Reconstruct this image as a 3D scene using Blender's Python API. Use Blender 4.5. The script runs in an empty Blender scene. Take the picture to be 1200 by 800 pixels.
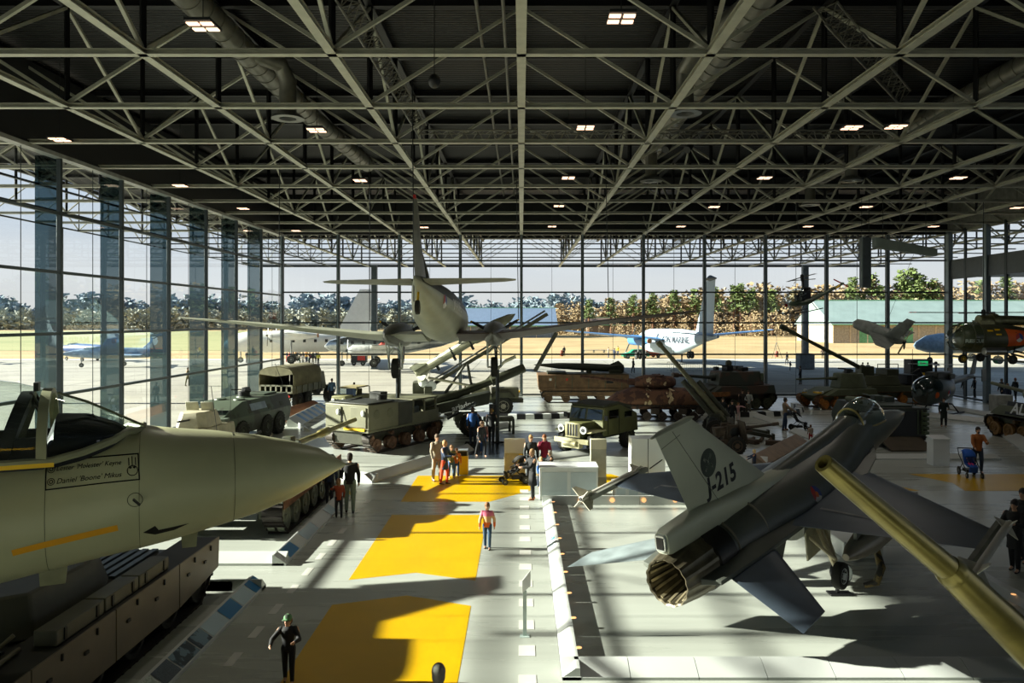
EXPOSURE, SKY, SUN, SUNAZ, SUNTAN, LAMPW = 0.4, 0.72, 17.0, 0.0, 0.385, 260
import bpy, bmesh, math, random
from mathutils import Vector, Matrix, Euler, bvhtree
random.seed(7)
PI = math.pi
C = bpy.context.scene.collection
V = Vector
sin, cos, rad = math.sin, math.cos, math.radians
FOC, HX, HY, CZ = 890.0, 611.0, 375.0, 6.0


def fl(px, py, z=0.0):
    """floor point seen at a photo pixel"""
    y = FOC * (CZ - z) / (py - HY)
    return ((px - HX) * y / FOC, y)


def at(px, py, y):
    return V(((px - HX) * y / FOC, y, CZ - (py - HY) * y / FOC))


# ------------------------------------------------------------------ materials
_M = {}


def lin(h):
    out = []
    for i in (0, 2, 4):
        v = int(h[i:i + 2], 16) / 255
        out.append(v / 12.92 if v <= .04045 else ((v + .055) / 1.055) ** 2.4)
    return out


def mat(h, rough=.55, metal=0.0, var=.25, scale=2.5, bump=0.0, bscale=30, spec=.5, two=None, emit=0, coat=0):
    key = (h, rough, metal, var, scale, bump, bscale, spec, two, emit, coat)
    if key in _M: return _M[key]
    m = bpy.data.materials.new('m_' + h); m.use_nodes = True
    nt = m.node_tree; N = nt.nodes; L = nt.links
    b = N['Principled BSDF']; col = lin(h)
    b.inputs['Roughness'].default_value = rough
    b.inputs['Metallic'].default_value = metal
    b.inputs['Specular IOR Level'].default_value = spec
    b.inputs['Coat Weight'].default_value = coat
    b.inputs['Base Color'].default_value = (*col, 1)
    tc = N.new('ShaderNodeTexCoord')
    if var or two:
        n = N.new('ShaderNodeTexNoise'); n.inputs['Scale'].default_value = scale; n.inputs['Detail'].default_value = 6
        L.new(tc.outputs['Object'], n.inputs['Vector'])
        r = N.new('ShaderNodeValToRGB'); e = r.color_ramp.elements
        if two:
            e[0].position = .49; e[1].position = .53
            e[0].color = (*col, 1); e[1].color = (*lin(two), 1)
        else:
            e[0].position = .3; e[1].position = .7
            e[0].color = (*[c * (1 - var) for c in col], 1); e[1].color = (*[min(1, c * (1 + var)) for c in col], 1)
        L.new(n.outputs['Fac'], r.inputs['Fac']); L.new(r.outputs['Color'], b.inputs['Base Color'])
    if bump:
        n2 = N.new('ShaderNodeTexNoise'); n2.inputs['Scale'].default_value = bscale; n2.inputs['Detail'].default_value = 3
        L.new(tc.outputs['Object'], n2.inputs['Vector'])
        bp = N.new('ShaderNodeBump'); bp.inputs['Strength'].default_value = bump; bp.inputs['Distance'].default_value = .02
        L.new(n2.outputs['Fac'], bp.inputs['Height']); L.new(bp.outputs['Normal'], b.inputs['Normal'])
    if emit:
        b.inputs['Emission Color'].default_value = (*col, 1); b.inputs['Emission Strength'].default_value = emit
    _M[key] = m
    return m


def glassy(name, tint=(.93, .97, .97), ior=1.45, rough=0.0, gcol=(1, 1, 1), boost=1.0):
    if name in _M: return _M[name]
    m = bpy.data.materials.new(name); m.use_nodes = True
    nt = m.node_tree; N = nt.nodes; L = nt.links; N.remove(N['Principled BSDF'])
    t = N.new('ShaderNodeBsdfTransparent'); t.inputs[0].default_value = (*tint, 1)
    g = N.new('ShaderNodeBsdfGlossy'); g.inputs['Roughness'].default_value = rough; g.inputs[0].default_value = (*gcol, 1)
    f = N.new('ShaderNodeFresnel'); ge = N.new('ShaderNodeNewGeometry'); ir = N.new('ShaderNodeMapRange')
    ir.inputs[3].default_value = ior; ir.inputs[4].default_value = 1 / ior; L.new(ge.outputs['Backfacing'], ir.inputs[0]); L.new(ir.outputs[0], f.inputs[0])
    mu = N.new('ShaderNodeMath'); mu.operation = 'MULTIPLY'; mu.use_clamp = True; mu.inputs[1].default_value = boost
    mx = N.new('ShaderNodeMixShader')
    L.new(f.outputs[0], mu.inputs[0]); L.new(mu.outputs[0], mx.inputs[0]); L.new(t.outputs[0], mx.inputs[1]); L.new(g.outputs[0], mx.inputs[2])
    L.new(mx.outputs[0], N['Material Output'].inputs[0])
    _M[name] = m
    return m


OLIVE = mat('5a5c42', .6, var=.3, scale=3)
OLIVED = mat('3b3f2c', .6, var=.3, scale=3)
OLIVEG = mat('47533f', .55, var=.25)
KHAKI = mat('8b8667', .6, var=.25)
TAN = mat('a39c82', .6, var=.2)
CAMO = mat('4a5238', .6, scale=1.1, two='2c2b22')
CAMO2 = mat('56604a', .6, scale=.9, two='3b342a')
RUST = mat('55392c', .85, var=.5, scale=5, bump=.4)
RUSTO = mat('8a5a30', .75, var=.4, scale=6)
TRACK = mat('2e2a26', .6, .4, var=.4, scale=8)
RUBBER = mat('24241f', .85, var=.3, scale=6)
BLACK = mat('111213', .5, var=.2)
DARK = mat('1d2022', .5, var=.2)
STEEL = mat('8a8c88', .35, .8, var=.2)
STEELD = mat('3c4040', .4, .6, var=.3)
WHITE = mat('d8dcd8', .5, var=.06, scale=1)
WHITEB = mat('e6e9e8', .45, var=.04, scale=1)
CREAM = mat('c9c4a8', .5, var=.1)
YEL = mat('e8b800', .5, var=.05)
RED = mat('c22a20', .5, var=.1)
ORANGE = mat('e8641e', .55, var=.08)
GLASS = glassy('glass', (.9, .955, .95), 1.4, 0, (.9, 1, 1))
CANOPY = glassy('canopy_glass', (.8, .86, .84), 1.5)
FINGL = glassy('fin_glass', (.13, .2, .23), 1.5, .0, (.5, .68, .72), 3.2)
WINDSC = glassy('vehicle_glass', (.35, .42, .42), 1.5, .03, (1, 1, 1), 1.5)


# ------------------------------------------------------------------ mesh builder
class G:
    def __init__(s):
        s.v = []; s.f = []

    def add(s, vs, fs):
        o = len(s.v); s.v += [V(p) for p in vs]; s.f += [tuple(i + o for i in f) for f in fs]
        return s

    def box(s, c, d, rz=0.0, ry=0.0, rx=0.0):
        R = Euler((rx, ry, rz)).to_matrix() if (rz or ry or rx) else None
        p = []
        for x in (-.5, .5):
            for y in (-.5, .5):
                for z in (-.5, .5):
                    q = V((x * d[0], y * d[1], z * d[2]))
                    p.append((R @ q if R else q) + V(c))
        return s.add(p, [(0, 1, 3, 2), (4, 6, 7, 5), (0, 4, 5, 1), (2, 3, 7, 6), (0, 2, 6, 4), (1, 5, 7, 3)])

    def bx(s, x0, x1, y0, y1, z0, z1):
        return s.box(((x0 + x1) / 2, (y0 + y1) / 2, (z0 + z1) / 2), (abs(x1 - x0), abs(y1 - y0), abs(z1 - z0)))

    def cyl(s, a, b, r, r2=None, n=12, cap=True):
        a = V(a); b = V(b); r2 = r if r2 is None else r2
        d = (b - a).normalized(); u = d.orthogonal().normalized(); w = d.cross(u)
        p = []
        for c, q in ((a, r), (b, r2)):
            for i in range(n):
                t = 2 * PI * i / n; p.append(c + u * (cos(t) * q) + w * (sin(t) * q))
        f = [(i, (i + 1) % n, n + (i + 1) % n, n + i) for i in range(n)]
        if cap: f += [tuple(range(n))[::-1], tuple(range(n, 2 * n))]
        return s.add(p, f)

    def tube(s, pts, r, n=8, cap=True):
        pts = [V(p) for p in pts]; rr = r if isinstance(r, (list, tuple)) else [r] * len(pts)
        rings = []; u = None
        for i, p in enumerate(pts):
            d = (pts[min(i + 1, len(pts) - 1)] - pts[max(i - 1, 0)]).normalized()
            if u is None: u = d.orthogonal().normalized()
            u = (u - d * u.dot(d)).normalized(); w = d.cross(u)
            rings.append([p + (u * cos(2 * PI * k / n) + w * sin(2 * PI * k / n)) * rr[i] for k in range(n)])
        return s.loft(rings, cap)

    def loft(s, rings, cap=True, closed=True):
        n = len(rings[0]); p = [q for r in rings for q in r]; f = []
        for i in range(len(rings) - 1):
            for k in range(n if closed else n - 1):
                a = i * n + k; b = i * n + (k + 1) % n
                f.append((a, b, b + n, a + n))
        if cap: f += [tuple(range(n))[::-1], tuple(range((len(rings) - 1) * n, len(rings) * n))]
        return s.add(p, f)

    def fus(s, st, n=24, cap=True, e=1.0):
        """loft along x: stations (x, yc, zc, ry, rz[, exp])"""
        R = []
        for t in st:
            x, yc, zc, ry, rz = t[:5]; ex = t[5] if len(t) > 5 else e
            ring = []
            for k in range(n):
                a = 2 * PI * k / n; cy, cz = cos(a), sin(a)
                ring.append(V((x, yc + ry * math.copysign(abs(cy) ** ex, cy), zc + rz * math.copysign(abs(cz) ** ex, cz))))
            R.append(ring)
        return s.loft(R, cap)

    def prism(s, poly, a, b, ax='y'):
        """polygon in the other two axes, extruded along ax from a to b"""
        P = []
        for t in (a, b):
            for q in poly:
                P.append({'y': (q[0], t, q[1]), 'x': (t, q[0], q[1]), 'z': (q[0], q[1], t)}[ax])
        n = len(poly)
        return s.add(P, [tuple(range(n)), tuple(range(2 * n - 1, n - 1, -1))] + [(i, i + n, (i + 1) % n + n, (i + 1) % n) for i in range(n)])

    def hull2(s, bot, top):
        """two polygons with equal counts, joined"""
        n = len(bot)
        return s.add(list(bot) + list(top), [tuple(range(n))[::-1], tuple(range(n, 2 * n))] + [(i, (i + 1) % n, n + (i + 1) % n, n + i) for i in range(n)])

    def wing(s, secs, m=7):
        """sections: (LE point, chord, thickness, normal 'z' or 'y'); chord runs to -x"""
        R = []
        for le, ch, th, ax in secs:
            le = V(le); ring = []
            prof = [(0, 0)] + [(x, .5 * t) for x, t in ((.02, .35), (.1, .75), (.3, 1), (.6, .75), (.85, .3))] + [(1, 0.03)]
            up = [(x, t) for x, t in prof]; lo = [(x, -t) for x, t in prof[::-1]][:-1]
            for x, t in up + lo:
                o = V((-x * ch, 0, t * th)) if ax == 'z' else V((-x * ch, t * th, 0))
                ring.append(le + o)
            R.append(ring)
        return s.loft(R, True)

    def lathe(s, prof, o=(0, 0, 0), ax='z', n=20):
        """profile (r, h) around axis through o"""
        R = []
        for r, h in prof:
            ring = []
            for k in range(n):
                t = 2 * PI * k / n; a, b = r * cos(t), r * sin(t)
                q = {'z': (a, b, h), 'x': (h, a, b), 'y': (a, h, b)}[ax]
                ring.append(V(q) + V(o))
            R.append(ring)
        return s.loft(R, True)

    def ball(s, c, r, n=12, m=8):
        r = (r, r, r) if not isinstance(r, (tuple, list)) else r
        c = V(c); R = []
        for j in range(m + 1):
            t = PI * (j + .02) / (m + .04); R.append([c + V((r[0] * sin(t) * cos(2 * PI * k / n), r[1] * sin(t) * sin(2 * PI * k / n), -r[2] * cos(t))) for k in range(n)])
        return s.loft(R, True)

    def make(s, name, m, parent=None, bev=0.0, ang=35, sc=1.0, loc=None, rot=None):
        me = bpy.data.meshes.new(name)
        me.from_pydata([tuple(p * sc) for p in s.v], [], s.f); me.update()
        bm = bmesh.new(); bm.from_mesh(me); bmesh.ops.recalc_face_normals(bm, faces=bm.faces); bm.to_mesh(me); bm.free()
        me.shade_smooth(); me.set_sharp_from_angle(angle=rad(ang))
        me.materials.append(m)
        o = bpy.data.objects.new(name, me); C.objects.link(o)
        if parent: o.parent = parent
        if loc: o.location = loc
        if rot: o.rotation_euler = rot
        if bev:
            b = o.modifiers.new('b', 'BEVEL'); b.width = bev; b.segments = 2; b.limit_method = 'ANGLE'; b.angle_limit = rad(40)
        return o


def tag(o, label, cat, group=None, kind=None):
    o['label'] = label; o['category'] = cat
    if group: o['group'] = group
    if kind: o['kind'] = kind
    return o


def thing(name, label, cat, loc, rz=0.0, group=None, rot=None):
    o = bpy.data.objects.new(name, None); C.objects.link(o)
    o.location = loc if len(loc) == 3 else (loc[0], loc[1], 0); o.rotation_euler = rot if rot else (0, 0, rad(rz))
    return tag(o, label, cat, group)


def struct(o, label=None):
    o['kind'] = 'structure'
    if label: o['label'] = label
    return o


def copy_tree(o, parent=None):
    kids = [c for c in bpy.data.objects if c.parent == o]
    c = o.copy(); C.objects.link(c); c.parent = parent
    for k in kids: copy_tree(k, c)
    return c


def dupchild(o, loc, parent=None, rz=None, sc=None):
    """a copy of a part (with its sub-parts) under the same or another parent"""
    c = copy_tree(o, parent or o.parent); c.location = loc
    if rz is not None: c.rotation_euler[2] = rz
    if sc is not None: c.scale = sc
    return c


def text_mesh(txt, size, shear=0.0, align='CENTER', bold=0.0, spacing=1.0):
    cu = bpy.data.curves.new('t', 'FONT'); cu.body = txt; cu.size = size; cu.align_x = align; cu.align_y = 'CENTER'
    cu.shear = shear; cu.offset = bold; cu.space_character = spacing; cu.resolution_u = 3
    o = bpy.data.objects.new('t', cu); C.objects.link(o)
    dg = bpy.context.evaluated_depsgraph_get(); dg.update()
    me = bpy.data.meshes.new_from_object(o.evaluated_get(dg)); C.objects.unlink(o); bpy.data.objects.remove(o)
    vs = [v.co.copy() for v in me.vertices]; fs = [tuple(p.vertices) for p in me.polygons]
    bpy.data.meshes.remove(me)
    return vs, fs


def text(name, txt, size, m, parent, M, th=.004, **k):
    """flat lettering; M places the xy-plane of the text"""
    vs, fs = text_mesh(txt, size, **k)
    g = G(); g.add([M @ (v + V((0, 0, th))) for v in vs], fs)
    return g.make(name, m, parent)


def frame_m(o, x, y):
    """matrix with origin o, text x direction, text up direction"""
    x = V(x).normalized(); y = V(y); y = (y - x * y.dot(x)).normalized(); z = x.cross(y)
    m = Matrix.Identity(4)
    for i in range(3):
        m[i][0], m[i][1], m[i][2], m[i][3] = x[i], y[i], z[i], o[i]
    return m


def wrap(name, vs, fs, M, target, d, m, parent, off=.006):
    """lay flat marks (xy plane placed by M, in target's local space) on target's surface along direction d; strips finely cut first"""
    tm = target.data; bv = bvhtree.BVHTree.FromPolygons([v.co for v in tm.vertices], [tuple(p.vertices) for p in tm.polygons])
    bm = bmesh.new(); bb = [bm.verts.new(v) for v in vs]
    for f in fs:
        try: bm.faces.new([bb[i] for i in f])
        except ValueError: pass
    bmesh.ops.triangulate(bm, faces=bm.faces)
    for _ in range(3):
        ed = [e for e in bm.edges if e.calc_length() > .12]
        if not ed: break
        bmesh.ops.subdivide_edges(bm, edges=ed, cuts=1)
        bmesh.ops.triangulate(bm, faces=bm.faces)
    bm.verts.ensure_lookup_table(); d = V(d).normalized()
    P = []
    for v in bm.verts:
        q = M @ v.co; h = bv.ray_cast(q, d)
        P.append(h[0] - d * off if h[0] is not None else q)
    F = [tuple(v.index for v in f.verts) for f in bm.faces]
    bm.free()
    g = G(); g.add(P, F)
    return g.make(name, m, parent)


def disc_vf(r, n=24, r0=0.0, a0=0, a1=2 * PI):
    if r0:
        vs = []; fs = []
        for i in range(n + 1):
            t = a0 + (a1 - a0) * i / n; vs += [V((r0 * cos(t), r0 * sin(t), 0)), V((r * cos(t), r * sin(t), 0))]
        fs = [(2 * i, 2 * i + 1, 2 * i + 3, 2 * i + 2) for i in range(n)]
        return vs, fs
    vs = [V((0, 0, 0))] + [V((r * cos(a0 + (a1 - a0) * i / n), r * sin(a0 + (a1 - a0) * i / n), 0)) for i in range(n + 1)]
    return vs, [(0, i + 1, i + 2) for i in range(n)]


def rect_vf(w, h, lw=None):
    if lw is None:
        return [V((-w / 2, -h / 2, 0)), V((w / 2, -h / 2, 0)), V((w / 2, h / 2, 0)), V((-w / 2, h / 2, 0))], [(0, 1, 2, 3)]
    vs = []; fs = []
    for a, b, c, d in ((-w / 2, w / 2, -h / 2, -h / 2 + lw), (-w / 2, w / 2, h / 2 - lw, h / 2), (-w / 2, -w / 2 + lw, -h / 2, h / 2), (w / 2 - lw, w / 2, -h / 2, h / 2)):
        o = len(vs); vs += [V((a, c, 0)), V((b, c, 0)), V((b, d, 0)), V((a, d, 0))]; fs.append((o, o + 1, o + 2, o + 3))
    return vs, fs
# ------------------------------------------------------------------ camera, sky, sun
cam = bpy.data.cameras.new('camera'); co = bpy.data.objects.new('camera', cam); C.objects.link(co)
cam.sensor_width = 36; cam.lens = FOC / 1200 * 36; cam.clip_end = 3000; cam.clip_start = .05
co.location = (0, 0, CZ); co.rotation_euler = (PI / 2, 0, 0)
cam.shift_x = (600 - HX) / 1200; cam.shift_y = -(400 - HY) / 1200
sc_ = bpy.context.scene; sc_.camera = co
sc_.view_settings.view_transform = 'Standard'; sc_.view_settings.look = 'None'
sc_.view_settings.gamma = 1; sc_.view_settings.use_curve_mapping = False; sc_.view_settings.exposure = EXPOSURE
sc_.cycles.max_bounces = 9; sc_.cycles.transparent_max_bounces = 24; sc_.cycles.diffuse_bounces = 5; sc_.cycles.glossy_bounces = 4
sc_.cycles.use_denoising = True; sc_.cycles.caustics_reflective = False; sc_.cycles.caustics_refractive = False
sc_.cycles.sample_clamp_indirect = 6

w = bpy.data.worlds.new('sky'); sc_.world = w; w.use_nodes = True
N = w.node_tree.nodes; L = w.node_tree.links
tc = N.new('ShaderNodeTexCoord'); sp = N.new('ShaderNodeSeparateXYZ'); L.new(tc.outputs['Generated'], sp.inputs[0])
rp = N.new('ShaderNodeValToRGB'); L.new(sp.outputs[2], rp.inputs[0])
e = rp.color_ramp.elements
e[0].position = 0; e[0].color = (.86, .82, .80, 1)
e[1].position = .6; e[1].color = (.13, .29, .58, 1)
for p, c in ((.06, (.82, .83, .87, 1)), (.14, (.66, .76, .92, 1)), (.3, (.36, .56, .86, 1))):
    k = e.new(p); k.color = c
nz = N.new('ShaderNodeTexNoise'); nz.inputs['Scale'].default_value = 3.0; nz.inputs['Detail'].default_value = 7
mp = N.new('ShaderNodeMapping'); mp.inputs['Scale'].default_value = (1, 1, 5); L.new(tc.outputs['Generated'], mp.inputs[0]); L.new(mp.outputs[0], nz.inputs['Vector'])
cr = N.new('ShaderNodeValToRGB'); cr.color_ramp.elements[0].position = .45; cr.color_ramp.elements[1].position = .8; L.new(nz.outputs['Fac'], cr.inputs[0])
mx = N.new('ShaderNodeMix'); mx.data_type = 'RGBA'; L.new(cr.outputs[0], mx.inputs[0]); L.new(rp.outputs[0], mx.inputs[6]); mx.inputs[7].default_value = (.9, .9, .92, 1)
L.new(mx.outputs[2], N['Background'].inputs[0]); N['Background'].inputs[1].default_value = SKY

sl = bpy.data.lights.new('sun', 'SUN'); so = bpy.data.objects.new('sun', sl); C.objects.link(so)
sl.energy = SUN; sl.angle = rad(.55); sl.color = (1, .95, .82)
so.rotation_euler = V((1, SUNAZ, -SUNTAN)).to_track_quat('-Z', 'Y').to_euler(); so.location = (-60, 20, 40)

# ------------------------------------------------------------------ dimensions
S = 4.82                      # structural module
XL, XR, YB = -18.9, 33.6, 60.0
ZC, ZD = 12.74, 15.9          # truss bottom chord, roof deck
OL, OB = -33.7, 96.6          # edges of the canopy roof outside the glass

# floor
fm = mat('b3b6ad', .32, var=.12, scale=.35, bump=.03, bscale=3)
def floor_mat():
    m = bpy.data.materials.new('polished_concrete'); m.use_nodes = True
    nt = m.node_tree; N = nt.nodes; L = nt.links; b = N['Principled BSDF']
    tc = N.new('ShaderNodeTexCoord'); n = N.new('ShaderNodeTexNoise'); n.inputs['Scale'].default_value = .5; n.inputs['Detail'].default_value = 9; n.inputs['Roughness'].default_value = .65
    L.new(tc.outputs['Object'], n.inputs['Vector'])
    mp = N.new('ShaderNodeMapping'); mp.inputs['Scale'].default_value = (.15, 1.2, 1); L.new(tc.outputs['Object'], mp.inputs[0]); L.new(mp.outputs[0], n.inputs['Vector'])
    r = N.new('ShaderNodeValToRGB'); e = r.color_ramp.elements; e[0].position = .3; e[1].position = .72
    e[0].color = (*lin('989c94'), 1); e[1].color = (*lin('b4b9b0'), 1)
    L.new(n.outputs['Fac'], r.inputs[0]); L.new(r.outputs[0], b.inputs['Base Color'])
    r2 = N.new('ShaderNodeMapRange'); r2.inputs[3].default_value = .2; r2.inputs[4].default_value = .36; L.new(n.outputs['Fac'], r2.inputs[0]); L.new(r2.outputs[0], b.inputs['Roughness'])
    b.inputs['Specular IOR Level'].default_value = .55
    return m
FLOORM = floor_mat()
struct(G().bx(XL, XR, -12, YB, -.3, 0).make('floor', FLOORM), 'polished light grey concrete hall floor')

# yellow road graphics and lane dashes painted on the floor
def floor_poly(name, pts, m, label, cat='floor marking', group=None, z=.004):
    g = G(); g.hull2([(x, y, .0005) for x, y in pts], [(x, y, z) for x, y in pts])
    return tag(g.make(name, m), label, cat, group, 'structure')
YF = mat('c69c00', .35, var=.06, scale=1)
floor_poly('floor_marking', [(-3.99, 9), (-1.06, 9), (-1.06, 15.95), (-2.5, 16.55), (-3.99, 16.0)], YF, 'yellow floor field nearest the camera with arrow end')
floor_poly('floor_marking', [(-3.99, 17.55), (-2.5, 18.05), (-1.06, 17.5), (-1.06, 23.4), (-3.99, 23.4)], YF, 'yellow floor field under the girl in the striped sweater')
floor_poly('floor_marking', [(-3.99, 25.1), (-1.06, 25.1), (.35, 26.8), (.35, 29.3), (-3.99, 29.3)], YF, 'yellow floor field by the group of four and pram')
for x0, x1, lb in ((1.0, 5.0, 'yellow floor strip behind the white desk'), (9.2, 14.0, 'yellow floor field beside the fighter nose'), (15.6, 24, 'yellow floor field under the blue pushchair')):
    floor_poly('floor_marking', [(x0, 26.7), (x1, 26.7), (x1 - .8, 28.3), (x1 - 1.5, 29.6), (x0 - .5, 29.6), (x0 + .3, 28)], YF, lb)
DASH = mat('c6c6be', .4, var=.05)
def dashes(pts, label, w, l, rz=0):
    for x, y in pts:
        o = G().box((0, 0, .003), (w, l, .005), rz).make('lane_dash', DASH); o.location = (x, y, 0)
        tag(o, label, 'floor marking', label, 'structure')
dashes([(-5.1, 11.1 + 1.17 * k) for k in range(13)], 'light grey dash of the lane left of the yellow fields', .16, .55)
dashes([(.1, 11.45 + 1.17 * k) for k in range(14)], 'pale dash of the lane beside the fighter stage', .3, .45)
dashes([(12 + 1.9 * k, 31.2) for k in range(7)], 'thin white dash across the floor by the white pillar', .9, .1)
struct(G().lathe([(.001, .0), (.24, .0), (.24, .006), (.001, .006)], (-2.1, 11.35, 0)).make('floor_manhole', mat('4a3a2a', .4, .5)), 'round brown manhole cover')

# ------------------------------------------------------------------ glazed walls
FR = mat('3b4446', .4, .5, var=.1)
FRL = mat('7d8a8e', .4, .4, var=.1)
def back_wall():
    r = bpy.data.objects.new('wall_back', None); C.objects.link(r); struct(r, 'tall glass wall at the far end with steel mullions')
    k0 = int(math.ceil(XL / S))
    xs = [XL] + [k * S for k in range(-3, 7)] + [XR]
    p = None
    for x in xs:
        if p is None: p = G().bx(-.11, .11, -.18, .18, 0, ZC).make('mullion', FR, r, .01); G().bx(-.05, .05, -.26, -.18, 0, ZC).make('mullion_cap', FRL, p); p.location = (x, YB, 0)
        else: dupchild(p, (x, YB, 0), r)
    for x in [a + S / 2 for a in xs[1:-2]]:
        G().bx(x - .012, x + .012, YB - .02, YB + .02, 0, ZC).make('glazing_joint', FR, r)
    for z in (.12, 3.3, 5.8, 8.2, 10.7):
        G().bx(XL, XR, YB - .07, YB + .07, z - .06, z + .06).make('transom', FR, r)
    for a, b in zip(xs, xs[1:]):
        g = G().add([(a, YB, 0), (b, YB, 0), (b, YB, ZC), (a, YB, ZC)], [(0, 1, 2, 3)]); g.make('glass_pane', GLASS, r)
    G().bx(XL - .3, XR + .3, YB - .12, YB + .12, ZC, ZD).make('fascia', BLACK, r)
back_wall()

def left_wall():
    r = bpy.data.objects.new('wall_left', None); C.objects.link(r); struct(r, 'long glass wall on the left with dark glass fins')
    ys = [YB - S * k for k in range(0, 15)]
    p = q = None
    for y in ys[1:]:
        if p is None:
            p = G().bx(-.09, .09, -.07, .07, 0, ZC).make('mullion', FR, r, .01); p.location = (XL, y, 0)
            q = G().bx(-1.0, -.1, -.02, .02, 0, ZC).make('glass_fin', FINGL, r); q.location = (XL, y, 0)
        else: dupchild(p, (XL, y, 0), r); dupchild(q, (XL, y, 0), r)
    for y in ys[:-1]:
        G().bx(XL - .012, XL + .012, y - S / 2 - .01, y - S / 2 + .01, 0, ZC).make('glazing_joint', FR, r)
    for z in (.12, 2.95, 5.45, 7.95, 10.35):
        G().bx(XL - .07, XL + .07, ys[-1], YB, z - .06, z + .06).make('transom', FR, r)
    for a, b in zip(ys, ys[1:]):
        G().add([(XL, a, 0), (XL, b, 0), (XL, b, ZC), (XL, a, ZC)], [(0, 1, 2, 3)]).make('glass_pane', GLASS, r)
    G().bx(XL - .12, XL + .12, -12, YB, ZC, ZD).make('fascia', BLACK, r)
    G().bx(XL - .2, XL + .2, -12, YB, ZC - .14, ZC + .02).make('head_rail', mat('8f908a', .4, .3), r)
left_wall()

def right_wall():
    r = bpy.data.objects.new('wall_right', None); C.objects.link(r); struct(r, 'right hand wall with two storeys of glazing and grey band')
    GB = mat('5d6468', .5, .2, var=.1)
    G().bx(XR, XR + .3, -12, YB, 9.2, 10.7).make('wall_band', GB, r)
    G().bx(XR, XR + .3, -12, YB, 12.9, ZD).make('wall_top', mat('84847a', .7), r)
    p = None
    for k in range(15):
        y = YB - .3 - k * S
        if p is None: p = G().bx(-.15, .2, -.22, .22, 0, 13).make('mullion', FRL, r, .01); p.location = (XR, y, 0)
        else: dupchild(p, (XR, y, 0), r)
        G().bx(XR - .02, XR + .1, y - S * .45 - .12, y - S * .45 + .12, 0, 13).make('window_post', FR, r)
    for z in (.15, 3.2, 5.8):
        G().bx(XR - .05, XR + .1, -12, YB, z - .07, z + .07).make('transom', FR, r)
    for z0, z1 in ((0, 9.2), (10.7, 12.9)):
        G().add([(XR + .05, -12, z0), (XR + .05, YB, z0), (XR + .05, YB, z1), (XR + .05, -12, z1)], [(0, 1, 2, 3)]).make('glass_pane', GLASS, r)
right_wall()
struct(G().bx(XL, XR, -12.3, -12, 0, ZD).make('wall_front', mat('5a5c5a', .8)), 'grey wall behind the camera')
# lobby beyond the right wall, with floor and back panels
struct(G().bx(XR, XR + 14, -12, YB, -.3, 0).make('floor_lobby', mat('8a9090', .3)), 'grey lobby floor beyond the right wall')
struct(G().bx(XR + 13.7, XR + 14, 20, 55, 0, 12.5).make('wall_lobby', mat('67807a', .8)), 'green grey lobby wall')
struct(G().bx(XR + .3, XR + 14, -12, YB, 9.4, 9.9).make('ceiling_lobby', mat('4a5254', .8)), 'grey floor slab of the upper lobby')

# ------------------------------------------------------------------ roof
def deck_mat():
    m = bpy.data.materials.new('corrugated_deck'); m.use_nodes = True
    nt = m.node_tree; N = nt.nodes; L = nt.links; b = N['Principled BSDF']; b.inputs['Roughness'].default_value = .5
    b.inputs['Base Color'].default_value = (*lin('222322'), 1); b.inputs['Metallic'].default_value = .3
    tc = N.new('ShaderNodeTexCoord'); wv = N.new('ShaderNodeTexWave'); wv.bands_direction = 'Y'; wv.inputs['Scale'].default_value = 1.6
    L.new(tc.outputs['Object'], wv.inputs[0]); bp = N.new('ShaderNodeBump'); bp.inputs['Strength'].default_value = 1; bp.inputs['Distance'].default_value = .12
    L.new(wv.outputs['Fac'], bp.inputs['Height']); L.new(bp.outputs[0], b.inputs['Normal'])
    return m
struct(G().bx(OL, XR + 14, -12.3, OB, ZD + .35, ZD + .75).make('ceiling', deck_mat()), 'dark corrugated steel roof deck')
TR = mat('b2b2a2', .45, .3, var=.12)
TRD = mat('1f2021', .5, .3, var=.1)
TRO = mat('2c3338', .5, .3, var=.1)

def hbeam(g, a, b, w, h, t=.03):
    """H section from a to b, flanges flat"""
    a = V(a); b = V(b); d = (b - a).normalized(); s_ = d.cross(V((0, 0, 1))).normalized() * (w / 2); u = V((0, 0, 1))
    for z in (-h / 2, h / 2 - t):
        P = []
        for c in (a, b):
            for q, zz in ((-1, z), (1, z), (1, z + t), (-1, z + t)): P.append(c + s_ * q + u * zz)
        g.add(P, [(0, 1, 2, 3), (7, 6, 5, 4), (0, 4, 5, 1), (1, 5, 6, 2), (2, 6, 7, 3), (3, 7, 4, 0)])
    s2 = s_.normalized() * (t / 2); P = []
    for c in (a, b):
        for q, zz in ((-1, -h / 2 + t), (1, -h / 2 + t), (1, h / 2 - t), (-1, h / 2 - t)): P.append(c + s2 * q + u * zz)
    g.add(P, [(0, 1, 5, 4), (1, 2, 6, 5), (2, 3, 7, 6), (3, 0, 4, 7)])

def bar(g, a, b, w):
    a = V(a); b = V(b); d = (b - a).normalized(); u = d.orthogonal().normalized() if abs(d.z) > .99 else d.cross(V((0, 0, 1))).normalized(); v = d.cross(u)
    P = [c + (u * x + v * y) * (w / 2) for c in (a, b) for x, y in ((-1, -1), (1, -1), (1, 1), (-1, 1))]
    g.add(P, [(0, 1, 5, 4), (1, 2, 6, 5), (2, 3, 7, 6), (3, 0, 4, 7), (0, 3, 2, 1), (4, 5, 6, 7)])

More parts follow.
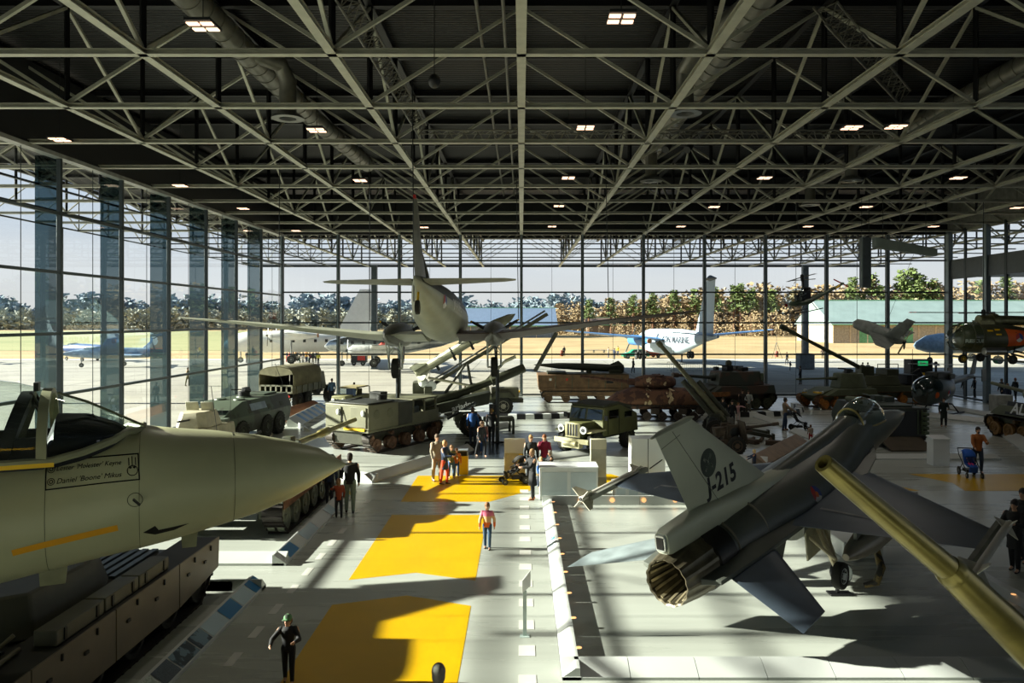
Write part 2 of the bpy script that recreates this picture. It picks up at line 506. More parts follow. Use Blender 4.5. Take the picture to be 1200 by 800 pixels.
def truss(axis, c, n0, n1, off, lab, lo=None, hi=None):
    """one truss line: along axis, at cross coordinate c, nodes n0..n1 at off+k*S"""
    r = bpy.data.objects.new('roof_truss', None); C.objects.link(r); struct(r, lab)
    P = (lambda t, z: (t, c, z)) if axis == 'x' else (lambda t, z: (c, t, z))
    t0 = off + n0 * S if lo is None else lo; t1 = off + n1 * S if hi is None else hi
    out = (axis == 'x' and c > YB) or (axis == 'y' and c < XL - 1); hh = .09 if out else .15; pw, dw = (.07, .06) if out else (.13, .10); m1 = TRO if out else TR
    g = G(); hbeam(g, P(t0, ZC + hh / 2), P(t1, ZC + hh / 2), (.14 if out else .24) if axis == 'y' else .22, hh, .02 if out else .03); g.make('bottom_chord', m1, r)
    g = G(); hbeam(g, P(t0, ZD + .18), P(t1, ZD + .18), .24, .26); g.make('top_chord', TRD, r)
    g = G(); g2 = G()
    for k in range(n0, n1 + 1):
        t = off + k * S
        if t < t0 - .01 or t > t1 + .01: continue
        bar(g, P(t, ZC + hh), P(t, ZD + .05), pw)
        if k < n1 and t + S <= t1 + .01:
            if k % 2: bar(g2, P(t, ZC + hh), P(t + S, ZD + .05), dw)
            else: bar(g2, P(t, ZD + .05), P(t + S, ZC + hh), dw)
    g.make('posts', TRD, r); g2.make('diagonals', TR, r)

yo = 19.35 - 3 * S
for k in range(-7, 10):
    truss('y', k * S, -3, 18, yo, 'roof truss running away from the camera', -11.5, OB)
for k in range(-3, 19):
    truss('x', yo + k * S, -7, 10, 0.0, 'roof truss running across the hall', OL, XR + 13.5)
def canopy_framing():
    g = G(); hbeam(g, (OL, OB - 4.8, ZC + .15), (OL, OB, ZC + .15), .3, .3); hbeam(g, (OL, OB, ZC + .15), (XR + 13, OB, ZC + .15), .3, .3)
    struct(g.make('canopy_edge_beam', TRO), 'edge beam of the canopy roof outside')
canopy_framing()
COL = mat('454f54', .45, .4, var=.15)
for x, y in ((OL, 88.5), (-18.1, 93.5), (35.0, 93.7), (OL, 55)):
    g = G().bx(-.34, .34, -.34, .34, 0, ZC); g.bx(-.42, .42, -.42, .42, 0, .08)
    o = g.make('canopy_column', COL, None, .02); o.location = (x, y, 0); struct(o, 'tall steel column carrying the canopy outside')
g = G().bx(34.1, 35.9, 92.9, 94.5, 0, 1.9); struct(g.make('column_base', mat('5a6468', .6), None, .05), 'grey box around the foot of the outer column')

# ceiling services -------------------------------------------------
DUCT = mat('77766c', .35, .5, var=.2)
def duct(pts, r, label, taps=()):
    t = thing('air_duct', label, 'duct', pts[0]); o0 = V(pts[0])
    rings = [V(p) - o0 for p in pts]; g = G().tube(rings, r, 18)
    for a, b in zip(rings, rings[1:]):
        n = int((b - a).length / .8); d = (b - a).normalized()
        for i in range(1, n):
            c = a + (b - a) * i / n; g.cyl(c - d * .03, c + d * .03, r * 1.05, n=18)
    g.make('duct_pipe', DUCT, t)
    for (i, f, q) in taps:
        p = rings[i].lerp(rings[i + 1], f); e_ = V(q) - o0
        h = G().tube([p, p.lerp(V((e_.x, e_.y, p.z)), .8), V((e_.x, e_.y, p.z - .5)), e_], .3, 14).make('duct_branch', DUCT, t)
        G().lathe([(.3, 0), (.55, -.18), (.57, -.25), (.3, -.25), (.28, -.1)], e_, 'z', 20).make('diffuser', STEEL, h)
def dz(px, py, y): return tuple(at(px, py, y))
duct([(-9.2, 8, 15.0), (-9.3, 34, 15.0), (-8.9, 44, 15.0)], .42, 'round grey air duct under the roof at left', [(0, .66, (-8.3, 27, 13.4))])
duct([(4.6, 8, 15.0), (6.6, 17, 15.0), (7.0, 42, 15.0)], .42, 'round grey air duct under the roof right of the middle', [(1, .15, (5.6, 26, 13.3)), (1, .5, (6.5, 38, 13.2))])
duct([(15.0, 12, 15.0), (17.5, 22, 15.0), (19, 48, 15.0)], .42, 'round grey air duct under the roof at right', [(1, .6, (16.5, 38, 13.2)), (1, .95, (17.5, 46, 13.2))])
for x, y, lb in ((-1.0, 40, 'small'), ):
    pass

def ltruss(a, b, label):
    """triangular lighting lattice between a and b"""
    t = thing('lighting_lattice', label, 'lighting truss', a); a0 = V(a); a, b = V((0, 0, 0)), V(b) - a0
    d = (b - a).normalized(); s_ = d.cross(V((0, 0, 1))).normalized() * .3
    cc = [(a + s_, b + s_), (a - s_, b - s_), (a - V((0, 0, .5)), b - V((0, 0, .5)))]
    g = G()
    for p, q in cc: g.cyl(p, q, .035, n=6)
    n = int((b - a).length / .6)
    for i in range(n):
        for u, v in ((0, 2), (1, 2), (0, 1)):
            p = cc[u][0].lerp(cc[u][1], i / n); q = cc[v][0].lerp(cc[v][1], (i + .5) / n); r = cc[u][0].lerp(cc[u][1], (i + 1) / n)
            g.cyl(p, q, .018, n=4, cap=False); g.cyl(q, r, .018, n=4, cap=False)
    g.make('lattice', DUCT, t)
    return t
ltruss((-4.6, 17, 14.4), (-4.3, 32, 14.2), 'grey lattice lighting truss under the roof left of the middle')
ltruss((-4.3, 32.3, 14.0), (16, 32.3, 14.0), 'grey lattice lighting truss running across under the roof')
ltruss((8.0, 20, 14.3), (13.5, 27, 14.1), 'grey lattice lighting truss under the roof at right')
for k in range(3):
    x = 5.4 + k * .9
    t = thing('stage_spotlight', 'black stage spotlight on the cross truss, %s of three' % ('leftmost', 'middle', 'rightmost')[k], 'spotlight', (x, 32.2, 13.1))
    G().tube([(0, 0, .75), (0, 0, .35)], .03).make('bracket', BLACK, t)
    G().cyl((.1, .1, .45), (-.25, -.3, .05), .12, .17, 12).make('lamp_body', DARK, t)
# four-window ceiling lights
LAMP = mat('ffcfae', .5, var=0, emit=1.6)
_cl = [(238, 30), (728, 21), (371, 152), (686, 149), (998, 149), (70, 163), (211, 217), (422, 211), (666, 208), (896, 208), (1123, 208), (285, 244), (655, 241), (837, 242), (1015, 242), (130, 217), (291, 270), (347, 270), (497, 266), (647, 265), (798, 265), (947, 265), (1094, 265), (1192, 243), (1050, 148)]
pro = None
for i, (px, py) in enumerate(_cl):
    yy = FOC * (ZC + .05 - CZ) / (HY - py); x = (px - HX) * yy / FOC
    yy = min(yy, YB - 1.2); x = (px - HX) * yy / FOC
    if pro is None:
        pro = thing('ceiling_light', '', 'ceiling light', (x, yy, ZC - .02), 0, 'four panel lights under the roof')
        G().bx(-.3, .3, -.36, .36, .06, .13).make('housing', DARK, pro)
        for sx in (-.16, .16):
            for sy in (-.17, .17): G().bx(sx - .13, sx + .13, sy - .08, sy + .08, .03, .07).make('lamp_panel', LAMP, pro)
        G().cyl((0, 0, .15), (0, 0, 3.3), .012, n=6).make('suspension_rod', DARK, pro)
        o = pro
    else:
        o = copy_tree(pro); o.location = (x, yy, ZC - .02)
    al = bpy.data.lights.new('ceiling_lamp', 'SPOT'); al.energy = LAMPW; al.spot_size = rad(120); al.spot_blend = .8; al.shadow_soft_size = .4; al.color = (1, .93, .82)
    ao = bpy.data.objects.new('ceiling_lamp', al); C.objects.link(ao); ao.location = (x, yy, ZC - .1)
    c_ = 'left' if px < 400 else ('middle' if px < 800 else 'right')
    o['label'] = 'glowing four panel ceiling light, %s part of the roof, %s' % (c_, 'in the nearest row' if py < 60 else 'second row' if py < 165 else 'third row' if py < 225 else 'far row')
# hanging dome lamp and two thin conduits along the roof
t = thing('pendant_lamp', 'small black dome lamp hanging on a rod below the roof', 'pendant lamp', tuple(at(509, 95, 19)))
G().cyl((0, 0, .1), (0, 0, 4), .012, n=6).make('rod', BLACK, t); G().ball((0, 0, 0), (.16, .16, .18)).make('lamp_shade', BLACK, t)
for x in (-1.35, -.55):
    tag(G().cyl((x, 10, 15.5), (x, 58, 15.5), .06, n=8).make('conduit_pipe', DUCT), 'pale conduit along the roof, %s of the pair' % ('left' if x < -1 else 'right'), 'pipe')
# ------------------------------------------------------------------ shared running gear
def wheel(parent, pos, r, w, hubm, name='wheel', tread=True, tyre=None, side=1):
    """a road wheel on a y axle: tyre with hub as its sub-part"""
    g = G(); n = 28
    pr = [(r * .55, -w / 2 * .8), (r * .8, -w / 2), (r * .96, -w / 2 * .85), (r, -w / 2 * .5), (r, w / 2 * .5), (r * .96, w / 2 * .85), (r * .8, w / 2), (r * .55, w / 2 * .8)]
    g.lathe(pr, (0, 0, 0), 'y', n)
    if tread:
        for k in range(20):
            a = 2 * PI * k / 20; g.box((cos(a) * r, 0, sin(a) * r), (r * .06, w * .9, r * .13), ry=-a)
    t = g.make(name, tyre or RUBBER, parent); t.location = pos
    h = G().lathe([(.001, -w * .42), (r * .25, -w * .5), (r * .3, -w * .36), (r * .52, -w * .4), (r * .58, -w * .44), (r * .58, w * .44), (r * .52, w * .4), (r * .3, w * .36), (r * .25, w * .5), (.001, w * .42)], (0, 0, 0), 'y', 16)
    for k in range(6):
        a = PI * k / 3
        for q in (-1, 1): h.cyl((cos(a) * r * .4, q * w * .36, sin(a) * r * .4), (cos(a) * r * .4, q * w * .46, sin(a) * r * .4), r * .04, n=6)
    h.make('hub', hubm, t)
    return t


def track(parent, x0, x1, y, w, h, nw, wr, m_w=None, m_t=None, top_rollers=True, sprock='front', z0=0.0, rear_up=.45, links=None):
    """tracked running gear on one side: belt with links, road wheels, sprocket and idler. x0 rear, x1 front"""
    m_w = m_w or OLIVED; m_t = m_t or TRACK
    er = h * .3; zt = h - .06; up = h * .35
    xa, xb = x0 + er, x1 - er
    pts = []                                     # belt path: rear idler, top, front sprocket, bottom
    rb = [(xa + er * 1.2, 0), (xb - er * 1.2, 0)]
    cf = (xb, h - er); cr = (xa, h - er)
    for k in range(7): a = -PI * .3 + k * (PI * .8) / 6; pts.append((cf[0] + er * cos(a), cf[1] + er * sin(a)))
    for k in range(7): a = PI * .5 + k * (PI * .8) / 6; pts.append((cr[0] + er * cos(a), cr[1] + er * sin(a)))
    pts += [rb[0], rb[1]]
    th = .05
    def inner():
        P = []
        n = len(pts); cx = (x0 + x1) / 2; cz = h / 2
        for p in pts: P.append((p[0] + (th * 1.4 if p[0] < cx else -th * 1.4), p[1] + (th if p[1] < cz * .8 else -th)))
        return P
    ip = inner(); g = G(); n = len(pts); R = []
    for (a, b), (c, d) in zip(pts, ip): R.append([V((a, y - w / 2, b + z0)), V((a, y + w / 2, b + z0)), V((c, y + w / 2, d + z0)), V((c, y - w / 2, d + z0))])
    R.append(R[0]); g.loft(R, False)
    # links
    per = []; L_ = 0
    for i in range(n):
        a, b = pts[i], pts[(i + 1) % n]; per.append((L_, a, b)); L_ += math.dist(a, b)
    nl = links or max(30, int(L_ / .16))
    for k in range(nl):
        s = L_ * k / nl
        for j in range(n - 1, -1, -1):
            if per[j][0] <= s: break
        a, b = per[j][1], per[j][2]; d = math.dist(a, b) or 1; t = (s - per[j][0]) / d
        px, pz = a[0] + (b[0] - a[0]) * t, a[1] + (b[1] - a[1]) * t; ang = math.atan2(b[1] - a[1], b[0] - a[0])
        g.box((px, y, pz + z0), (.055, w * 1.04, .07), ry=-ang)
    tr = g.make('track', m_t, parent)
    wy = y
    first = None
    for k in range(nw):
        x = rb[0][0] + (rb[1][0] - rb[0][0]) * k / (nw - 1) if nw > 1 else 0
        if first is None:
            first = G().lathe([(.001, -w * .3), (wr * .3, -w * .42), (wr * .35, -w * .3), (wr * .75, -w * .32), (wr * .8, -w * .42), (wr, -w * .42), (wr, -w * .08), (wr * .7, -w * .05), (wr * .7, w * .05), (wr, w * .08), (wr, w * .42), (wr * .8, w * .42), (wr * .75, w * .32), (wr * .35, w * .3), (wr * .3, w * .42), (.001, w * .3)], (0, 0, 0), 'y', 20).make('road_wheel', m_w, parent)
            first.location = (x, wy, wr + th + .01 + z0)
        else: dupchild(first, (x, wy, wr + th + .01 + z0), parent)
    for (cx, cz), nm in ((cf, 'sprocket' if sprock == 'front' else 'idler_wheel'), (cr, 'idler_wheel' if sprock == 'front' else 'sprocket')):
        q = G().lathe([(.001, -w * .35), (er * .4, -w * .45), (er * .5, -w * .3), (er * .8, -w * .3), (er * .8, w * .3), (er * .5, w * .3), (er * .4, w * .45), (.001, w * .35)], (0, 0, 0), 'y', 20)
        if nm == 'sprocket':
            for k in range(11):
                a = 2 * PI * k / 11
                for s_ in (-1, 1): q.box((cos(a) * er * .84, s_ * w * .3, sin(a) * er * .84), (er * .22, .03, er * .14), ry=-a)
        o = q.make(nm, m_w, parent); o.location = (cx, wy, cz + z0)
    if top_rollers:
        for f in (.3, .7):
            o = G().cyl((0, -w * .3, 0), (0, w * .3, 0), er * .3, n=12).make('return_roller', m_w, parent); o.location = (xa + (xb - xa) * f, wy, h - .06 - er * .35 + z0)


# ------------------------------------------------------------------ jet fighter on the stage (right)
GREYD = mat('62665f', .38, .1, var=.12, scale=1.5, bump=.02)
GREYL = mat('c6cab6', .45, .1, var=.06, scale=1.2)
GREYW = mat('515d6a', .36, .1, var=.1)
NOZ = mat('6e6754', .35, .6, var=.45, scale=3)

def missile(parent, pos, ln, rot=(0, 0, 0), m=None, up=1):
    g = G().tube([(0, 0, 0), (ln * .93, 0, 0), (ln * .98, 0, 0), (ln, 0, 0)], [.066, .066, .045, .01], 12)
    o = g.make('missile', m or mat('c9c6ba', .35, .1, var=.05), parent); o.location = pos; o.rotation_euler = rot
    for k in range(4):
        a = PI / 4 + PI / 2 * k; u = V((0, cos(a), sin(a)))
        G().add([V((.0, 0, 0)) + u * .06, V((.42, 0, 0)) + u * .06, V((.12, 0, 0)) + u * .33, V((0, 0, 0)) + u * .33] + [p + V((0, -sin(a), cos(a))) * .015 for p in (V((.0, 0, 0)) + u * .06, V((.42, 0, 0)) + u * .06, V((.12, 0, 0)) + u * .33, V((0, 0, 0)) + u * .33)], [(0, 1, 2, 3), (7, 6, 5, 4), (0, 4, 5, 1), (1, 5, 6, 2), (2, 6, 7, 3), (3, 7, 4, 0)]).make('tail_fin', mat('bdb9a8', .4), o)
        x = ln * .83; q = [V((x, 0, 0)) + u * .05, V((x + .3, 0, 0)) + u * .05, V((x + .08, 0, 0)) + u * .26]
        G().add(q + [p + V((0, -sin(a), cos(a))) * .012 for p in q], [(0, 1, 2), (5, 4, 3), (0, 3, 4, 1), (1, 4, 5, 2), (2, 5, 3, 0)]).make('canard', mat('bdb9a8', .4), o)
    G().cyl((-.02, 0, 0), (.02, 0, 0), .045, n=12).make('motor_nozzle', BLACK, o)
    return o

def fighter_right():
    k = .85
    t = thing('jet_fighter', 'dark grey single engine jet fighter with J-215 on its tail fin', 'jet fighter', (2.53, 13.14, 1.466), rot=(-.014, -.157, .797))
    # fuselage (origin at the nozzle exit centre)
    st = [(1.75, 0, 0, .60, .60), (2.4, 0, .02, .66, .66), (3.4, 0, .05, .78, .68), (4.6, 0, .05, .95, .72), (6.2, 0, .02, 1.0, .76), (7.8, 0, .02, .9, .80), (9.0, 0, .12, .72, .84), (10.0, 0, .25, .6, .72), (11.0, 0, .24, .52, .58), (12.0, 0, .16, .44, .46), (13.0, 0, .08, .32, .33), (13.8, 0, .02, .18, .19), (14.3, 0, -.02, .05, .05), (14.45, 0, -.03, .008, .008)]
    f = G().fus(st, 32).make('fuselage', GREYD, t, sc=k, ang=50)
    # spine ridge and dorsal fairing
    G().fus([(3.2, 0, .62, .12, .12), (5.0, 0, .68, .2, .2), (8.0, 0, .74, .26, .26), (9.4, 0, .78, .3, .34), (10.0, 0, .66, .3, .3)], 16).make('spine', GREYD, t, sc=k, ang=50)
    # shelf beside the engine
    for s in (-1, 1):
        G().hull2([V((.35, s * .55, -.08)), V((4.4, s * .6, -.1)), V((4.6, s * 1.15, -.06)), V((1.9, s * 1.08, -.05)), V((.5, s * .95, -.05))],
                  [V((.35, s * .55, .06)), V((4.4, s * .6, .12)), V((4.6, s * 1.15, .04)), V((1.9, s * 1.08, .05)), V((.5, s * .95, .04))]).make('tail_shelf', GREYD, t, .01, sc=k)
        # strake
        G().hull2([V((6.3, s * .8, .05)), V((10.2, s * .5, .16)), V((9.0, s * .98, .1)), V((7.6, s * 1.25, .07))],
                  [V((6.3, s * .8, .13)), V((10.2, s * .5, .19)), V((9.0, s * .98, .13)), V((7.6, s * 1.25, .12))]).make('strake', GREYD, t, sc=k)
        w_ = G().wing([((8.2, s * .75, .06), 4.55, .19, 'z'), ((4.55 + .98 - .1, s * 4.55, 0), 1.15, .05, 'z')])
        w_ = w_.make('wing', GREYW, t, sc=k)
        G().add([V((x, s * y, z)) * k for x, y, z in ((4.75, 1.15, .105), (4.85, 1.15, .11), (4.77, 3.3, .06), (4.67, 3.3, .055), (4.43, 3.3, .05), (4.43, 3.36, .05))], [(0, 1, 2, 3), (3, 2, 5, 4)]).make('flap_line', mat('8b8f90', .5), w_)
        G().bx(3.2, 5.9, s * 4.6 - .05, s * 4.6 + .05, -.07, .06).make('missile_rail', mat('6d7068', .5), t, sc=k)
        ms = missile(t, (3.0 * k, s * 4.78 * k, .0), 3.0 * k)
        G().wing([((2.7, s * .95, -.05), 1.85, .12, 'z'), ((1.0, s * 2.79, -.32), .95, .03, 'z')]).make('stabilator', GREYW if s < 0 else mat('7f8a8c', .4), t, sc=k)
        G().prism([(2.3, -.45), (4.0, -.45), (3.5, -1.15), (2.6, -1.15)], s * .62 - .02, s * .62 + .02).make('ventral_fin', GREYD, t, sc=k)
    # nozzle: forward ring, convergent petals, open mouth with inner petals
    g = G().lathe([(.60, 1.8), (.66, 1.75), (.66, 1.1), (.62, 1.05)], (0, 0, 0), 'x', 36); g.make('nozzle_ring', mat('3a3834', .35, .7, var=.3), t, sc=k)
    R = []; n = 60
    for x, r in ((1.1, .62), (.55, .585), (0, .5), (-.04, .49), (-.02, .455), (.5, .40), (1.0, .30)):
        R.append([V((x, (r + (.014 if (i // 2) % 2 else -.006)) * cos(2 * PI * i / n), (r + (.014 if (i // 2) % 2 else -.006)) * sin(2 * PI * i / n))) for i in range(n)])
    nz = G().loft(R, False).make('exhaust_nozzle', NOZ, t, sc=k, ang=20)
    for i in range(15):
        a = 2 * PI * (i + .5) / 15; u = V((0, cos(a), sin(a))); v_ = V((0, -sin(a), cos(a)))
        P = [V((.04, 0, 0)) + u * .445 + v_ * q for q in (-.03, .03)] + [V((.75, 0, 0)) + u * .34 + v_ * q for q in (.022, -.022)]
        G().add([p * k for p in P] + [(p - u * .012) * k for p in P], [(0, 1, 2, 3), (7, 6, 5, 4), (0, 4, 5, 1), (1, 5, 6, 2), (2, 6, 7, 3), (3, 7, 4, 0)]).make('inner_petal', mat('b8ad8c', .35, .6, var=.4, scale=4), nz)
    # base fairing of the fin with its square rear end
    fb = G().fus([(-.05, 0, .84, .17, .22, .6), (.1, 0, .84, .2, .27, .6), (1.4, 0, .84, .24, .32, .7), (3.0, 0, .78, .28, .3, .8), (4.8, 0, .66, .3, .22), (6.3, 0, .62, .2, .14)], 20).make('fin_fairing', GREYL, t, sc=k)
    G().fus([(-.12, 0, .86, .12, .17, .5), (0, 0, .86, .13, .18, .5)], 20).make('fairing_cap', mat('b9c0bb', .3, .4), fb, sc=k)
    G().bx(-.135, -.11, -.08, .08, .74, .98).make('cap_recess', BLACK, fb, sc=k)
    # fin
    TE0, TE1, LE0, LE1 = (1.05, 1.05), (.1, 3.0), (4.45, .9), (1.45, 3.05)
    R = []
    for f_ in (0, .25, .5, .75, 1):
        te = V((TE0[0] + (TE1[0] - TE0[0]) * f_, 0, TE0[1] + (TE1[1] - TE0[1]) * f_)); le = V((LE0[0] + (LE1[0] - LE0[0]) * f_, 0, LE0[1] + (LE1[1] - LE0[1]) * f_)); th = .11 * (1 - f_) + .035
        R.append([te, te.lerp(le, .3) + V((0, th * .8, 0)), te.lerp(le, .7) + V((0, th, 0)), te.lerp(le, .93) + V((0, th * .5, 0)), le, te.lerp(le, .93) - V((0, th * .5, 0)), te.lerp(le, .7) - V((0, th, 0)), te.lerp(le, .3) - V((0, th * .8, 0))])
    fin = G().loft(R).make('tail_fin', GREYL, t, sc=k, ang=60)
    G().tube([(-.05, 0, 3.02), (.25, 0, 3.05), (1.3, 0, 3.08), (1.55, 0, 3.07)], [.02, .05, .06, .02], 8).make('fin_cap', mat('9ba08e', .5), fin, sc=k)
    for xa, za, xb, zb in ((.6, 3.0, 2.05, 1.0), (0.15, 2.75, .75, 2.9)):
        G().cyl((xa, -.075, za), (xb, -.15, zb), .006, n=4).make('panel_line', mat('5a5e50', .6), fin, sc=k)
    G().cyl((.25, 0, 2.5), (-.2, 0, 2.45), .012, n=6).make('static_wick', BLACK, fin, sc=k)
    # marks on the fin, left side faces the camera
    def fin_m(x, z, sl=0.0):
        return frame_m((x * k, -.6, z * k), (1, 0, sl), (0, 0, 1))
    D = lambda nm, vf, M, m: wrap(nm, vf[0], vf[1], M, fin, (0, 1, 0), m, fin, .004)
    D('serial_number', text_mesh('J-215', .47, bold=.016, spacing=1.05), fin_m(2.28, 1.46, .03), mat('15171a', .6))
    D('squadron_disc', disc_vf(.26, 28), fin_m(1.82, 1.98), mat('3f4a40', .6))
    D('squadron_ring', disc_vf(.265, 28, .245), fin_m(1.82, 1.98), mat('262c28', .6))
    for a in (.9, -.65):
        vs, fs = rect_vf(.36, .06); r_ = Matrix.Rotation(a, 3, 'Z')
        D('squadron_cross', ([r_ @ v for v in vs], fs), fin_m(1.82, 1.98), mat('a9ad9c', .6))
    # roundel on the fuselage side
    M = frame_m((5.2 * k, -1.6, .38 * k), (1, 0, 0), (0, 0, 1))
    for a0, cc in ((PI * .5, 'b53a30'), (PI * 7 / 6, 'd8d8d0'), (PI * 11 / 6, '3a4a8a')):
        wrap('roundel', *disc_vf(.17, 10, 0, a0, a0 + 2 * PI / 3), M, f, (0, 1, -.1), mat(cc, .5, var=.02), f, .006)
    wrap('roundel_centre', *disc_vf(.06, 10), M, f, (0, 1, -.1), mat('e07020', .5, var=.02), f, .010)
    # panel seams as thin rings
    for x, rr in ((1.9, .625), (3.0, .73)):
        G().lathe([(rr, x), (rr + .012, x + .01), (rr + .012, x + .03), (rr, x + .04)], (0, 0, .03), 'x', 36).make('panel_seam', mat('8a8678', .4), f, sc=k)
    # canopy and cockpit
    cst = [(9.15, 0, .74, .12, .10), (9.6, 0, .72, .38, .48), (10.2, 0, .62, .46, .74), (10.8, 0, .55, .47, .8), (11.4, 0, .48, .42, .66), (11.9, 0, .42, .3, .4), (12.35, 0, .42, .1, .08)]
    def half(st, n=20):
        R = []
        for x, yc, zc, ry, rz in st: R.append([V((x, ry * cos(PI * i / (n - 1)), zc + rz * sin(PI * i / (n - 1)))) for i in range(n)])
        return R
    cp = G().loft(half(cst), False, False).make('canopy', CANOPY, t, sc=k, ang=60)
    fr = G(); pts = [q for q in half(cst)]
    fr.tube([r[0] for r in pts], .03, 6); fr.tube([r[-1] for r in pts], .03, 6)
    for x in (9.75,):
        ry, rz, zc = .40, .54, .69; fr.tube([V((x, ry * cos(PI * i / 12), zc + rz * sin(PI * i / 12))) for i in range(13)], .035, 6)
    fr.make('canopy_frame', mat('b9a86a', .3, .5), t, sc=k)
    G().fus([(9.3, 0, .62, .26, .2), (10.0, 0, .55, .36, .2), (11.3, 0, .42, .34, .2), (12.0, 0, .38, .2, .12)], 12).make('cockpit_tub', BLACK, t, sc=k)
    G().box((10.05, 0, .85), (.25, .36, .55), ry=-.3).make('ejection_seat', mat('4b4a36', .7), t, .03, sc=k)
    G().fus([(11.0, 0, .68, .24, .16), (11.35, 0, .62, .22, .14), (11.7, 0, .5, .15, .1)], 12).make('instrument_hood', BLACK, t, sc=k)
    # air intake and gear
    G().fus([(5.0, 0, -.55, .62, .42, .8), (7.5, 0, -.62, .56, .42, .8), (8.9, 0, -.62, .52, .38, .8)], 20).make('air_intake', mat('7c7f76', .45), t, sc=k)
    G().fus([(8.91, 0, -.62, .46, .32, .8), (8.93, 0, -.62, .46, .32, .8)], 20).make('intake_mouth', BLACK, t, sc=k)
    for s in (-1, 1):
        G().bx(5.1, 6.5, s * .58 - .02, s * .58 + .02, -1.45, -.5).make('gear_door', mat('a39e84', .5), t, sc=k)
        l_ = G(); l_.cyl((5.8, s * .5, -.6), (5.5, s * 1.15, -1.75), .07, n=10); l_.cyl((6.4, s * .4, -.7), (5.55, s * 1.1, -1.5), .045, n=8); l_.cyl((5.2, s * .4, -.7), (5.5, s * 1.1, -1.45), .04, n=8)
        l_.make('main_gear', mat('c9bd9c', .4, .1), t, sc=k)
        zz = -2.1
        wheel(t, (5.5 * k, s * 1.2 * k, -1.85 * k), .33 * k, .2, WHITE, tread=False)
    l_ = G(); l_.cyl((9.6, 0, -.7), (9.7, 0, -3.0), .08, n=10); l_.make('nose_gear', mat('c9bd9c', .4, .1), t, sc=k)
    wheel(t, (9.75 * k, 0, -3.1 * k), .23, .15, WHITE, tread=False)
    # drop tanks on pylons
    for s in (-1, 1):
        o = G().tube([(4.0, s * 2.0, -.62), (4.4, s * 2.0, -.64), (5.2, s * 2.0, -.7), (6.6, s * 2.0, -.72), (7.6, s * 2.0, -.72), (8.4, s * 2.0, -.72), (8.9, s * 2.0, -.72)], [.08, .2, .32, .36, .3, .16, .02], 20).make('drop_tank', mat('8b8270', .35, .1, var=.12), t, sc=k)
        G().bx(4.6, 6.8, s * 2.0 - .04, s * 2.0 + .04, -.45, 0).make('pylon', GREYD, t, sc=k)
    return t
fighter_right()

# nose stand
tag(G().bx(-.5, .5, -.5, .5, 0, .42).make('display_block', WHITE, None, .02), 'low white block under the nose wheel of the dark jet', 'display block')
bpy.data.objects['display_block'].location = (8.6, 19.6, 0)

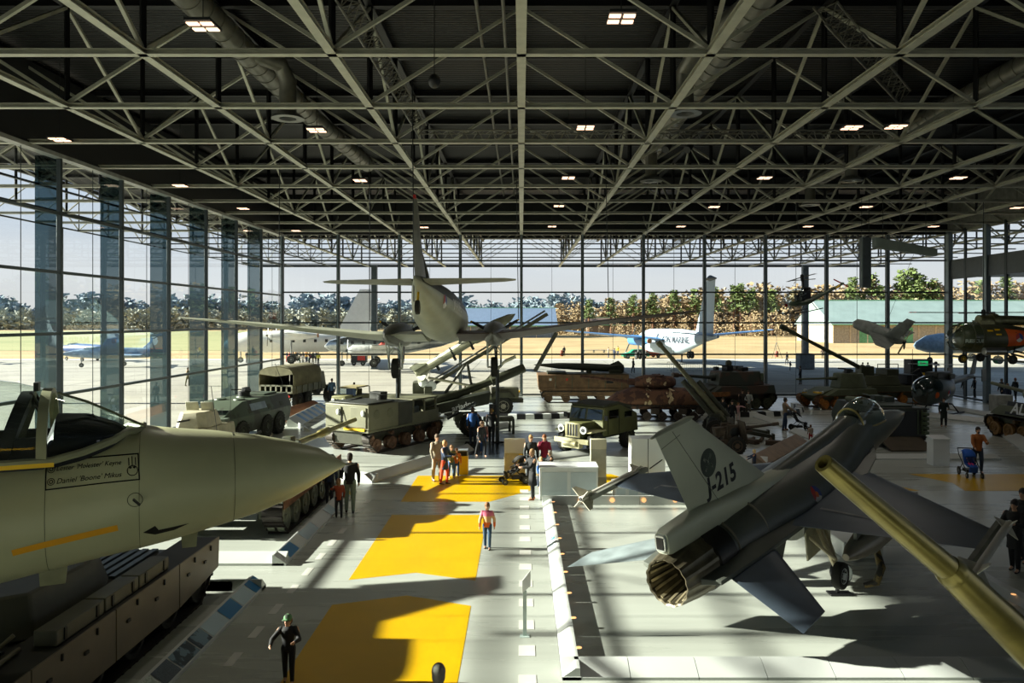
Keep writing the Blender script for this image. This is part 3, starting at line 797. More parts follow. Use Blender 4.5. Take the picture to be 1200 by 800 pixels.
# ------------------------------------------------------------------ large fighter hanging at left
def fighter_left():
    GB = mat('b4b592', .38, .05, var=.1, scale=.7)
    HD = rad(25); ch, sh = cos(HD), sin(HD)
    t = thing('jet_fighter', 'big two seat olive grey jet fighter hanging at left, nose pointing right', 'jet fighter', (-2.89, 12.5, 3.63), rot=(0, 0, HD))
    def lp(px, py, off=0.0):
        """local x, z of the point seen at a photo pixel on the plane off towards the camera from the axis"""
        q = (HX - px) / FOC; x0, y0 = 2.89 - sh * off, 12.5 - ch * off
        tt = (y0 * q - x0) / (ch + q * sh); Y = y0 - tt * sh
        return -tt, CZ - (py - HY) * Y / FOC - 3.63
    st = [(.02, 0, .0, .006, .006), (-.06, 0, .0, .05, .05)]
    for px, tp, bt, wr in ((375, 525, 563, .95), (340, 516, 583, .92), (300, 509, 600, .9), (250, 504, 616, .88), (200, 501, 631, .86), (170, 498, 639, .84), (125, 513, 650, .8), (57, 528, 667, .78), (0, 531, 682, .8)):
        x, zt = lp(px, tp); _, zb = lp(px, bt); rz = (zt - zb) / 2; st.append((x, 0, (zt + zb) / 2, rz * wr, rz))
    zl = st[-1][2]; xl = st[-1][0]
    st += [(xl - 1.2, 0, zl - .0, 1.0, .95), (xl - 3, 0, zl, 1.2, .85, .8), (xl - 6, 0, zl, 1.3, .8, .7), (xl - 8.5, 0, zl, 1.1, .6, .7), (xl - 9.5, 0, zl, .9, .5, .7)]
    f = G().fus(st, 44).make('fuselage', GB, t, ang=60)
    G().tube([(0, 0, 0), (.16, 0, 0)], [.02, .006], 8).make('pitot_probe', STEEL, t)
    W0 = zl + .35
    for s in (-1, 1):
        G().hull2([V((xl - 1.2, s * .9, zl - .6)), V((xl - 6.5, s * 1.0, zl - .6)), V((xl - 6.5, s * 1.75, zl - .5)), V((xl - 1.5, s * 1.6, zl - .6))], [V((xl - .8, s * .9, W0 + .2)), V((xl - 6.5, s * 1.0, W0 + .1)), V((xl - 6.5, s * 1.75, W0 + .1)), V((xl - 1.1, s * 1.6, W0 + .2))]).make('air_intake', GB, t, .05)
        G().wing([((xl - 1.9, s * 1.5, W0), 5.4, .26, 'z'), ((xl - 4.9, s * 5.3, W0 - .05), 2.1, .08, 'z')]).make('wing', GB, t)
        G().wing([((xl - 6.6, s * 1.5, W0 - .1), 2.6, .14, 'z'), ((xl - 8.6, s * 4.1, W0 - .1), 1.2, .05, 'z')]).make('stabilator', GB, t)
        G().wing([((xl - 5.6, s * 1.55, W0), 3.2, .14, 'y'), ((xl - 8.2, s * 1.65, W0 + 2.7), .9, .05, 'y')]).make('tail_fin', GB, t)
        G().lathe([(.5, xl - 9.3), (.46, xl - 10.0), (.42, xl - 10.0), (.3, xl - 9.5)], (0, s * .55, zl), 'x', 24).make('exhaust_nozzle', NOZ, t)
    # windscreen and canopy from the outline seen
    ZS = lp(57, 531)[1]
    top = [lp(*q) for q in ((168, 498), (152, 491), (136, 484), (103, 470), (68, 459.5))]; top2 = [lp(*q) for q in ((50, 455), (18, 448), (0, 445.5))]
    x0 = top2[-1][0]; top2 += [(x0 - 1.0, top2[-1][1] - .02), (x0 - 2.2, top2[-1][1] - .15), (x0 - 3.4, ZS + .8), (x0 - 4, ZS + .35)]
    wd = [.12, .34, .46, .6, .68]; w2 = [.7, .72, .72, .7, .66, .5, .3]
    zb1 = [top[0][1] - .06, ZS + .30, ZS + .2, ZS + .08, ZS + .0]
    def arch(x, zt, ry, z0, n=22, off=0.0):
        return [V((x, (ry + off) * cos(PI * i / (n - 1)), z0 + (zt + off - z0) * sin(PI * i / (n - 1)) ** .8)) for i in range(n)]
    A = [arch(x, zt, ry, z0) for (x, zt), ry, z0 in zip(top, wd, zb1)]; B = [arch(x, zt, ry, ZS) for (x, zt), ry in zip(top2, w2)]
    G().loft(A, False, False).make('windscreen', CANOPY, t, ang=70)
    G().loft(B, False, False).make('canopy', CANOPY, t, ang=70)
    fm_ = mat('93967a', .4, .1, var=.1)
    g = G(); g.tube([r[0] for r in A] + [r[0] for r in B], .055, 8); g.tube([r[-1] for r in A] + [r[-1] for r in B], .055, 8); g.tube(A[0], .05, 8)
    g.tube([a.lerp(A[-1][len(A[-1]) // 2], 0) for a in [r[len(r) // 2] for r in A]], .02, 6)
    g.make('canopy_sill', fm_, t)
    xb, zt_ = lp(57, 457); P = arch(xb, zt_, .7, ZS - .03, 26, .01); R = []
    for p in P:
        n = V((0, p.y, p.z - ZS - .1)).normalized(); R.append([p + V((.06, 0, 0)) + n * .02, p + V((-.06, 0, 0)) + n * .02, p + V((-.06, 0, 0)) - n * .05, p + V((.06, 0, 0)) - n * .05])
    G().loft(R, True).make('windscreen_bow', fm_, t)
    xc, zc2 = lp(34, 458); R = []
    for i, p in enumerate(arch(xc, zc2, .56, ZS - .03, 24)):
        n = V((0, p.y, p.z - ZS - .1)).normalized(); lean = (zc2 - p.z) * .28; p = p - V((lean, 0, 0)); R.append([p + V((.08, 0, 0)), p + V((-.08, 0, 0)), p + V((-.08, 0, 0)) - n * .13, p + V((.08, 0, 0)) - n * .13])
    G().loft(R, True).make('canopy_bow', DARK, t)
    INK = mat('11130f', .6)
    def on(nm, vf, px, py, m=INK, tilt=.0, off=.8, dx=0, dy=0, o_=.006, sc=1.0):
        x, z = lp(px, py, off); M = frame_m((x, -2.5, z), (1, 0, tilt), (0, 0, 1))
        return wrap(nm, [(v + V((dx, dy, 0))) * sc for v in vf[0]], vf[1], M, f, (0, 1, 0), m, f, o_)
    on('sill_stripe', rect_vf(1.5, .05), 4, 524, YEL, off=.85)
    # cockpit interior
    G().fus([(top[1][0], 0, ZS + .15, .22, .14), (top[2][0], 0, ZS + .14, .34, .26), (top[3][0], 0, ZS + .14, .48, .40), (top[4][0], 0, ZS + .12, .54, .44), (top[4][0] - .1, 0, ZS + .02, .54, .26)], 22).make('instrument_hood', mat('14191f', .5), t)
    g = G(); g.bx(x0 - 3.2, xb, -.52, -.45, ZS - .12, ZS + .3); g.bx(x0 - 3.2, xb, .45, .52, ZS - .12, ZS + .3); g.bx(x0 - 3.2, xb, -.5, .5, ZS - .14, ZS - .04); g.make('cockpit_side', mat('171b20', .6), t)
    for x in (x0 - .9, x0 - 2.4):
        g = G(); g.box((x, 0, ZS + .3), (.28, .5, .9), ry=.2); g.box((x + .05, 0, ZS + .8), (.2, .34, .22)); g.make('ejection_seat', mat('20221f', .7), t, .03)
    g = G(); g.box((xb - .15, 0, ZS + .72), (.02, .3, .26), ry=-.35); g.tube([(xb - .05, .16, ZS + .6), (xb - .2, .16, ZS + .88)], .02); g.tube([(xb - .05, -.16, ZS + .6), (xb - .2, -.16, ZS + .88)], .02); g.make('head_up_display', BLACK, t)
    xh, zh = lp(100, 487); G().tube([(xh - .2, -.1, zh - .12), (xh - .12, -.1, zh), (xh + .1, -.1, zh + .02), (xh + .22, -.1, zh - .14)], .018).make('hood_handle', BLACK, t)
    G().box((xb - .14, 0, ZS + .95), (.06, .2, .12)).make('mirror', DARK, t)
    # name plate on the side
    kw = dict(tilt=.06, off=.82, sc=.84)
    on('name_plate_frame', rect_vf(1.37, .42, .02), 107, 556, **kw)
    on('crew_name', text_mesh("Lester 'Molester' Keyne", .098, shear=.3), 107, 556, dx=-.06, dy=.09, **kw)
    on('crew_name', text_mesh("Daniel 'Boone' Mikus", .11, shear=.3), 107, 556, dx=-.06, dy=-.095, **kw)
    for dy in (.09, -.09):
        on('crew_badge', disc_vf(.055, 14, .045), 107, 556, dx=-.6, dy=dy, **kw); on('crew_badge', disc_vf(.03, 10, .018), 107, 556, dx=-.6, dy=dy, **kw)
    for k in range(3): on('plate_sketch', rect_vf(.014, .12 + .04 * (k % 2)), 107, 556, dx=.53 + .05 * k, dy=.09, **kw)
    on('plate_sketch', disc_vf(.085, 14, .072), 107, 556, dx=.58, dy=-.05, **kw); on('plate_sketch', disc_vf(.022, 8), 107, 556, dx=.55, dy=.0, **kw); on('plate_sketch', disc_vf(.022, 8), 107, 556, dx=.61, dy=.0, **kw)
    on('formation_strip', rect_vf(1.25, .09), 78, 632, mat('e0a018', .5, var=.05), tilt=.16, off=.6)
    on('vent_scoop', ([V((-.3, .0, 0)), V((-.14, .08, 0)), V((-.1, .0, 0)), V((.3, .02, 0)), V((.1, -.05, 0)), V((-.15, -.07, 0))], [(0, 1, 2, 3, 4, 5)]), 195, 618, BLACK, off=.5, tilt=.05)
    on('inspection_ring', disc_vf(.1, 20, .09), 158, 587, mat('565a44', .5), off=.82)
    x, z = lp(160, 588, .85); G().box((x, -.86, z), (.12, .1, .02), ry=.8).make('angle_probe', BLACK, t)
    for px, py, s_ in ((49, 676, .24), (215, 632, .15)):
        x, z = lp(px, py); G().hull2([V((x - .02, -.03, z - .12)), V((x + s_ * 1.2, -.03, z - .12)), V((x + s_ * 1.2, .03, z - .12)), V((x - .02, .03, z - .12))], [V((x - .05, -.05, z + .35)), V((x + s_ * 1.4, -.05, z + .35)), V((x + s_ * 1.4, .05, z + .35)), V((x - .05, .05, z + .35))]).make('blade_antenna', mat('8e8e6c', .5), t)
    def seam(x):
        for a, b in zip(st, st[1:]):
            if b[0] <= x <= a[0]:
                u = (x - a[0]) / (b[0] - a[0]); return a[2] + (b[2] - a[2]) * u, a[3] + (b[3] - a[3]) * u, a[4] + (b[4] - a[4]) * u
    for px in (272, 165, 60):
        x = lp(px, 560)[0]; zc, ry, rz = seam(x); n = 48
        G().tube([V((x, (ry + .0005) * cos(2 * PI * i / n), zc + (rz + .0005) * sin(2 * PI * i / n))) for i in range(n + 1)], .004, 4, False).make('panel_seam', mat('4b4e3c', .5), f)
    for x in (xl - 1, xl - 6):
        G().cyl((x, 0, .5), (x, 0, 9.1), .015, n=6).make('suspension_cable', STEELD, t)
    return t
fighter_left()


# ------------------------------------------------------------------ transport aircraft hanging in the middle
def prop(parent, pos, r, nb, m, a0=.3, tip=YEL, rake=0.16, w=.2):
    o = G().lathe([(.001, .28), (.1, .22), (.16, .05), (.16, -.1), (.001, -.1)], (0, 0, 0), 'x', 16).make('propeller_hub', STEELD, parent); o.location = pos
    for k in range(nb):
        a = a0 + 2 * PI * k / nb; u = V((0, cos(a), sin(a))); v_ = V((.45, -sin(a) * .9, cos(a) * .9)).normalized()
        R = []
        for f_, ww in ((.08, .06), (.25, w * .8), (.55, w), (.85, w * .8), (.93, w * .6)):
            c = u * (r * f_); R.append([c + v_ * (ww / 2), c + u.cross(v_) * .03, c - v_ * (ww / 2), c - u.cross(v_) * .03])
        b = G().loft(R).make('propeller_blade', m, o)
        R = []
        for f_, ww in ((.932, w * .6), (.99, w * .35)):
            c = u * (r * f_); R.append([c + v_ * (ww / 2), c + u.cross(v_) * .03, c - v_ * (ww / 2), c - u.cross(v_) * .03])
        G().loft(R).make('blade_tip', tip, b)
    return o

def transport():
    k = .85
    t = thing('transport_plane', 'twin propeller transport plane hanging in mid hall seen from behind', 'aeroplane', (-3.734, 36.274, 6.07), rot=(-.014, .057, 1.582))
    SK = mat('9a9d8a', .45, .15, var=.12, scale=1.2); DK = mat('3f403a', .5, .1, var=.15)
    st = [(7.2, 0, -.25, .02, .02), (6.8, 0, -.2, .45, .5), (6, 0, -.05, .85, .95), (4.5, 0, .1, 1.15, 1.3), (2, 0, .1, 1.25, 1.4), (-2, 0, .1, 1.25, 1.4), (-4.5, 0, .2, 1.15, 1.25), (-7, 0, .4, .85, .98), (-9.5, 0, .62, .5, .62), (-11.5, 0, .8, .2, .3), (-12.5, 0, .9, .04, .08)]
    f = G().fus(st, 32).make('fuselage', SK, t, sc=k, ang=60)
    # dark shell over the upper half of the fuselage
    R = []
    for x, yc, zc, ry, rz in st[1:-1]:
        R.append([V((x, (ry + .012) * cos(a), zc + (rz + .012) * sin(a))) for a in [rad(12 + 156 * i / 17) for i in range(18)]])
    G().loft(R, False, False).make('upper_shell', DK, f, sc=k, ang=60)
    for s in (-1, 1):
        w_ = G().wing([((2.2, s * .9, -.95), 4.4, .62, 'z'), ((2.1, s * 2.9, -.95), 4.2, .58, 'z'), ((2.0, s * 4.2, -.85), 3.9, .5, 'z'), ((.6, s * 11, -.1), 2.2, .22, 'z'), ((-.2, s * 14.2, .2), .95, .08, 'z'), ((-.6, s * 14.5, .22), .3, .03, 'z')]).make('wing', SK if s > 0 else mat('453a32', .5), t, sc=k)  # right wing darker than the left, its shade put into the colour
        # darker upper surface panel with walkway stripes
        G().wing([((-8.9 - .55, s * .25, .95), 2.3, .22, 'z'), ((-10.0, s * 3.6, .98), 1.25, .1, 'z'), ((-10.35, s * 4.06, .98), .5, .04, 'z')]).make('stabilizer', mat('6f7268', .5), t, sc=k)
        n = G().fus([(4.0, s * 2.82, -.75, .5, .5), (3.8, s * 2.82, -.75, .7, .7), (3.0, s * 2.82, -.75, .74, .74), (2.0, s * 2.82, -.8, .68, .7), (.0, s * 2.82, -.9, .6, .62), (-1.8, s * 2.82, -.95, .3, .35), (-2.6, s * 2.82, -.95, .04, .06)], 24).make('engine_nacelle', mat('55564e', .4, .3, var=.2), t, sc=k)
        G().fus([(4.02, s * 2.82, -.75, .45, .45), (4.05, s * 2.82, -.75, .45, .45)], 20).make('engine_face', BLACK, n, sc=k)
        prop(t, (4.15 * k, s * 2.82 * k, -.75 * k), 1.75 * k, 3, BLACK, .55 if s > 0 else .5)
        # landing gear legs with bracing and wheel
        g = G()
        for q in (-.38, .38):
            g.cyl((.9, s * 2.82 + q, -1.2), (.9, s * 2.82 + q, -2.75), .055, n=8); g.cyl((-.3, s * 2.82 + q, -1.2), (.85, s * 2.82 + q, -2.4), .035, n=6)
            g.cyl((.9, s * 2.82 + q, -1.9), (.9, s * 2.82, -1.35), .03, n=6)
            for zz in (-1.5, -1.75, -2.0): g.cyl((.9, s * 2.82 + q, zz), (.9, s * 2.82 + q * .1, zz + .3), .025, n=6)
        g.cyl((.9, s * 2.82 - .4, -2.75), (.9, s * 2.82 + .4, -2.75), .05, n=8)
        g.make('landing_gear', mat('c3cabf', .35, .3), t, sc=k)
        wheel(t, (.9 * k, s * 2.82 * k, -2.75 * k), .58 * k, .4 * k, STEELD, tread=False)
    R = []
    for x0, x1, z, th in ((-8.2, -12.35, 1.0, .12), (-9.9, -12.6, 1.9, .13), (-10.8, -12.65, 2.9, .1), (-11.35, -12.5, 3.9, .07), (-11.7, -12.25, 4.25, .03)):
        a, b = V((x0, 0, z)), V((x1, 0, z)); R.append([a, a.lerp(b, .2) + V((0, th, 0)), a.lerp(b, .6) + V((0, th * .9, 0)), b, a.lerp(b, .6) - V((0, th * .9, 0)), a.lerp(b, .2) - V((0, th, 0))])
    fin = G().loft(R).make('tail_fin', mat('74776a', .5), t, sc=k)
    G().box((-12.2, 0, 4.22), (.2, .1, .14)).make('beacon', RED, fin, sc=k)
    G().tube([(-7.4, 0, 1.1), (-8.6, 0, 1.5), (-9.8, 0, 2.2)], [.08, .16, .05], 8).make('fin_fillet', DK, fin, sc=k)
    G().cyl((-11.2, 0, .5), (-11.5, 0, -.1), .05).make('tail_strut', YEL, t, sc=k)
    wheel(t, (-11.55 * k, 0, -.22 * k), .25, .16, STEELD, tread=False)
    wrap('registration', *text_mesh('MARINE', .62, bold=.02), frame_m((-4.2 * k, -2, .35 * k), (1, 0, 0), (0, 0, 1)), f, (0, 1, 0), mat('d8d8d0', .6), f, .016)
    M = frame_m((-7.5 * k, -2, .35 * k), (1, 0, 0), (0, 0, 1))
    for a0, cc in ((PI * .5, 'b53a30'), (PI * 7 / 6, 'd8d8d0'), (PI * 11 / 6, '3a4a8a')):
        wrap('roundel', *disc_vf(.28, 10, 0, a0, a0 + 2 * PI / 3), M, f, (0, 1, 0), mat(cc, .5, var=.02), f, .018)
    for x, y in ((.6, 3.6), (.6, -3.6), (-10, .1), (.6, 8), (.6, -8)):
        G().cyl((x, y, 0), (x, y, 8.0), .02, n=6).make('suspension_cable', STEELD, t)
    return t
transport()
# counterweight hoists and poles under its wheels
for (px, lab) in ((466, 'left'), (583, 'right')):
    p = at(px, 432, 37.1)
    t = thing('support_post', 'slim dark steel post under the %s wheel of the hanging transport plane' % lab, 'support post', (p.x, p.y, 0))
    G().cyl((0, 0, 0), (0, 0, p.z - .05), .09, n=10).make('post', STEELD, t); G().bx(-.3, .3, -.3, .3, 0, .03).make('base_plate', STEELD, t)
    G().cyl((-.25, 0, 1.1), (-.25, 0, 1.9), .16, n=12).make('weight_reel', DARK, t); G().ball((-.25, -.14, 1.6), .07).make('reel_mark', YEL, t)


# ------------------------------------------------------------------ helicopters and small aircraft
def rotor(parent, pos, r, nb, a0, m, tip=None, w=.3, sag=.04):
    h = G().lathe([(.001, .2), (.09, .15), (.12, 0), (.07, -.1), (.06, -.6), (.001, -.6)], (0, 0, 0), 'z', 12)
    for k in range(nb):
        a = a0 + 2 * PI * k / nb; h.cyl((0, 0, 0), (cos(a) * r * .12, sin(a) * r * .12, 0), .05)
    h = h.make('rotor_head', DARK, parent); h.location = pos
    for k in range(nb):
        a = a0 + 2 * PI * k / nb; u = V((cos(a), sin(a), 0)); v_ = V((-sin(a), cos(a), 0)); R = []
        for f_ in (.1, .35, .6, .8, .93 if tip else 1):
            c = u * (r * f_) + V((0, 0, -sag * r * f_ * f_)); R.append([c + v_ * (w * .35), c + V((0, 0, .03)), c - v_ * (w * .65), c - V((0, 0, .02))])
        b = G().loft(R).make('rotor_blade', m, h)
        if tip:
            R = []
            for f_ in (.932, 1):
                c = u * (r * f_) + V((0, 0, -sag * r * f_ * f_)); R.append([c + v_ * (w * .35), c + V((0, 0, .03)), c - v_ * (w * .65), c - V((0, 0, .02))])
            G().loft(R).make('blade_tip', tip, b)
    return h

def helicopter_small():
    t = thing('helicopter', 'small open frame helicopter hanging by the far glass wall, yellow band on its tail', 'helicopter', tuple(at(938, 349, 46)), rz=-122, group=None)
    t.rotation_euler = (0, rad(9), rad(203)); GR = mat('4e5a48', .5, .1)
    k = .66
    G().fus([(1.35, 0, -.35, .05, .05), (1.1, 0, -.4, .4, .2), (.3, 0, -.45, .6, .28), (-.8, 0, -.4, .55, .3), (-1.6, 0, -.25, .32, .25), (-3.0, 0, .05, .2, .18), (-5.4, 0, .6, .09, .09)], 20).make('hull', GR, t, sc=k, ang=60)
    G().fus([(1.5, 0, .0, .1, .12), (1.35, 0, .1, .45, .4), (.9, 0, .2, .66, .62), (.3, 0, .25, .7, .7), (-.1, 0, .3, .64, .66)], 20, cap=False).make('bubble_canopy', CANOPY, t, sc=k, ang=70)
    g = G(); g.box((-.5, 0, .2), (.9, .7, .8)); g.cyl((-.9, 0, .2), (-.9, 0, .85), .3); g.box((.1, .3, 0), (.35, .4, .6)); g.box((.1, -.3, 0), (.35, .4, .6)); g.make('engine_block', BLACK, t, .03, sc=k)
    G().fus([(-4.2, 0, .3, .16, .15), (-4.8, 0, .44, .14, .13)], 14).make('tail_band', YEL, t, sc=k)
    g = G(); g.cyl((-.5, 0, .5), (-.5, 0, 1.7), .06); g.tube([(-.5, 0, 1.0), (-1.6, 0, .5), (-3, 0, .1)], .04); g.tube([(-.5, 0, .9), (.3, .5, .2)], .03); g.tube([(-.5, 0, .9), (.3, -.5, .2)], .03); g.make('mast', DARK, t, sc=k)
    rotor(t, (-.5 * k, 0, 1.85 * k), 2.4, 2, .5, mat('6b6a5c', .5), w=.3, sag=.01)
    rotor(t, (-.5 * k, 0, 1.6 * k), 1.0, 2, 1.6, mat('6b6a5c', .5), w=.2, sag=0)
    tr = G().cyl((-5.4, -.1, .65), (-5.4, -.3, .65), .06).make('tail_rotor_hub', DARK, t, sc=k)
    for a in (.5, .5 + PI):
        b = G().box((-5.4 + cos(a) * .5, -.3, .65 + sin(a) * .5), (.95, .03, .12), ry=-a).make('tail_rotor_blade', RED, tr, sc=k)
    g = G()
    for s in (-1, 1): g.tube([(1.9, s * .95, -1.0), (1.7, s * .95, -1.2), (1.2, s * .95, -1.25), (-1.6, s * .95, -1.2)], .05)
    for x in (.8, -.9): g.tube([(x, -.95, -1.2), (x, -.4, -.55), (x, .4, -.55), (x, .95, -1.2)], .04)
    g.make('landing_skid', DARK, t, sc=k)
    G().cyl((-.5, 0, 2.0), (-.5, 0, 5.6), .015, n=5).make('suspension_cable', STEELD, t)
    G().cyl((.6, -.6, -.35), (.6, -.62, -.35), .1).make('roundel', RED, t)
helicopter_small()

def helicopter_rescue():
    p = at(1142, 397, 30)
    t = thing('helicopter', 'olive rescue helicopter with orange side panel hanging at the right edge', 'helicopter', tuple(p), rz=180); t.rotation_euler = (0, 0, rad(184)); t.scale = (.74, .74, .74)
    OG = mat('4c4f38', .45, .1, var=.15)
    f = G().fus([(1.05, 0, -.05, .18, .2), (.95, 0, -.05, .42, .45), (.6, 0, .02, .72, .7), (0, 0, .05, .85, .78), (-.8, 0, .05, .88, .8), (-1.8, 0, .05, .8, .72), (-2.8, 0, .1, .55, .5), (-4.5, 0, .25, .32, .3), (-8, 0, .5, .16, .18)], 28).make('fuselage', OG, t, ang=60)
    g = G().fus([(1.42, 0, -.02, .05, .1), (1.36, 0, 0, .4, .42), (1.05, 0, .08, .72, .66), (.5, 0, .12, .86, .76), (.1, 0, .12, .89, .76)], 28, cap=False).make('nose_glazing', CANOPY, t, ang=70)
    g = G()
    for x, ry, rz, zc in ((1.05, .73, .67, .08), (.5, .87, .77, .12), (.05, .9, .78, .12)):
        g.tube([V((x, ry * cos(2 * PI * i / 24), zc + rz * sin(2 * PI * i / 24))) for i in range(25)], .03, 6)
    for a in (PI * .5, PI * .3, PI * .7, -PI * .3, -PI * .7):
        g.tube([V((1.4, .2 * cos(a), .2 * sin(a))), V((1.05, .73 * cos(a), .08 + .67 * sin(a))), V((.5, .87 * cos(a), .12 + .77 * sin(a)))], .025, 6)
    g.make('nose_frame', OG, t)
    op = wrap('orange_panel', *([V((-.75, .45, 0)), V((-.62, -.5, 0)), V((.75, -.42, 0)), V((.55, .3, 0))], [(0, 1, 2, 3)]), frame_m((-1.95, 2, .12), (-1, 0, 0), (0, 0, 1)), f, (0, -1, 0), ORANGE, f, .008)
    M = frame_m((-1.95, 2, .08), (-1, 0, 0), (0, 0, 1))
    for a0, cc in ((PI * .5, 'c8352c'), (PI * 7 / 6, 'e0e0da'), (PI * 11 / 6, '2c4a9a')):
        wrap('roundel', *disc_vf(.24, 10, 0, a0, a0 + 2 * PI / 3), M, f, (0, -1, 0), mat(cc, .5, var=.02), f, .014)
    wrap('lettering', *text_mesh('RESCUE', .24, bold=.01), frame_m((.45, 2, -.1), (-1, 0, 0), (0, 0, 1)), f, (0, -1, 0), WHITE, f, .03)
    wrap('lettering', *text_mesh('H', .5, bold=.02), frame_m((-3.05, 2, .22), (-1, 0, 0), (0, 0, 1)), f, (0, -1, 0), WHITE, f, .01)
    for dx, dzz in ((-.35, .45), (-.75, .5), (-.75, .25)):
        wrap('yellow_mark', *rect_vf(.3, .08), frame_m((dx, 2, dzz), (-1, 0, 0), (0, 0, 1)), f, (0, -1, 0), YEL, f, .01)
    g = G(); g.cyl((-.2, 0, .98), (-3.2, 0, .98), .3, .24, 16); g.cyl((-.9, 0, .98), (-1.2, 0, .98), .38, n=16); g.box((-.5, 0, .85), (.8, .7, .3)); g.make('turbine', mat('6b6a4a', .4, .5, var=.4, scale=4), t, .02)
    G().cyl((-.5, 0, .7), (-.5, 0, 1.35), .1).make('rotor_mast', DARK, t)
    rotor(t, (-.5, 0, 1.4), 4.6, 3, rad(10), mat('2b2c28', .5), RED, .3, .0)
    g = G().cyl((.15, .95, -.62), (-1.0, .95, -.62), .2, n=14); g.make('side_float_tank', STEEL, t, .02)
    g = G()
    for s in (-1, 1): g.tube([(-1.0, s * .6, -.4), (-1.2, s * 1.2, -1.0)], .05); g.tube([(-1.9, s * .5, -.4), (-1.25, s * 1.15, -.95)], .035)
    g.tube([(.6, 0, -.5), (.65, 0, -1.0)], .05); g.make('wheel_strut', DARK, t)
    for q in ((-1.2, 1.25, -1.05), (-1.2, -1.25, -1.05), (.65, 0, -1.05)): wheel(t, q, .24, .14, YEL if q[1] == 0 else STEELD, tread=False)
    g = G(); g.tube([(-1.5, 1.0, -.6), (-4.5, 1.2, -1.35)], .05); g.tube([(-1.3, 1.0, -.75), (-4.4, 1.2, -1.55)], .05); g.make('hoist_boom', BLACK, t)
    G().cyl((-.5, 0, 1.5), (-.5, 0, 7.3), .02, n=6).make('suspension_cable', STEELD, t)
    G().cyl((-4.0, 0, .4), (-4.0, 0, 7.3), .02, n=6).make('suspension_cable', STEELD, t)
helicopter_rescue()

def helicopter_floor():
    x, y = fl(1105, 484); s_ = .95
    t = thing('helicopter', 'camouflaged helicopter on skids standing on the floor at right', 'helicopter', (x - .5, y, 0), rz=218)
    CM = mat('4c5450', .45, .1, scale=.8, two='3a3a33')
    f = G().fus([(2.2, 0, 1.35, .1, .12), (2.1, 0, 1.35, .45, .45), (1.7, 0, 1.4, .72, .72), (1.0, 0, 1.45, .85, .85), (0, 0, 1.5, .88, .88), (-1.0, 0, 1.55, .82, .75), (-1.7, 0, 1.75, .5, .5), (-2.2, 0, 1.95, .28, .28), (-5.6, 0, 2.15, .15, .17)], 28).make('fuselage', CM, t, ang=60)
    G().fus([(2.24, 0, 1.45, .2, .25), (2.0, 0, 1.6, .58, .52), (1.5, 0, 1.7, .8, .66), (.9, 0, 1.75, .89, .72)], 28, cap=False).make('nose_glazing', WINDSC, t, ang=70)
    g = G(); g.box((-.4, 0, 2.45), (1.9, .8, .45)); g.box((-1.3, 0, 2.35), (.8, 1.1, .35)); g.make('engine_cowling', mat('33382f', .5), t, .08)
    g = G().prism([(-5.3, 2.2), (-6.0, 2.3), (-6.5, 3.6), (-6.1, 3.6)], -.05, .05); g.make('tail_fin', mat('5a6464', .5), t, .01)
    g = G(); g.bx(-5.0, -4.5, -1.1, 1.1, 2.15, 2.2); g.bx(-5.1, -4.4, 1.05, 1.1, 1.9, 2.7); g.bx(-5.1, -4.4, -1.1, -1.05, 1.9, 2.7); g.make('tail_plane', CM, t)
    h = rotor(t, (-.1, 0, 3.15), 1.6, 4, .5, mat('8b949a', .4), w=.35, sag=.0)
    rotor(t, (-6.35, .12, 3.5), .9, 2, 0, BLACK, w=.15, sag=0).rotation_euler = (PI / 2, 0, 0)
    g = G()
    for s in (-1, 1): g.tube([(2.0, s * 1.1, .3), (1.7, s * 1.1, .08), (-1.6, s * 1.1, .06)], .05)
    for xx in (1.1, -.8): g.tube([(xx, -1.1, .07), (xx, -.7, .6), (xx, .7, .6), (xx, 1.1, .07)], .045)
    g.make('landing_skid', DARK, t)
    for s in (1, -1):
        M = frame_m((-.0, s * 2, 1.35), (-s, 0, 0), (0, 0, 1))
        for a0, cc in ((PI * .5, 'c8352c'), (PI * 7 / 6, 'e0e0da'), (PI * 11 / 6, '2c4a9a')):
            wrap('roundel', *disc_vf(.2, 10, 0, a0, a0 + 2 * PI / 3), M, f, (0, -s, 0), mat(cc, .5, var=.02), f, .012)
        wrap('orange_disc', *disc_vf(.2, 16), frame_m((1.45, s * 2, 1.3), (-s, 0, 0), (0, 0, 1)), f, (0, -s, 0), ORANGE, f, .012)
helicopter_floor()

def drone():
    t = thing('drone_aircraft', 'pale grey unmanned aircraft with pusher propeller hanging at the far wall', 'drone', tuple(at(1034, 391, 56)), rot=(rad(-3), 0, rad(152)))
    GY = mat('9da39c', .45); s = 1.0
    t.rotation_euler = (rad(-10), rad(-22), rad(142))
    G().fus([(2.2, 0, 0, .1, .1), (2.0, 0, .02, .42, .36), (1.2, 0, .05, .55, .48), (0, 0, .05, .55, .46), (-1.1, 0, 0, .42, .36), (-1.5, 0, 0, .2, .2)], 20).make('fuselage', GY, t, ang=60)
    for q in (-1, 1):
        G().wing([((.9, q * .4, -.05), 2.1, .2, 'z'), ((-.5, q * 3.4, .05), .9, .05, 'z')]).make('wing', mat('868c86', .5), t)
        G().wing([((-.3, q * .5, .2), 1.0, .1, 'y'), ((-1.0, q * .85, 1.5), .6, .04, 'y')]).make('tail_fin', GY, t)
    prop(t, (-1.6, 0, 0), 1.15, 4, mat('c9bd92', .4), .7, mat('c9bd92', .4), w=.2)
    G().cyl((0, 0, .5), (0, 0, 7.5), .012, n=5).make('suspension_cable', STEELD, t)
drone()

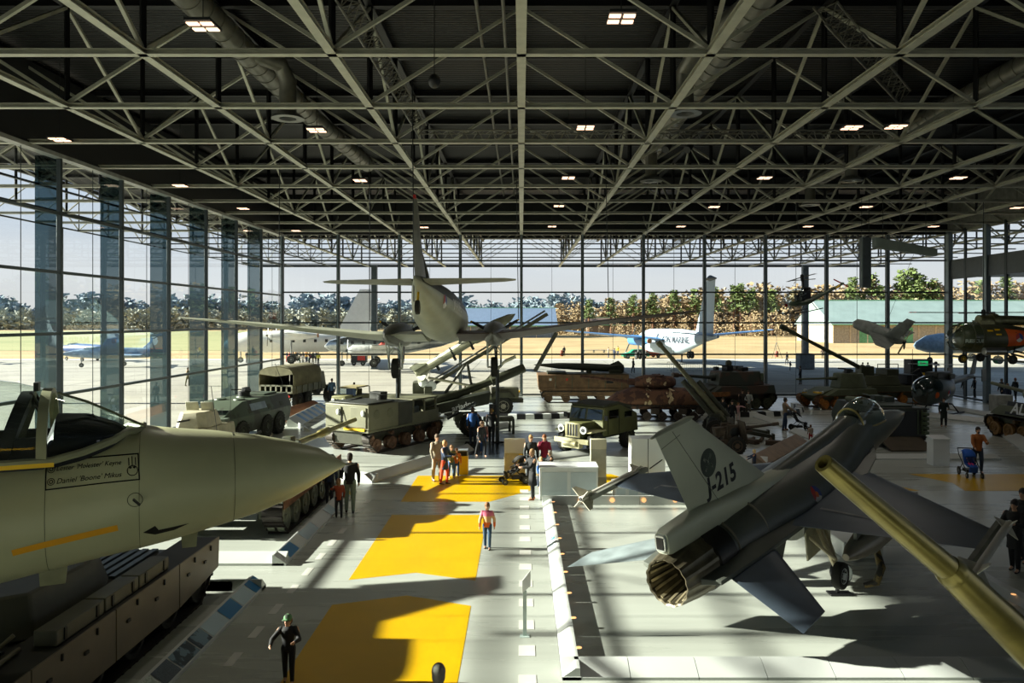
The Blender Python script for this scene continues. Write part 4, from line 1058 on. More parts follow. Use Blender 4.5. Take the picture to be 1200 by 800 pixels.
# long grey panels hanging in the air at right (folded rotor blades in their cases)
def hanging():
    PM = mat('84918b', .45, .2, var=.1)
    a = at(1014, 278, 42); b = at(1014, 337, 42)
    t = thing('hanging_case', 'long dark upright panel hanging on cables at upper right', 'panel', tuple(b))
    G().box((0, 0, (a.z - b.z) / 2), (.55, .3, a.z - b.z)).make('panel_body', mat('4a5354', .4, .3), t, .03)
    G().box((-.24, -.16, (a.z - b.z) / 2), (.06, .04, a.z - b.z)).make('panel_edge', PM, t)
    for x in (-.2, .2): G().cyl((x, 0, a.z - b.z), (x, 0, ZC - b.z), .015, n=5).make('suspension_cable', STEELD, t)
    p, q = at(1024, 284, 42), at(1096, 296, 41)
    t = thing('hanging_beam', 'long tapering grey box beam hanging level at upper right', 'beam', tuple(p)); q = q - p
    R = []
    for f_, h_ in ((0, .28), (1, .2)):
        c = q * f_; R.append([c + V((0, -.25, -h_)), c + V((0, .25, -h_)), c + V((0, .25, h_)), c + V((0, -.25, h_))])
    G().loft(R).make('beam_body', PM, t, .03)
    for f_ in (.15, .85): G().cyl(q * f_, (q.x * f_, q.y * f_, ZC - p.z), .015, n=5).make('suspension_cable', STEELD, t)
hanging()
# ------------------------------------------------------------------ vehicles
def hatch(g, x, y, z, r=.3):
    g.cyl((x, y, z), (x, y, z + .07), r, r * .9, 14); g.box((x - r * .9, y, z + .06), (.12, .2, .06))

def tank_hull(t, m, x0, x1, w, zb, zt, nose=.9, tail=.35, hw=None, sponson=.55, zs=None):
    """hull: lower tub between the tracks and sponsons over them, sloping nose"""
    zs = zs if zs is not None else zb + (zt - zb) * .55
    hw = hw or w / 2 - sponson
    g = G().prism([(x0 + .3, zb), (x1 - nose * .5, zb), (x1 - .05, zs - .1), (x1, zs), (x1 - nose, zt), (x0 + tail, zt), (x0, zs)], -hw, hw)
    a = g.make('hull', m, t, .02)
    for s in (-1, 1):
        G().prism([(x0 + .05, zs), (x1 - nose * .4, zs), (x1 - nose, zt - .02), (x0 + tail, zt - .02)], s * hw, s * w / 2).make('sponson', m, t, .015)
    return a

def afv_left():
    """long armoured vehicle right under the left fighter: side skirts, engine deck, stowage bins"""
    t = thing('armoured_vehicle', 'long armoured tracked vehicle with plain side skirts beneath the big hanging fighter', 'tank', (-8.35, 12.6), rz=90)
    SKIRT = mat('6d6353', .5, .1, var=.15, scale=1.5); DKM = mat('22231f', .5, .2, var=.3)
    for s in (-1, 1): track(t, -3.9, 4.1, s * 1.3, .6, 1.02, 6, .4, m_w=mat('2f2f28', .6), links=70)
    G().prism([(-3.8, .5), (3.4, .5), (4.0, .95), (3.3, 1.2), (-3.7, 1.2)], -1.0, 1.0).make('hull', DKM, t, .02)
    for s in (-1, 1):
        # skirt in plates
        g = None
        for i, (a, b) in enumerate(((-4.3, -2.35), (-2.32, -.2), (-.17, 2.1), (2.13, 4.0))):
            P = [(a, .42 if i else .5), (b, .42 if i < 3 else .62), (b if i < 3 else b + .05, 1.27), (a, 1.27)]
            g = G().prism(P, s * 1.70, s * 1.73).make('side_skirt', SKIRT, t, .006)
            for xx in (a + .35, (a + b) / 2 + .2):
                G().box((xx, s * 1.745, .95), (.1, .03, .05)).make('skirt_handle', BLACK, g); G().box((xx + .3, s * 1.745, 1.15), (.03, .03, .1)).make('skirt_bolt', BLACK, g)
        G().bx(-4.2, 4.0, s * 1.0, s * 1.7, 1.2, 1.26).make('fender', mat('26251f', .6), t)
        # bins along the fender
        for a, b in ((-1.6, -.35), (-.3, .75), (.8, 1.9)):
            q = G().bx(a, b, s * 1.28, s * 1.62, 1.27, 1.5).make('stowage_bin', mat('525143', .5, var=.2), t, .015)
            for xx in (a + .2, b - .2): G().bx(xx - .03, xx + .03, s * 1.62, s * 1.64, 1.3, 1.48).make('bin_latch', BLACK, q)
    g = G()
    for k in range(16): g.bx(-3.6 + k * .12, -3.53 + k * .12, -.95, .95, 1.2, 1.27)
    g.make('engine_louvres', mat('5b615f', .35, .5), t)
    g = G()
    for k in range(7): g.bx(1.5, 3.2, -.8 + k * .2, -.68 + k * .2, 1.2, 1.25)
    g.make('front_louvres', mat('4a5458', .35, .5), t)
    # low turret
    pl = [(-1.5, .6), (-1.2, 1.05), (.6, 1.1), (1.5, .7), (1.5, -.7), (.6, -1.1), (-1.2, -1.05), (-1.5, -.6)]
    G().hull2([V((x, y, 1.2)) for x, y in pl], [V((x * .86, y * .82, 1.85)) for x, y in pl]).make('turret', mat('3a3a30', .55, var=.2), t, .04)
    g = G(); g.tube([(-3.7, -1.15, 1.3), (-2.6, -1.3, 1.34), (-1.8, -1.2, 1.32)], .035); g.tube([(-3.7, -1.05, 1.35), (-2.7, -1.1, 1.36), (-1.9, -.9, 1.3), (-1.75, -1.1, 1.5)], .03); g.make('tow_cable', mat('6b6450', .5, .4), t)
    g = G(); g.cyl((-4.0, -.8, 1.05), (-4.0, .8, 1.05), .12); g.bx(-4.1, -3.9, -.9, .9, .7, 1.1); g.make('rear_plate', DKM, t, .02)
    G().cyl((-2.6, -.2, 1.25), (-3.3, .1, 1.33), .16, n=14).make('exhaust_silencer', mat('3a332b', .7), t)
    return t
afv_left()

def leopard():
    x, y = -8.15, 24.3
    t = thing('battle_tank', 'camouflaged battle tank parked behind the hanging fighter nose, gun pointing away', 'tank', (x, y), rz=90)
    MT = mat('45493a', .55, scale=.8, two='2a2a24'); LW = mat('6b7060', .55, var=.3)
    for s in (-1, 1): track(t, -3.55, 3.5, s * 1.32, .55, .98, 7, .36, m_w=LW, sprock='rear', links=72)
    tank_hull(t, MT, -3.5, 3.5, 3.2, .45, 1.35, 1.3, .2, sponson=.6)
    for s in (-1, 1):
        q = G().bx(-3.4, 3.2, s * 1.6, s * 1.63, .78, 1.15); q = q.make('side_skirt', mat('6d4a33', .8, var=.4, scale=5), t)
        G().bx(-3.62, -3.5, s * 1.25, s * 1.55, 1.0, 1.12).make('mud_flap', OLIVE, t)
        l_ = G().box((-3.55, s * 1.0, 1.05), (.12, .3, .18)).make('light_box', BLACK, t); G().cyl((-3.62, s * 1.0, 1.05), (-3.6, s * 1.0, 1.05), .07).make('tail_lamp', mat('ff3a2a', .4, var=0), l_)
    g = G()
    for k in range(12): g.bx(-3.3 + k * .13, -3.22 + k * .13, -1.0, 1.0, 1.35, 1.4)
    g.make('engine_grille', OLIVED, t)
    G().box((-3.62, -.1, .8), (.12, .7, .3)).make('rear_box', KHAKI, t, .02)
    G().bx(-3.6, -3.5, -.95, -.5, .55, .7).make('tow_hook', STEELD, t)
    pl = [(-2.0, .9), (-1.4, 1.2), (.4, 1.2), (1.3, .75), (1.5, .3), (1.5, -.3), (1.3, -.75), (.4, -1.2), (-1.4, -1.2), (-2.0, -.9)]
    tu = G().hull2([V((x, y, 1.38)) for x, y in pl], [V((x * .85, y * .78, 2.0)) for x, y in pl]).make('turret', MT, t, .05)
    tu.rotation_euler = (0, 0, rad(-12))
    R = [(1.2, 0, 1.72), (1.9, 0, 1.74), (1.95, 0, 1.74), (3.6, 0, 1.82), (3.65, 0, 1.82), (4.3, 0, 1.85), (4.35, 0, 1.85), (6.7, 0, 1.96)]
    G().tube(R, [.2, .18, .11, .1, .15, .15, .09, .085], 14).make('gun_barrel', mat('8b8450', .4, .3, var=.3), tu, ang=60)
    g = G(); hatch(g, -.2, -.4, 1.98); hatch(g, -.2, .45, 1.98); g.box((.5, -.5, 2.1), (.3, .3, .25)); g.cyl((-.6, .7, 1.98), (-.6, .7, 2.2), .08); g.make('hatches', OLIVED, tu, .01)
    g = G(); g.tube([(-.2, .45, 2.1), (-.2, .45, 2.3), (.5, .5, 2.35)], .04); g.box((-.1, .45, 2.3), (.5, .1, .12)); g.make('machine_gun', BLACK, tu)
    for s in (-1, 1):
        g = G()
        for k in range(4): g.cyl((.2 + k * .12, s * 1.1, 1.6), (.35 + k * .12, s * 1.3, 1.8), .045, n=8)
        g.make('smoke_launcher', BLACK, tu)
    G().cyl((-1.3, .8, 1.9), (-1.6, .9, 4.0), .01, n=4).make('antenna', BLACK, tu)
leopard()

def six_wheeler():
    t = thing('armoured_carrier', 'six wheeled green armoured carrier by the left glass wall', 'armoured carrier', (-14.3, 38.6), rz=262)
    M_ = mat('4a5646', .5, .1, scale=.8, two='3a3d32')
    R = []
    for x, wb, wt, zb, zt in ((-3.3, 1.15, .95, .75, 1.95), (-3.25, 1.25, 1.0, .55, 2.05), (1.6, 1.25, 1.0, .5, 2.05), (2.5, 1.2, .95, .6, 1.75), (3.3, 1.0, .7, .75, 1.25)):
        zm = 1.35; R.append([V((x, -wb * .9, zb)), V((x, -wb, zm)), V((x, -wt, zt)), V((x, wt, zt)), V((x, wb, zm)), V((x, wb * .9, zb))])
    G().loft(R).make('hull', M_, t, .02, ang=20)
    pr = None
    for s in (-1, 1):
        for x in (2.0, -.5, -1.9):
            if pr is None: pr = wheel(t, (x, s * 1.1, .58), .58, .38, OLIVED)
            else: dupchild(pr, (x, s * 1.1, .58), t)
        G().box((.3, s * 1.12, 1.7), (1.6, .05, .35), rx=s * .38).make('side_panel', mat('8b99a0', .3, .3), t)
        for x in (1.2, -.8, -2.2): G().box((x, s * 1.16, 1.55), (.35, .06, .25), rx=s * .38).make('side_hatch', OLIVED, t, .01)
        G().box((-3.32, s * .55, 1.3), (.04, .9, 1.1)).make('rear_door', mat('3c4a3a', .5), t, .02)
        G().cyl((-3.36, s * .95, 1.0), (-3.34, s * .95, 1.0), .06).make('tail_lamp', RED, t)
        G().box((2.72, s * .5, 1.62), (.05, .6, .3), ry=-.9).make('windscreen', WINDSC, t)
        G().cyl((3.2, s * .7, 1.2), (3.32, s * .7, 1.18), .1).make('head_lamp', WHITE, t)
    for hx_, hy_, hr_ in ((-.4, 0, .4), (1.0, .5, .3), (1.0, -.5, .3)): g = G(); hatch(g, hx_, hy_, 2.05, hr_); g.make('roof_hatch', M_, t, .01)
    G().box((-2.0, 0, 2.1), (1.4, 1.3, .1)).make('roof_cover', M_, t, .01)
    g = G(); g.cyl((-.4, 0, 2.1), (-.4, 0, 2.35), .3); g.cyl((-.4, 0, 2.45), (.9, 0, 2.55), .03); g.box((-.6, 0, 2.45), (.6, .15, .2)); g.cyl((-.4, .3, 2.4), (.2, .3, 2.5), .1); g.make('roof_gun', BLACK, t, .01)
    G().tube([(-3, .8, 2.0), (-3, .85, 2.6), (-2.0, .9, 3.7)], .012, 4).make('antenna', BLACK, t)
    q = G().bx(-.2, .2, 0, 0, 0, 0)
    G().box((-3.35, .8, 1.75), (.03, .18, .1)).make('flag_plate', RED, t); G().box((-3.35, .2, 1.55), (.03, .14, .3)).make('number_plate', WHITE, t)
six_wheeler()

def scout_car():
    t = thing('scout_vehicle', 'pale sand coloured scout car roof with hatch shields behind the fighter nose', 'armoured car', (-13.6, 31.8), rz=268)
    M_ = mat('b0aa90', .6, var=.2)
    G().hull2([V((x, y, .5)) for x, y in ((-2, -.9), (1.9, -.8), (1.9, .8), (-2, .9))], [V((x, y, 1.55)) for x, y in ((-1.8, -.85), (.9, -.7), (.9, .7), (-1.8, .85))]).make('hull', M_, t, .04)
    pr = None
    for s in (-1, 1):
        for x in (1.25, -1.3):
            if pr is None: pr = wheel(t, (x, s * .95, .45), .45, .28, M_)
            else: dupchild(pr, (x, s * .95, .45), t)
        G().bx(.8, 1.9, s * .75, s * 1.05, .9, .96).make('mudguard', M_, t, .01)
        G().cyl((1.7, s * .75, 1.1), (1.85, s * .75, 1.1), .09).make('head_lamp', GLASS, t)
    pl = [(-1.2, .45), (-.9, .7), (.4, .7), (.75, .4), (.75, -.4), (.4, -.7), (-.9, -.7), (-1.2, -.45)]
    G().hull2([V((x, y, 1.55)) for x, y in pl], [V((x * .8, y * .75, 2.2)) for x, y in pl]).make('turret', M_, t, .04)
    for y in (-.3, .35): G().box((-.25, y, 2.35), (.05, .55, .45), ry=.25).make('hatch_lid', mat('9b9a86', .5), t, .03)
    G().cyl((.5, 0, 1.9), (1.6, 0, 1.95), .04).make('gun_barrel', DARK, t)
    g = G()
    for y in (-.55, .55): g.box((-1.5, y, 1.62), (.5, .25, .14))
    g.make('deck_box', mat('5b6657', .5), t, .01)
    G().cyl((-1.7, .7, 1.5), (-1.75, .72, 3.2), .01, n=4).make('antenna', BLACK, t)
scout_car()

def truck_body(t, M_, x0, x1, w, z0, h, canvas=None):
    g = G(); g.bx(x0, x1, -w / 2, w / 2, z0, z0 + .1)
    for s in (-1, 1):
        g.bx(x0, x1, s * w / 2 - .03, s * w / 2 + .03, z0, z0 + h)
        for k in range(5): xx = x0 + (x1 - x0) * (k + .5) / 5; g.bx(xx - .04, xx + .04, s * (w / 2 + .03), s * (w / 2 + .07), z0, z0 + h)
    g.make('cargo_bed', M_, t, .008)

def canvas_truck():
    t = thing('army_truck', 'olive army truck with canvas tilt seen from behind at far left', 'truck', (-15.6, 53.3), rz=82)
    CV = mat('6e6a4e', .85, var=.25, scale=2); M_ = mat('5d5f45', .6)
    g = G(); g.bx(-3.4, 3.2, -.45, .45, .75, .95); g.make('chassis', OLIVED, t)
    truck_body(t, M_, -3.5, 1.0, 2.35, 1.15, .5)
    # tailgate with openings
    g = G()
    for z in (1.2, 1.65): g.bx(-3.56, -3.5, -1.15, 1.15, z, z + .1)
    for k in range(7): y = -1.1 + k * 2.2 / 6; g.bx(-3.56, -3.5, y - .05, y + .05, 1.2, 1.75)
    g.make('tailgate', mat('8b8c78', .5), t)
    # canvas tilt with bows
    n = 14
    def bow(x, off=0):
        P = [V((x, -1.18 - off, 1.6)), V((x, -1.18 - off, 2.45))]
        for i in range(n + 1): a = PI - PI * i / n; P.append(V((x, (1.15 + off) * cos(a), 2.5 + (.45 + off) * sin(a))))
        return P + [V((x, 1.18 + off, 2.45)), V((x, 1.18 + off, 1.6))]
    R = []
    for i in range(19):
        x = -3.5 + 4.5 * i / 18; R.append(bow(x, .03 * abs(cos(PI * i / 3))))
    cv = G().loft(R, False, False).make('canvas_tilt', CV, t)
    md = cv.modifiers.new('s', 'SOLIDIFY'); md.thickness = .03
    g = G(); P = bow(-3.52, -.02)
    g.add([P[i] for i in (1, 2, 3, 4, 5, 6, 7, 8, 9)] + [V((-3.52, 0, 2.3))], [tuple(range(10))]); g.add([P[i] for i in (17, 16, 15, 14, 13, 12, 11, 10, 9)] + [V((-3.52, 0.02, 2.3))], [tuple(range(10))])
    g.make('rolled_flap', mat('7b785c', .85), cv)
    G().bx(.9, 1.0, -1.1, 1.1, 1.2, 2.9).make('bed_front', BLACK, t)
    # cab and bonnet
    c = G().hull2([V((x, y, 1.05)) for x, y in ((1.15, -1.05), (2.5, -1.0), (2.5, 1.0), (1.15, 1.05))], [V((x, y, 2.3)) for x, y in ((1.2, -.95), (2.3, -.9), (2.3, .9), (1.2, .95))]).make('cab', M_, t, .05)
    G().hull2([V((x, y, .9)) for x, y in ((2.4, -.6), (3.6, -.5), (3.6, .5), (2.4, .6))], [V((x, y, 1.6)) for x, y in ((2.4, -.5), (3.5, -.42), (3.5, .42), (2.4, .5))]).make('bonnet', M_, t, .06)
    pr = None
    for s in (-1, 1):
        for x in (2.9, -.9, -2.3):
            if pr is None: pr = wheel(t, (x, s * .95, .58), .58, .36, OLIVED)
            else: dupchild(pr, (x, s * .95, .58), t)
        G().bx(2.3, 3.5, s * .75, s * 1.15, 1.2, 1.26).make('mudguard', M_, t, .02)
        G().cyl((-3.6, s * .9, 1.0), (-3.55, s * .9, 1.0), .08).make('tail_lamp', RED, t)
    o = dupchild(pr, (.75, -1.0, 1.25), t); o.scale = (.9, .9, .9)
    G().box((-3.7, 0, .8), (.2, 2.2, .15)).make('bumper', mat('8b8c78', .5), t, .02)
canvas_truck()

def jeep(t, M_, top=True):
    G().hull2([V((x, y, .55)) for x, y in ((-1.6, -.72), (1.65, -.6), (1.65, .6), (-1.6, .72))], [V((x, y, 1.0)) for x, y in ((-1.6, -.72), (1.6, -.5), (1.6, .5), (-1.6, .72))]).make('body', M_, t, .04)
    G().bx(.5, 1.6, -.5, .5, .95, 1.1).make('bonnet', M_, t, .05)
    g = G(); g.tube([(.45, -.65, 1.0), (.3, -.65, 1.5), (.3, .65, 1.5), (.45, .65, 1.0)], .03); g.make('windscreen_frame', M_, t)
    G().add([(.44, -.62, 1.03), (.31, -.62, 1.47), (.31, .62, 1.47), (.44, .62, 1.03)], [(0, 1, 2, 3)]).make('windscreen', WINDSC, t)
    if top: G().hull2([V((x, y, 1.5)) for x, y in ((-1.5, -.7), (.35, -.68), (.35, .68), (-1.5, .7))], [V((x, y, 1.58)) for x, y in ((-1.4, -.6), (.3, -.58), (.3, .58), (-1.4, .6))]).make('canvas_top', mat('8b815a', .8), t, .03)
    g = G()
    for x in (-1.5,):
        for s in (-1, 1): g.cyl((x, s * .68, 1.0), (x, s * .66, 1.5), .03)
    g.make('hoop', M_, t)
    for y in (-.35, .35): g = G(); g.box((-.3, y, .95), (.45, .45, .1)); g.box((-.55, y, 1.2), (.1, .45, .45)); g.make('seat', mat('4a4632', .8), t, .03)
    G().box((-.35, 0, 1.0), (2.2, 1.1, .04)).make('floor_pan', BLACK, t)
    pr = None
    for s in (-1, 1):
        for x in (1.15, -1.1):
            if pr is None: pr = wheel(t, (x, s * .68, .37), .37, .2, M_)
            else: dupchild(pr, (x, s * .68, .37), t)
        G().cyl((1.62, s * .35, .85), (1.7, s * .35, .85), .1).make('head_lamp', WHITE, t)
    G().cyl((1.66, 0, 0.8), (1.7, 0, .8), .12).make('radiator', BLACK, t)
t = thing('jeep', 'small army jeep with tan canvas top between canvas truck and tracked carrier', 'jeep', (-11.4, 50.6), rz=255)
jeep(t, mat('7b7a52', .6))

def tracked_carrier():
    t = thing('tracked_carrier', 'olive tracked cargo carrier with boxy rear body and open sided cab', 'tracked vehicle', (-6.5, 36.75), rz=61)
    M_ = mat('6a6a52', .55, var=.12); MD = mat('3d3e30', .6)
    for s in (-1, 1): track(t, -2.85, 2.85, s * 1.08, .4, .95, 5, .3, m_w=mat('6b4f3c', .7, var=.4, scale=6), m_t=mat('3f3a34', .55, .4, var=.4), links=64)
    G().prism([(-2.7, .4), (2.3, .4), (2.85, .85), (2.8, 1.1), (-2.8, 1.1)], -.85, .85).make('hull', MD, t, .02)
    G().bx(-2.9, 2.9, -1.3, 1.3, .98, 1.08).make('deck', M_, t, .01)
    bx_ = G().bx(-2.85, -.75, -1.28, 1.28, 1.08, 2.2).make('box_body', mat('73725a', .5, var=.08), t, .03)
    G().bx(-.75, .35, -1.28, 1.28, 1.08, 2.16).make('equipment_body', mat('3f4033', .5), t, .03)
    for x in (-2.3, -1.35): G().lathe([(.001, 0), (.2, 0), (.22, .02), (.001, .03)], (x, -1.30, 1.75), 'y').make('round_vent', M_, bx_)
    for y in (-.7, .75):
        g = G(); g.bx(-2.9, -2.86, y - .45, y + .45, 1.2, 2.1); g.make('rear_door', M_, bx_, .01)
        G().ball((-2.93, y - .3, 1.85), (.05, .1, .14)).make('door_vent', WHITE, bx_)
    G().cyl((-2.93, .1, 1.3), (-2.93, .35, 2.0), .02).make('door_bar', BLACK, bx_)
    G().bx(-2.95, -2.87, -1.1, .1, 1.06, 1.16).make('yellow_plate', YEL, bx_)
    g = G(); g.box((-1.8, 0, 2.25), (1.9, 2.3, .06)); g.box((-.4, .2, 2.4), (.5, .7, .35)); g.cyl((-.9, -.4, 2.25), (-.9, -.4, 2.5), .25); g.cyl((-2.2, .5, 2.25), (-.9, .8, 2.32), .04); g.make('roof_gear', mat('2e302a', .5), t, .02)
    # cab frame
    g = G()
    for x in (.45, 1.35, 2.3):
        for s in (-1, 1): g.bx(x - .05, x + .05, s * 1.22 - .04, s * 1.22 + .04, 1.5, 2.15)
    g.bx(.35, 2.45, -1.27, 1.27, 2.12, 2.2); g.bx(.35, 2.5, -1.28, -1.22, 1.08, 1.55); g.bx(.35, 2.5, 1.22, 1.28, 1.08, 1.55); g.bx(2.42, 2.5, -1.27, 1.27, 1.08, 1.6)
    g.make('cab', M_, t, .015)
    for y in (-.6, .6): g = G(); g.box((1.0, y, 1.3), (.5, .5, .12)); g.box((.75, y, 1.6), (.1, .5, .6)); g.make('seat', DARK, t, .03)
    G().box((2.48, -.7, 1.35), (.06, .5, .3)).make('front_plate', WHITE, t)
    G().box((1.7, 0, 1.5), (.5, 1.0, .4)).make('engine_cover', mat('9aa6a8', .4), t, .05)
    for s in (-1, 1): G().cyl((2.9, s * 1.0, 1.2), (3.0, s * 1.0, 1.2), .09).make('head_lamp', WHITE, t)
tracked_carrier()

def field_gun(name, label, x, y, rz, M_, length, elev, brl, trail=2.2, wr=.55, shield=True, twin=False, breech_z=1.2, textm=None):
    t = thing(name, label, 'field gun', (x, y), rz=rz)
    pr = wheel(t, (0, .85, wr), wr, wr * .42, mat('5d4a38', .7, var=.3)); dupchild(pr, (0, -.85, wr), t)
    G().cyl((0, -.85, wr), (0, .85, wr), .09).make('axle', M_, t)
    for s in (-1, 1):
        G().hull2([V((0, s * .15, wr)), V((0, s * .4, wr)), V((-trail, s * .75, .1)), V((-trail, s * .6, .1))], [V((0, s * .15, wr + .25)), V((0, s * .4, wr + .25)), V((-trail, s * .75, .28)), V((-trail, s * .6, .28))]).make('trail_leg', M_, t, .02)
        G().box((-trail, s * .68, .15), (.1, .4, .4)).make('spade', M_, t)
    c, s_ = cos(rad(elev)), sin(rad(elev)); b0 = V((-.5, 0, breech_z)); u = V((c, 0, s_))
    G().tube([b0, b0 + u * .5, b0 + u * .52, b0 + u * (length * .5), b0 + u * (length * .52), b0 + u * (length - .3), b0 + u * (length - .28), b0 + u * length], [brl * 1.7, brl * 1.7, brl * 1.3, brl * 1.25, brl, brl * .85, brl * 1.15, brl * 1.15], 14).make('gun_barrel', mat('6f6f56', .35, .3, var=.2) if twin else M_, t, ang=60)
    n_ = V((-s_, 0, c))
    for k, (off, ln, r) in enumerate(((-brl * 2.4, length * .55, brl * 1.1), (brl * 2.2, length * .45, brl * .9))):
        p = b0 + n_ * off; G().cyl(p, p + u * ln, r, n=12).make('recoil_cylinder', M_, t)
    g = G(); g.box((0, 0, breech_z - .25), (.7, .55, .6)); g.box(b0, (.45, .4, .4), ry=-rad(elev)); g.box((.0, .35, breech_z), (.5, .08, .7)); g.box((0, -.35, breech_z), (.5, .08, .7)); g.make('cradle', M_, t, .03)
    for s in (-1, 1): G().lathe([(.2, 0), (.23, .02), (.2, .04)], (0.1, s * .42, breech_z), 'y').make('hand_wheel', STEELD, t)
    if shield:
        for s in (-1, 1): G().hull2([V((.45, s * .2, .5)), V((.45, s * 1.0, .5)), V((.3, s * .95, 1.5)), V((.3, s * .2, 1.5))], [V((.48, s * .2, .5)), V((.48, s * 1.0, .5)), V((.33, s * .95, 1.5)), V((.33, s * .2, 1.5))]).make('gun_shield', M_, t)
    return t
# howitzer right of the middle, muzzle to the right
x, y = fl(857, 533)
field_gun('field_gun', 'rusty field gun with rubber wheel and shield, barrel pointing right', x + .1, y + .75, 8, mat('4a4033', .7, var=.5, scale=4), 2.9, 6, .07, 3.4, .42, breech_z=.95)
x, y = fl(838, 516)
field_gun('anti_aircraft_gun', 'big gun with long steep twin tubes pointing up left behind the tail fin', x + .2, y + 1, 172, mat('3c3f30', .6, var=.3), 5.2, 50, .13, 2.8, .5, shield=False, twin=True, breech_z=.9)

def arm_gun():
    x, y = fl(548, 511)
    t = thing('heavy_gun', 'dark green heavy gun carriage lettered ariadne, long tube raised to the right', 'heavy gun', (x, y + .8), rz=12)
    M_ = mat('33372a', .5, .1, var=.2)
    pr = wheel(t, (0, -.95, .62), .62, .36, mat('5d4a38', .7, var=.3)); dupchild(pr, (0, .95, .62), t)
    G().cyl((0, -.95, .62), (0, .95, .62), .1).make('axle', M_, t)
    G().tube([(-3.2, 0, 1.35), (-.6, 0, 2.1), (-.55, 0, 2.12), (1.2, 0, 2.75), (1.22, 0, 2.75), (3.0, 0, 3.45)], [.24, .24, .2, .19, .26, .24], 16).make('gun_tube', mat('474a3a', .4, .3), t, ang=60)
    arm = G().hull2([V((x_, y_, z)) for x_, z in ((-2.6, 1.0), (1.0, 1.75)) for y_ in (-.5, .4)][:1] + [V((1.0, -.5, 1.6)), V((1.0, .4, 1.6)), V((-2.6, .4, .8))], [V((-2.7, -.5, 1.45)), V((1.1, -.5, 2.25)), V((1.1, .4, 2.25)), V((-2.7, .4, 1.45))]).make('trail_arm', M_, t, .04)
    d = V((3.7, 0, .9)).normalized()
    text('lettering', 'ariadne', .42, WHITE, t, frame_m((-.35, -.57, 1.55), d, (0, 0, 1)), bold=.012)
    g = G(); g.hull2([V((-3.4, -.6, .5)), V((-1.8, -.6, .4)), V((-1.8, .6, .4)), V((-3.4, .6, .5))], [V((-3.4, -.5, 1.3)), V((-2.0, -.5, 1.1)), V((-2.0, .5, 1.1)), V((-3.4, .5, 1.3))]); g.make('rear_carriage', M_, t, .04)
    g = G(); g.tube([(-3.0, -.7, 1.3), (-2.6, -.7, 2.0), (-2.2, -.6, 1.4)], .04); g.lathe([(.25, 0), (.29, .03), (.25, .06)], (-2.7, -.72, 1.7), 'y'); g.cyl((-1.2, -.55, .9), (.3, -.55, 1.7), .08); g.make('elevating_gear', STEELD, t)
    G().bx(-.6, .7, -1.15, -.75, 1.3, 1.34).make('mudguard', WHITE, t, .01)
    g = G(); g.box((-.2, 0, 1.0), (1.2, .9, .6)); g.box((1.6, 0, .75), (1.6, .5, .25)); g.make('carriage_body', mat('6a6d5c', .5), t, .05)
    for s in (-1, 1): G().cyl((2.3, s * .5, .0), (2.3, s * .5, .8), .07).make('jack_leg', M_, t)
arm_gun()

